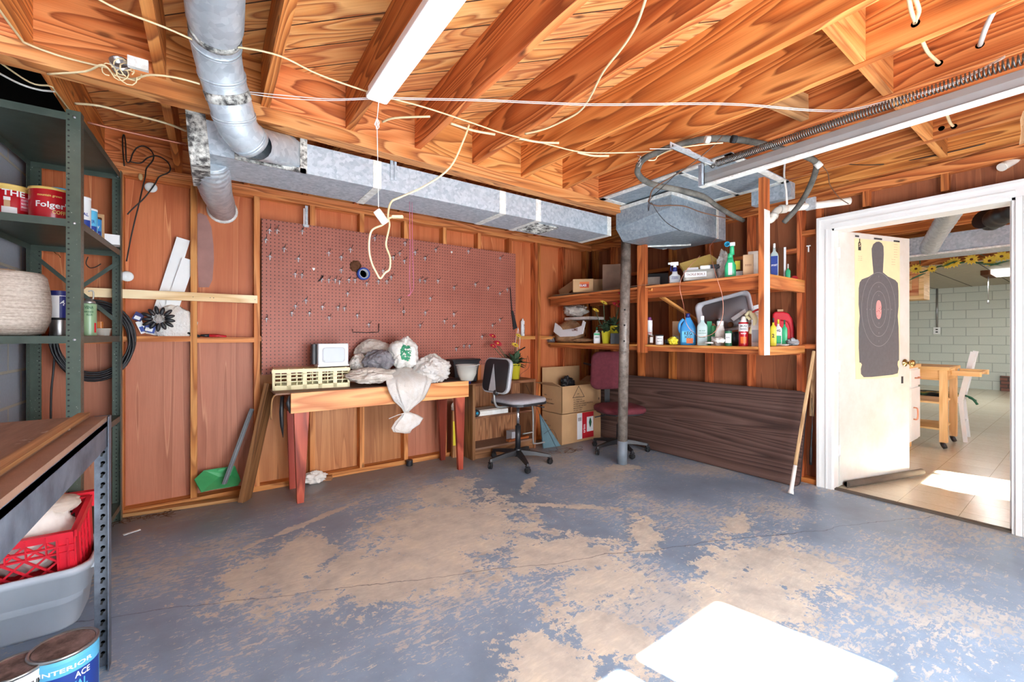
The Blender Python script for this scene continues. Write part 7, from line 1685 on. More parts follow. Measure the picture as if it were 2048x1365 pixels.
o = thing('white_envelope', 'white envelope poking up behind the bundled cloth', 'envelope', on(1512, 612, x=3.560)); b = MB(); P = [on(1500,614,x=3.560), on(1522,608,x=3.560), on(1524,625,x=3.560), on(1500,628,x=3.560)]; b.add(P + [v + Vector((0.004,0,0)) for v in P], [(0,1,2,3),(7,6,5,4),(0,4,5,1),(1,5,6,2),(2,6,7,3),(3,7,4,0)]); b.build('envelope', M['whitelabel'], o, world=True)
# right of the white post
def spotY(x0, x1, yt, yp, zs=ZL):
    yp = yp + 0.065
    p = on((x0+x1)/2, 600, y=yp); r_ = ((x0+x1)/2-1024)/FPX; t_ = p.x*_F.x + p.y*_F.y
    return Vector((p.x, p.y, zs)), (x1-x0)*t_/(2*FPX*math.sqrt(1+r_*r_)), CAMH + (HOR-yt)/FPX*t_ - zs
def ybot(name, lb, x0, x1, yt, yp, body, cap, zs=ZL, **kw):
    c_, r, h = spotY(x0, x1, yt, yp, zs); tx = kw.pop('texts', ()); dep = kw.pop('dep', 0.6)
    return bottle(name, lb, c_, 2*r, 2*r*dep, h, body, cap, txt=[(s, z, hh, m, wf*2*r) for s, z, hh, m, wf in tx], **kw)
ybot('yellow_black_bottle', 'yellow bottle with a black cap right of the white post', 1540, 1553, 637, 1.45, 'yellow', 'black', texts=(('2', 0.35, 0.03, 'ink', 0.4),))
ybot('white_green_bottle', 'white and green labelled bottle beside the yellow one', 1549, 1564, 640, 1.47, 'whitelabel', 'yellow', label_m='greenbottle', lz=(0.1,0.45), texts=(('HG', 0.62, 0.02, 'ink', 0.6),))
ybot('green_oil_bottle', 'teal green bottle left of the red jug', 1563, 1575, 641, 1.46, 'greenbottle', 'dkgreen')
c_, r, h = spotY(1545, 1588, 622, 1.54)
o = thing('red_jug', 'glossy red jug with an arched side behind the bottles', 'jug', c_, facing(c_)+PI/2); b = MB(); pr = [(-r,0),(r,0),(r*1.0,h*0.45),(r*0.85,h*0.75),(r*0.5,h*0.92),(0,h*0.97),(-r*0.8,h*0.97),(-r,h*0.9)]
b.prism(pr, -0.05, 0.05, Matrix(((1,0,0,0),(0,0,-1,0),(0,1,0,0),(0,0,0,1)))); b.build('body', M['redplastic'], o, bevel=0.012)
b = MB(); b.tube(spline([(-r*0.2,-0.053,h*0.72),(r*0.45,-0.053,h*0.66),(r*0.7,-0.053,h*0.40),(r*0.72,-0.053,h*0.05)], 5), 0.006, 8); b.build('rib', M['red'], o)
b = MB(); b.box((-r*0.55,-0.02,h*0.97),(r*0.0,0.02,h*1.04)); b.build('cap', M['tanblock'], o)
lump('blue_rag', 'small blue and white rag at the right end of the lower shelf', 'rag', Vector((3.90, 1.48, ZL+0.03)), (0.06,0.035,0.03), 'silverplastic', 58, 0.5, 4, flat=ZL+0.0005, part='rag')
lump('white_chip', 'flat white lid lying near the red jug', 'lid', Vector((3.70, 1.46, ZL+0.008)), (0.05,0.03,0.008), 'white', 59, 0.1, 2, flat=ZL+0.0005, part='lid')

# upper shelf
c_, r, h = spot(1105, 1148, 566, 3.20, ZU+0.014); o = thing('collapsed_carton', 'collapsed brown carton flaps at the left end of the upper shelf', 'carton', c_)
b = MB(); zz = ZU+0.015; b.bar((3.34,3.70,zz+0.02),(3.34,3.44,zz+0.12),0.006,0.10); b.bar((3.36,3.58,zz+0.09),(3.48,3.58,zz+0.02),0.10,0.005); b.bar((3.32,3.72,zz+0.004),(3.32,3.45,zz+0.004),0.16,0.004); b.build('flaps', M['cardin'], o, world=True)
sbox('orange_label_carton', 'open brown carton with an orange and red label on the upper shelf', 'carton', 1146, 1186, 560, 3.16, 'card', zs=ZU+0.019, d=0.14, labels=((0.34,0.80,0.30,0.78,'orange'),(0.38,0.78,0.36,0.62,'red')), texts=(('GLASS', 0.42, 0.024, 'whitelabel', 0.34),))
sbox('grey_wood_panel', 'wide grey wooden box behind the steel pole on the upper shelf', 'box', 1205, 1262, 530, 3.35, 'scrap2' if 'scrap2' in M else 'particle', zs=ZU+0.018, d=0.10)
sbox('brown_carton', 'plain brown carton behind the orange labelled one', 'carton', 1182, 1208, 560, 3.5, 'card', zs=ZU+0.018, d=0.12)
for i, (x0, x1, yt, xp, m, lb) in enumerate(((1288,1320,556,3.45,'cloth2','stack of old papers in the shade of the upper shelf'), (1292,1336,549,3.70,'black','dark box far back on the upper shelf'))):
    sbox('old_box', lb, 'box', x0, x1, yt, xp, m, zs=ZU+0.018, d=0.12)
# white trigger sprayer
c_, r, h = spot(1338, 1361, 536, 3.15, ZU+0.008)
o = bottle('trigger_spray_bottle', 'white trigger spray bottle with a dark blue collar on the upper shelf', c_, 2*r, 1.3*r, h*1.0, 'whitelabel', 'navy', neck=0.42, nh=0.25, shoulder=0.55, label_m='silverplastic', lz=(0.10,0.55), txt=(('TOUGH', 0.42, 0.012, 'navy', 0.05), ('CLEAN', 0.30, 0.012, 'navy', 0.05)))
b = MB(); b.box((-0.035,-0.012,h+0.02),(0.03,0.012,h+0.05)); b.box((-0.055,-0.008,h+0.03),(-0.035,0.008,h+0.048)); b.box((-0.012,-0.012,h),(0.014,0.012,h+0.02)); b.build('trigger_head', M['white'], o, bevel=0.004)
b = MB(); b.tube([(-0.028,0,h+0.02),(-0.035,0,h-0.01),(-0.03,0,h-0.03)], 0.004, 6); b.build('trigger', M['navy'], o)
c_, r, h = spot(1365, 1432, 536, 3.20, ZU+0.008); o = thing('clear_storage_box', 'clear plastic box with a white printed label on the upper shelf', 'storage box', c_, facing(c_)+PI/2); b = MB(); b.rbox((-r*0.96,-0.07,0),(r*0.96,0.07,h*0.8),0.025); b.build('box', M['clear'], o); b = MB(); b.rbox((-r*0.86,-0.06,0.008),(r*0.86,0.06,h*0.55),0.02); b.build('contents', M['cloth2'], o)
b = MB(); b.box((-r*0.86,-0.0725,h*0.25),(r*0.42,-0.0705,h*0.62)); b.build('label', M['whitelabel'], o); b = MB(); put_text(b, 'TACKLE BOX 3', r*1.1, 0.02, frameM((-r*0.22,-0.0735,h*0.36),(1,0,0),(0,0,1)), True); b.build('lettering', M['inkfaint'], o)
for i, (dx, dz, m, lb) in enumerate(((-0.05, 0.02, 'tray', 'grey shoe sole lying on the clear storage box'), (0.05, 0.03, 'whitelabel', 'white packet on the clear storage box'), (0.115, 0.035, 'black', 'black flat case on the clear storage box end'))):
    q = C.objects[o.name]; M2 = mat_of(o); p2 = M2 @ Vector((dx, 0, h*0.8+0.001)); s_ = thing(('shoe_sole','white_packet','black_case')[i], lb, ('sole','packet','case')[i], p2, o.rotation_euler.z); MB().rbox((-0.045,-0.05,0),(0.045,0.05,dz),0.01).build('piece', M[m], s_)
o = thing('yellow_envelope', 'long yellow padded envelope lying across the upper shelf', 'envelope', on(1400, 520, x=3.580)); b = MB(); b.add([on(1358,527,x=3.460), on(1420,508,x=3.520), on(1438,520,x=3.500), on(1365,538,x=3.440)] + [v + Vector((0.01,0,-0.035)) for v in (on(1358,527,x=3.460), on(1420,508,x=3.520), on(1438,520,x=3.500), on(1365,538,x=3.440))], [(0,1,2,3),(7,6,5,4),(0,4,5,1),(1,5,6,2),(2,6,7,3),(3,7,4,0)]); b.build('envelope', M['lidyellow'], o, world=True, bevel=0.004)
c_, r, h = spot(1436, 1456, 507, 3.28, ZU+0.004); lump('crumpled_white_bag', 'crumpled white bag left of the green sprayer', 'bag', c_ + Vector((0,0,h*0.5)), (0.045,0.045,h*0.5), 'bag', 61, 0.4, 4, flat=ZU+0.005)
c_, r, h = spot(1449, 1472, 508, 3.17, ZU+0.003)
o = bottle('green_hose_sprayer', 'bright green hose-end sprayer bottle on the upper shelf', c_, 2*r, 1.2*r, h, 'greenbottle', 'greenbottle', neck=0.5, nh=0.20, shoulder=0.60, label_m='whitelabel', lz=(0.12,0.72), lw=0.35)
b = MB(); b.lathe([(0.018,0.0),(0.016,0.06),(0.013,0.07)], (0.012,0,h-0.01), 12); b.build('neck', M['greenbottle'], o)
b = MB(); b.lathe([(0.014,0.0),(0.021,0.0),(0.021,0.016),(0.014,0.016),(0.014,0.0)], (-0.022,-0.008,h+0.075), 16, Matrix.Rotation(R(90),4,'X')); b.build('hose_ring', M['teal'], o)
b = MB(); b.box((-0.002,-0.012,h+0.06),(0.034,0.012,h+0.088)); b.build('valve_head', M['white'], o, bevel=0.003)
sbox('yellow_tag_box', 'dark small box with a bright yellow tag beside the green sprayer', 'box', 1470, 1489, 521, 3.22, 'seedbrown', zs=ZU+0.003, d=0.05, labels=((0.0,0.55,0.45,0.95,'yellow'),(0.0,0.8,0.0,0.35,'whitelabel')))
o = sbox('tan_perforated_block', 'tan foam block with punched marks on the upper shelf', 'block', 1486, 1507, 511, 3.17, 'tanblock', zs=ZU+0.003, d=0.07, texts=(('::::', 0.45, 0.012, 'seedbrown', 0.6),))
sbox('pale_carton', 'pale carton behind the tan block', 'carton', 1496, 1516, 505, 3.42, 'cloth2', zs=ZU+0.003, d=0.10)
ybot('motor_oil_bottle', 'dark blue bottle with a printed label right of the white post', 1540, 1557, 488, 1.46, 'clearbottle', 'white', zs=ZU+0.001, label_m='blueink', lz=(0.12,0.72), texts=(('SPORT', 0.40, 0.015, 'whitelabel', 0.7),))
c_, r, h = spotY(1556, 1572, 497, 1.50, ZU+0.001); o = thing('black_white_book', 'upright black and white box on the right end of the upper shelf', 'box', c_, facing(c_)+PI/2); MB().box((-r,-0.04,0),(r*0.45,0.04,h)).build('box', M['seedbrown'], o); MB().box((r*0.45,-0.042,0),(r,0.04,h)).build('spine', M['whitelabel'], o)
ybot('tiny_teal_bottle', 'tiny teal bottle lying beside the black and white box', 1571, 1581, 529, 1.44, 'greenbottle', 'white', zs=ZU+0.001)
for x, m, lb, rr_ in ((1592, 'redtin', 'small red and white tin lying on its side at the shelf end', 0.022), (1606, 'tin', 'silver tube lying at the right end of the upper shelf', 0.016)):
    p = on(x, 540, y=1.49); o = thing('lying_tin', lb, 'tin', (p.x, p.y, ZU)); b = MB(); b.tube([(p.x-0.06,p.y-0.01,ZU+rr_+0.001),(p.x+0.06,p.y+0.02,ZU+rr_+0.001)], rr_, 16); b.build('tin', M[m], o, world=True)
p = on(1600, 530, y=1.54); o = thing('small_carton', 'small pale carton behind the tins at the shelf end', 'carton', (p.x, p.y, ZU)); MB().box((-0.07,-0.02,0.001),(0.05,0.03,0.07)).build('box', M['cardin'], o)

# folding table leaning on the wall
ft_ = thing('folding_table', 'long dark wood-grain folding table leaning on its edge against the right wall', 'table', (3.83, 2.6, 0))
A0, A1 = Vector((3.80, 1.385, 0.004)), Vector((3.955, 1.40, 0.745)); Lt = 2.36
Mx = frameM(A0, (0,1,0), A1-A0); ht = (A1-A0).length
b = MB(); pts = [(x, y) for x, y in ringp(0, 0, Lt, ht, 0.05, 5)]
b.prism(pts, -0.02, -0.004, Mx); fo_ = b.build('table_top', M['walnut'], ft_, world=True)
b = MB(); b.prism([(x, y) for x, y in ringp(-0.003, -0.003, Lt+0.003, ht+0.003, 0.053, 5)], -0.018, -0.006, Mx); b.build('edge_band', M['black'], ft_, world=True)
b = MB(); 
for u in (0.25, Lt-0.25): b.tube([Mx @ Vector((u, 0.1, 0.015)), Mx @ Vector((u, ht-0.1, 0.015))], 0.011, 8)
b.tube([Mx @ Vector((0.3, 0.12, 0.015)), Mx @ Vector((Lt-0.3, 0.12, 0.015))], 0.011, 8); b.build('folded_legs', M['blackmatte'], ft_, world=True)
# the taped pole and small things beside the casing
a_, b__ = on(1581, 988, z=0.012), on(1628, 703, x=3.945); st = thing('taped_stick', 'pale hockey-like stick with a taped grip leaning beside the door casing', 'stick', (a_.x, a_.y, 0))
b = MB(); b.bar(a_.lerp(b__, 0.19), b__, 0.018, 0.030, (1,0,0)); b.build('shaft', M['stick'], st, world=True, bevel=0.004)
b = MB(); b.tube([a_, a_.lerp(b__, 0.012), a_.lerp(b__, 0.03), a_.lerp(b__, 0.19)], [0.020,0.020,0.015,0.014], 10); b.build('taped_grip', M['cloth'], st, world=True)
o = thing('second_stick', 'short pale stick standing behind the taped one', 'stick', (3.99, 1.36, 0.60)); b = MB(); b.bar((4.0,1.375,0.55),(4.02,1.36,1.08),0.03,0.02,(1,0,0)); b.build('stick', M['stick'], o, world=True)
o = thing('hanging_black_rope', 'black rope end hanging behind the leaning table at the stud', 'rope', (3.96, 1.36, 0.3)); b = MB(); b.tube(spline([(3.98,1.37,0.70),(3.965,1.36,0.50),(3.955,1.365,0.32),(3.96,1.37,0.16)],4), [0.002]*5+[0.006]*4+[0.011]*4, 6); b.build('rope', M['black'], o, world=True)

# ------------------------------------------------------------------ the open door with the range poster
DA = Vector((4.055, 1.205, 0)); DE = on(1819, 700, t=3.62); DE = Vector((DE.x, DE.y, 0)); dv = (DE - DA).normalized(); DL = (DE - DA).length
dr = thing('door_leaf', 'white door standing open into the far room with a paper target taped on', 'door', DA)
dr['kind'] = 'thing'
DM = frameM(DA + Vector((0,0,0.02)), dv, (0,0,1))        # x along the leaf, y up, z toward the garage
b = MB(); b.box((0,0,-0.036),(DL,2.02,0.0), DM); b.build('leaf', M['doorpaint'], dr, world=True, bevel=0.002)
for z in (0.23, 0.90, 1.80):
    b = MB(); b.box((-0.03,z,-0.004),(0.0,z+0.09,0.001), DM); b.tube([DM @ Vector((-0.004,z,0.004)), DM @ Vector((-0.004,z+0.09,0.004))], 0.006, 8); b.build('hinge', M['trimwhite'], dr, world=True)
b = MB(); q = DM @ Matrix.Translation((DL-0.065, 0.955, 0.0)); b.lathe([(0.032,0.0),(0.032,0.005),(0.012,0.010),(0.011,0.032),(0.024,0.040),(0.029,0.052),(0.026,0.064),(0.0001,0.068)], (0,0,0), 20, q.to_3x3().to_4x4()); b.v = [v + q.translation for v in b.v]; b.build('door_knob', M['brass'], dr, world=True)
b = MB(); b.box((DL-0.002,0.93,-0.026),(DL+0.0008,0.985,-0.01), DM); b.build('latch_plate', M['brass'], dr, world=True)
b = MB(); b.box((DL-0.11,0.78,0.0),(DL-0.085,0.84,0.0015), DM); b.build('strike_mark', M['black'], dr, world=True)
dsn = thing('draft_stopper', 'long brown fabric draft stopper lying along the foot of the open door', 'draft stopper', DM @ Vector((0.4,-0.02,0.03)))
b = MB(); b.tube([DM @ Vector((0.03,0.016,0.034)), DM @ Vector((DL*0.5,0.016,0.038)), DM @ Vector((DL+0.10,0.018,0.034))], 0.026, 14); b.build('fabric_tube', M['draft'], dsn, world=True)
b = MB(); b.lathe([(0.0001,0),(0.019,0)], DM @ Vector((0.0295,0.016,0.034)), 14, Matrix.Rotation(R(-90),4,'Y')); b.build('dark_end', M['black'], dsn, world=True)
# the paper target: buff sheet, a plain dark bust silhouette with rings
tp = thing('paper_target', 'buff shooting range paper target with a dark bust silhouette taped to the door', 'poster', DM @ Vector((0.40, 0.82, 0.002)))
def dm(x, y):           # pixel of the photograph to door coordinates
    nrm = (DM.to_3x3() @ Vector((0,0,1))); d_ = _F + _R*((x-1024.0)/FPX) + Vector((0,0,(HOR-y)/FPX)); o_ = Vector((0,0,CAMH))
    t_ = (DM.translation - o_).dot(nrm) / d_.dot(nrm); return DM.inverted() @ (o_ + d_*t_)
def zpx(x, y): return dm(1620 + x/3.414, 360 + y/3.414)
def sheet(pts, z0, z1, name, m, raw=False):
    P = [(v.x, v.y) for v in (pts if raw else [zpx(*p) for p in pts])]; b = MB()
    area_ = sum(P[i][0]*P[(i+1)%len(P)][1]-P[(i+1)%len(P)][0]*P[i][1] for i in range(len(P)))
    if area_ < 0: P = P[::-1]
    b.prism(P, z0, z1, DM); return b.build(name, M[m], tp, world=True)
sheet([(303,398),(612,428),(612,760),(612,1050),(610,1240),(600,1345),(420,1360),(312,1362),(306,1100),(306,760)], 0.0005, 0.0015, 'paper', 'targetpaper')
sil = [(432,640),(428,600),(421,520),(419,470),(430,440),(450,424),(470,422),(488,432),(500,455),(502,510),(498,590),(496,632),(530,660),(580,685),(598,705),(602,760),(603,860),(597,930),(603,1010),(606,1130),(606,1232),(598,1240),(596,1262),(603,1290),(597,1322),(560,1332),(420,1347),(365,1348),(346,1325),(345,1290),(353,1262),(346,1250),(336,1248),(331,1150),(331,1010),(338,930),(330,850),(331,740),(338,700),(352,680),(400,662)]
sheet(sil, 0.0016, 0.0022, 'silhouette', 'screenprint')
def ringsheet(cx, cy, rx, ry, name, m, wd=0.0022, z=0.0023):
    a0 = zpx(cx, cy); ax = (zpx(cx+rx, cy)-zpx(cx-rx, cy)).length/2; ay = (zpx(cx, cy+ry)-zpx(cx, cy-ry)).length/2; n = 48; b = MB(); vs = []
    for f in (0, wd):
        for k in range(n): t_ = 2*PI*k/n; vs.append(DM @ Vector((a0.x + (ax-f)*math.cos(t_), a0.y + (ay-f)*math.sin(t_), z)))
    b.add(vs, [(n+k, k, (k+1)%n, n+(k+1)%n) for k in range(n)]); return b.build(name, M[m], tp, world=True)
for rx, ry in ((52,128),(79,190),(116,258)): ringsheet(468, 885, rx*1.0, ry*0.98, 'ring', 'greyline')
b = MB(); a0 = zpx(467, 887); P = [(a0.x+0.033*math.copysign(abs(math.cos(t_))**0.85, math.cos(t_)), a0.y+0.078*math.copysign(abs(math.sin(t_))**0.8, math.sin(t_))) for t_ in [2*PI*k/28 for k in range(28)]]; b.prism(P, 0.0022, 0.0028, DM); b.build('bullseye', M['pinkdot'], tp, world=True)
for x, y in ((455,900),(462,893),(470,880),(478,870),(482,884),(488,876),(458,930),(478,910),(470,897)):
    a0 = zpx(x, y); b = MB(); b.prism([(a0.x+0.004*math.cos(k*1.05), a0.y+0.004*math.sin(k*1.05)) for k in range(6)], 0.0028, 0.0031, DM); b.build('bullet_hole', M['darkhole'], tp, world=True)
for s, x, y in (('7',468,665),('8',468,735),('9',468,795),('9',468,985),('8',468,1050),('7',468,1108),('7',385,890),('8',408,890),('9',430,890),('9',505,890),('10',530,890),('8',555,890)):
    a0 = zpx(x, y); b = MB(); put_text(b, s, None, 0.011, DM @ Matrix.Translation((a0.x, a0.y, 0.0026))); b.build('ring_number', M['greyline'], tp, world=True)
for x, w_ in ((320,26),(463,54),(590,40)):
    a0 = zpx(x, 385 + (x-320)*0.13); b = MB(); ww = (zpx(x+w_/2,400)-zpx(x-w_/2,400)).length; b.box((a0.x-ww/2,a0.y-0.007,0.0015),(a0.x+ww/2,a0.y+0.007,0.0024), DM); b.build('tape_tab', M['black'], tp, world=True)
b = MB(); a0 = zpx(337, 440); 
b.prism([(a0.x+x*0.9, a0.y+y*0.9) for x, y in ((-0.018,-0.055),(0.018,-0.055),(0.018,0.01),(0.006,0.025),(0.006,0.05),(-0.006,0.05),(-0.006,0.025),(-0.018,0.01))], 0.0016, 0.0022, DM); b.build('small_figure', M['ink'], tp, world=True)
b = MB(); put_text(b, '5', None, 0.03, DM @ Matrix.Translation((a0.x, a0.y-0.022, 0.0026))); b.build('lettering', M['targetpaper'], tp, world=True)
for i, s in enumerate(['OFFICIAL TARGET', 'SLOW FIRE', 'SCORE']):
    a0 = zpx(340, 525 + i*13); b = MB(); put_text(b, s, 0.05, 0.005, DM @ Matrix.Translation((a0.x, a0.y, 0.0018))); b.build('lettering', M['inkfaint'], tp, world=True)
for i in range(9):
    a0 = zpx(583 if i < 6 else 568, 445 + i*17); b = MB(); put_text(b, 'NAME' if i == 0 else 'SHOTS' if i % 2 else 'DATE', 0.045, 0.005, DM @ Matrix.Translation((a0.x, a0.y, 0.0018))); b.build('lettering', M['inkfaint'], tp, world=True)
# small white T-shaped nail strip on the wall right of the shelves
o = thing('white_wall_hook', 'small white T-shaped hook on the stud left of the door casing', 'hook', on(1617, 495, x=3.96)); a0 = on(1617, 492, x=3.962); b = MB(); b.box((a0.x-0.004,a0.y-0.014,a0.z-0.004),(a0.x+0.006,a0.y+0.014,a0.z+0.003)); b.box((a0.x-0.004,a0.y-0.003,a0.z-0.05),(a0.x+0.006,a0.y+0.003,a0.z)); b.build('hook', M['white'], o, world=True)

# ------------------------------------------------------------------ furniture of the far room
FZ = 0.006
kc = thing('white_base_cabinet', 'white cabinet with copper handles half hidden by the open door', 'cabinet', (5.85, 1.45, FZ))
MB().box((5.35,1.15,0.10),(6.23,1.75,0.87)).build('body', M['white'], kc, world=True)
MB().box((5.38,1.20,FZ),(6.21,1.75,0.10)).build('plinth', M['butcher'], kc, world=True)
MB().box((5.33,1.13,0.87),(6.25,1.77,0.905)).build('worktop', M['butcher'], kc, world=True)
d_ = MB().box((5.86,1.133,0.12),(6.22,1.15,0.66)).build('door', M['white'], kc, world=True, bevel=0.003)
b = MB(); b.tube(spline([(5.93,1.13,0.46),(5.93,1.10,0.45),(5.93,1.10,0.35),(5.93,1.13,0.34)],4), 0.007, 8); b.build('handle', M['copper'], d_, world=True)
d_ = MB().box((5.86,1.133,0.68),(6.22,1.15,0.85)).build('drawer', M['white'], kc, world=True, bevel=0.003)
b = MB(); b.tube(spline([(5.98,1.13,0.765),(6.0,1.105,0.765),(6.10,1.105,0.765),(6.12,1.13,0.765)],4), 0.007, 8); b.build('handle', M['copper'], d_, world=True)
ct = thing('butcher_block_cart', 'light wood rolling kitchen cart on black casters in the far room', 'cart', (6.5, 1.3, FZ))
cx0, cx1, cy0, cy1 = 6.30, 6.86, 0.94, 1.80
MB().box((cx0-0.02,cy0-0.02,0.84),(cx1+0.02,cy1+0.02,0.875)).build('top_board', M['butcher'], ct, world=True, bevel=0.004)
for x in (cx0, cx1-0.06):
    for y in (cy0, cy1-0.06):
        MB().box((x,y,0.075),(x+0.06,y+0.06,0.84)).build('leg', M['butcher'], ct, world=True)
        b = MB(); b.lathe([(0.0001,-0.018),(0.034,-0.016),(0.036,0.0),(0.034,0.016),(0.0001,0.018)], (x+0.03,y+0.03,FZ+0.037), 18, Matrix.Rotation(R(65),4,'X')); b.build('caster', M['black'], ct, world=True)
b = MB(); b.box((cx0+0.01,cy0+0.06,0.73),(cx0+0.03,cy1-0.06,0.84)); b.build('apron', M['butcher'], ct, world=True)
b = MB(); b.box((cx0+0.06,cy0+0.01,0.73),(cx1-0.06,cy0+0.03,0.84)); b.build('apron', M['butcher'], ct, world=True)
MB().box((cx0+0.01,cy0+0.05,0.48),(cx1-0.01,cy1-0.05,0.50)).build('shelf', M['butcher'], ct, world=True)
MB().box((cx0+0.01,cy0+0.05,0.20),(cx1-0.01,cy1-0.05,0.22)).build('shelf', M['butcher'], ct, world=True)
for x in (cx0+0.02, cx1-0.06):
    b = MB(); b.rbox((x,cy0-0.24,0.79),(x+0.04,cy0-0.02,0.84),0.015); b.build('handle_arm', M['butcher'], ct, world=True)
b = MB(); b.tube([(cx0+0.03,cy0-0.21,0.815),(cx1-0.03,cy0-0.21,0.815)], 0.015, 10); b.build('towel_bar', M['butcher'], ct, world=True)
def dchair(name, lb, loc, rz):
    o = thing(name, lb, 'chair', loc, rz)
    for x in (-0.2, 0.2):
        b = MB(); b.bar((x,0.20,0),(x,0.20,0.45),0.035,0.035,(0,1,0)); b.build('leg', M['white'], o)
        b = MB(); b.bar((x,-0.24,0),(x,-0.20,0.46),0.035,0.035,(0,1,0)); b.bar((x,-0.20,0.46),(x,-0.30,1.02),0.030,0.045,(0,1,0)); b.build('back_leg', M['white'], o)
    MB().rbox((-0.22,-0.22,0.44),(0.22,0.22,0.47),0.03).build('seat', M['white'], o)
    for z, y in ((0.93,-0.285),(0.74,-0.25),(0.58,-0.22)):
        b = MB(); b.bar((-0.2,y,z),(0.2,y,z),0.018,0.07); b.build('back_rail', M['white'], o)
    b = MB(); b.bar((-0.2,0.20,0.2),(0.2,0.20,0.2),0.02,0.025); b.bar((-0.2,-0.22,0.2),(0.2,-0.22,0.2),0.02,0.025); b.build('stretcher', M['white'], o)
    return o
dchair('white_dining_chair', 'white ladder-back chair pulled up behind the wooden cart', (7.35,1.72,FZ), R(-100))
dchair('white_dining_chair', 'white chair seen side-on at the right end of the wooden cart', (7.10,1.14,FZ), R(4))
t = NT('sunflower_print'); co = t.coord(); vo = t.n('ShaderNodeTexVoronoi'); vo.inputs['Scale'].default_value = 9; t.l(co, vo.inputs['Vector']); t.col(t.ramp(vo.outputs['Distance'], [(0.1, S(90,40,20)), (0.25, S(214,170,60)), (0.45, S(60,90,50)), (0.6, S(24,24,24))])); t.set(Roughness=0.9); M['sunprint'] = t.m
o = thing('sunflower_cushion', 'black cushion with a sunflower print on the chair behind the cart', 'cushion', (7.2,1.5,0.478)); b = MB(); b.rbox((6.93,0.98,0.478),(7.27,1.33,0.53),0.05); b.build('cushion', M['sunprint'], o, world=True, bevel=0.015)
o = thing('sunflower_cushion', 'patterned cushion on the white chair at the far left of the cart', 'cushion', (7.35,1.75,0.478)); b = MB(); b.rbox((7.22,1.59,0.478),(7.48,1.85,0.53),0.05); b.build('cushion', M['sunprint'], o, world=True, bevel=0.015)
o = thing('black_ribbon_tie', 'dark ribbon tied on the back of the side-on white chair', 'ribbon', (7.30,0.92,0.48)); b = MB(); b.tube(spline([(7.24,0.93,0.50),(7.28,0.88,0.47),(7.30,0.84,0.40)],4), 0.012, 6); b.tube([(7.26,0.9,0.48),(7.34,0.86,0.44)], 0.012, 6); b.build('ribbon', M['dkgreen'], o, world=True)
# ducts above
o = thing('far_duct', 'galvanised duct under the far room ceiling before the flower garland', 'duct', (6.45,1.5,2.1)); MB().box((6.45,-1.5,2.10),(6.85,4.5,2.31)).build('duct_body', M['galv'], o, world=True)
MB().box((6.44,-1.5,2.095),(6.46,4.5,2.115)).build('edge_strip', M['tape'], o, world=True)
o = thing('far_foil_tube', 'wrinkled silver foil tube slanting down onto the far duct', 'duct pipe', (7.0,1.2,2.2))
P = spline([on(1915,400,t=3.2), on(1895,435,t=3.75), on(1870,475,t=4.25), on(1858,498,t=4.5)], 14); b = MB(); b.tube(P, [0.075+0.004*((k*5)%3-1) for k in range(len(P))], 22); b.build('tube', M['galvtube'], o, world=True)
o = thing('black_duct_elbow', 'black flexible duct elbow at the top right of the doorway', 'duct pipe', (5.5,0.6,2.3))
P = spline([on(1966,438,t=3.8), on(1985,442,t=3.8), on(2000,432,t=3.65), on(2030,420,t=3.5), on(2080,400,t=3.25)], 8); b = MB(); b.tube(P, [0.085-0.010*((k//3)%2) for k in range(len(P))], 20); b.build('elbow', M['black'], o, world=True)
# flower garland
gl = thing('sunflower_garland', 'garland of yellow sunflowers hung across the far room ceiling edge', 'garland', (9.0,0.9,2.3))
gp = [(1822,540),(1840,545),(1855,541),(1875,534),(1895,530),(1915,527),(1940,524),(1960,526),(1985,520),(2003,512),(2025,513),(2045,508)]
P = [on(x, y, x=9.03) for x, y in gp]; b = MB(); b.tube(spline(P, 4), 0.012, 6); b.build('vine', M['dkgreen'], gl, world=True)
random.seed(77)
for x, y in ((1832,538),(1864,538),(1908,525),(1943,519),(1979,522),(2003,513),(2028,512),(1895,530)):
    c_ = on(x, y, x=8.98); flower(gl, c_, 0.085 if x not in (1864,1895) else 0.065, M['petalyellow'], up=(-1,-0.1,-0.1), n=12)
b = MB()
for x, y in ((1852,546),(1885,534),(1958,528),(1970,512),(2000,503),(1840,530),(1980,532),(2036,500)): c_ = on(x, y, x=8.97); leaf(b, c_, (0,random.uniform(-1,1),random.uniform(-.5,.5)), 0.22, 0.12, 0.2)
b.build('leaves', M['dkgreen'], gl, world=True, kind='stuff')
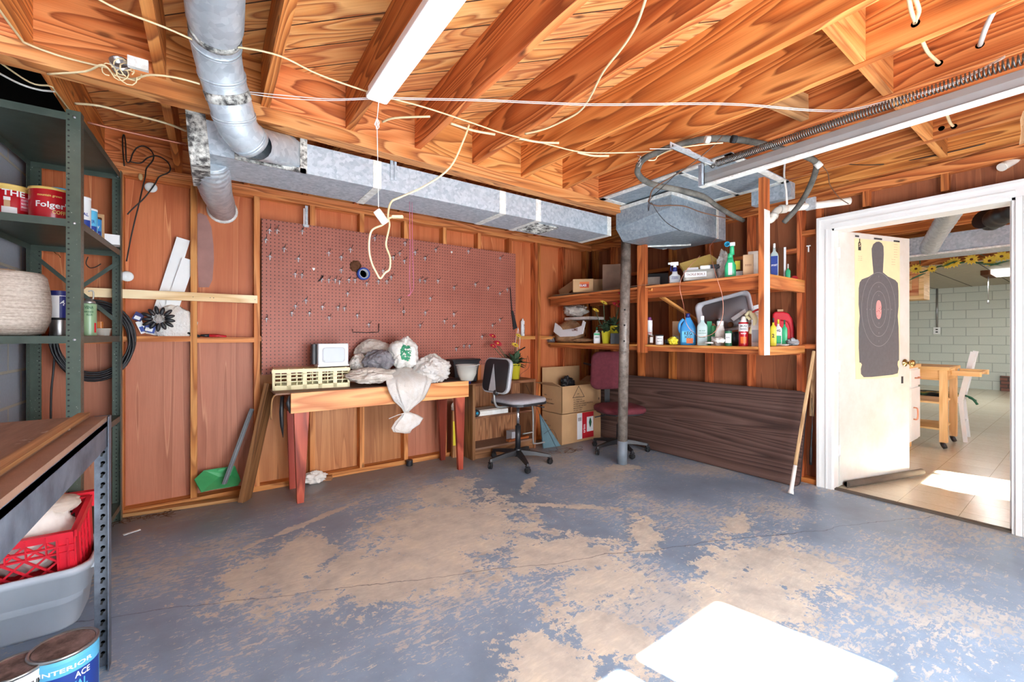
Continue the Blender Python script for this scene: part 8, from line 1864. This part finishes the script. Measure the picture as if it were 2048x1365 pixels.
# fixtures on the far wall and ceiling
o = thing('wall_cabinet', 'small wooden wall cabinet high on the left of the far room', 'cabinet', (9.6,2.4,1.9)); MB().box((9.35,1.66,1.80),(9.75,2.9,2.32)).build('body', M['butcher'], o, world=True); MB().box((9.34,1.72,1.86),(9.35,2.2,2.26)).build('door', M['apron'], o, world=True); MB().box((9.33,1.80,1.95),(9.34,2.12,2.18)).build('door_panel', M['butcher'], o, world=True)
o = thing('conduit_outlet', 'grey conduit running down to a white outlet on the block wall', 'outlet', (DX1-0.02,2.0,1.5)); a0 = on(1874, 662, x=DX1-0.02); b = MB(); b.tube([(DX1-0.02,a0.y,a0.z),(DX1-0.02,a0.y,2.33)], 0.018, 8); b.build('conduit', M['tin'], o, world=True)
MB().box((DX1-0.05,a0.y-0.06,a0.z-0.08),(DX1-0.001,a0.y+0.06,a0.z+0.08)).build('outlet_box', M['white'], o, world=True)
b = MB(); b.box((DX1-0.052,a0.y-0.02,a0.z+0.015),(DX1-0.05,a0.y+0.02,a0.z+0.045)); b.build('socket', M['black'], o, world=True)
b = MB(); b.box((DX1-0.052,a0.y-0.02,a0.z-0.045),(DX1-0.05,a0.y+0.02,a0.z-0.015)); b.build('socket', M['black'], o, world=True)
o = thing('brick_hearth_vent', 'dark red brick patch low on the pale block wall', 'brickwork', (DX1-0.1,0.5,0)); a0, a1 = on(2000, 756, x=DX1-0.1), on(2040, 785, x=DX1-0.1)
M['brickwork'] = blocks('red_brickwork', S(134,86,70), S(112,70,58), S(70,60,54), 'Y', 0.075, 0.22, 0.02)
MB().box((DX1-0.12,-0.6,FZ),(DX1-0.0,a0.y,0.33)).build('bricks', M['brickwork'], o, world=True)
o = thing('far_ceiling_light', 'bright ceiling light with dark end cap and pull chain in the far room', 'light', (11.3,1.2,2.3)); a0 = on(1985, 545, z=2.27)
lx, ly = on(1990, 552, z=2.27).x, on(1990, 552, z=2.27).y
b = MB(); b.box((lx-0.5,ly-1.9,2.262),(lx+0.2,ly+0.0,2.326)); mm = NT('far_lamp_glow').m; q = mm.node_tree.nodes['Principled BSDF']; q.inputs['Emission Color'].default_value = (1,1,1,1); q.inputs['Emission Strength'].default_value = 3.0; b.build('diffuser', mm, o, world=True)
b = MB(); b.rbox((lx-0.52,ly+0.0,2.25),(lx+0.22,ly+0.12,2.33),0.03); b.build('end_cap', M['seedbrown'], o, world=True)
b = MB(); b.tube([(lx-0.2,ly+0.06,2.25),(lx-0.2,ly+0.06,1.85)], 0.006, 5); b.lathe([(0.0001,-0.04),(0.016,-0.03),(0.014,0.02),(0.0001,0.03)], (lx-0.2,ly+0.06,1.80), 8); b.build('pull_chain', M['tin'], o, world=True)
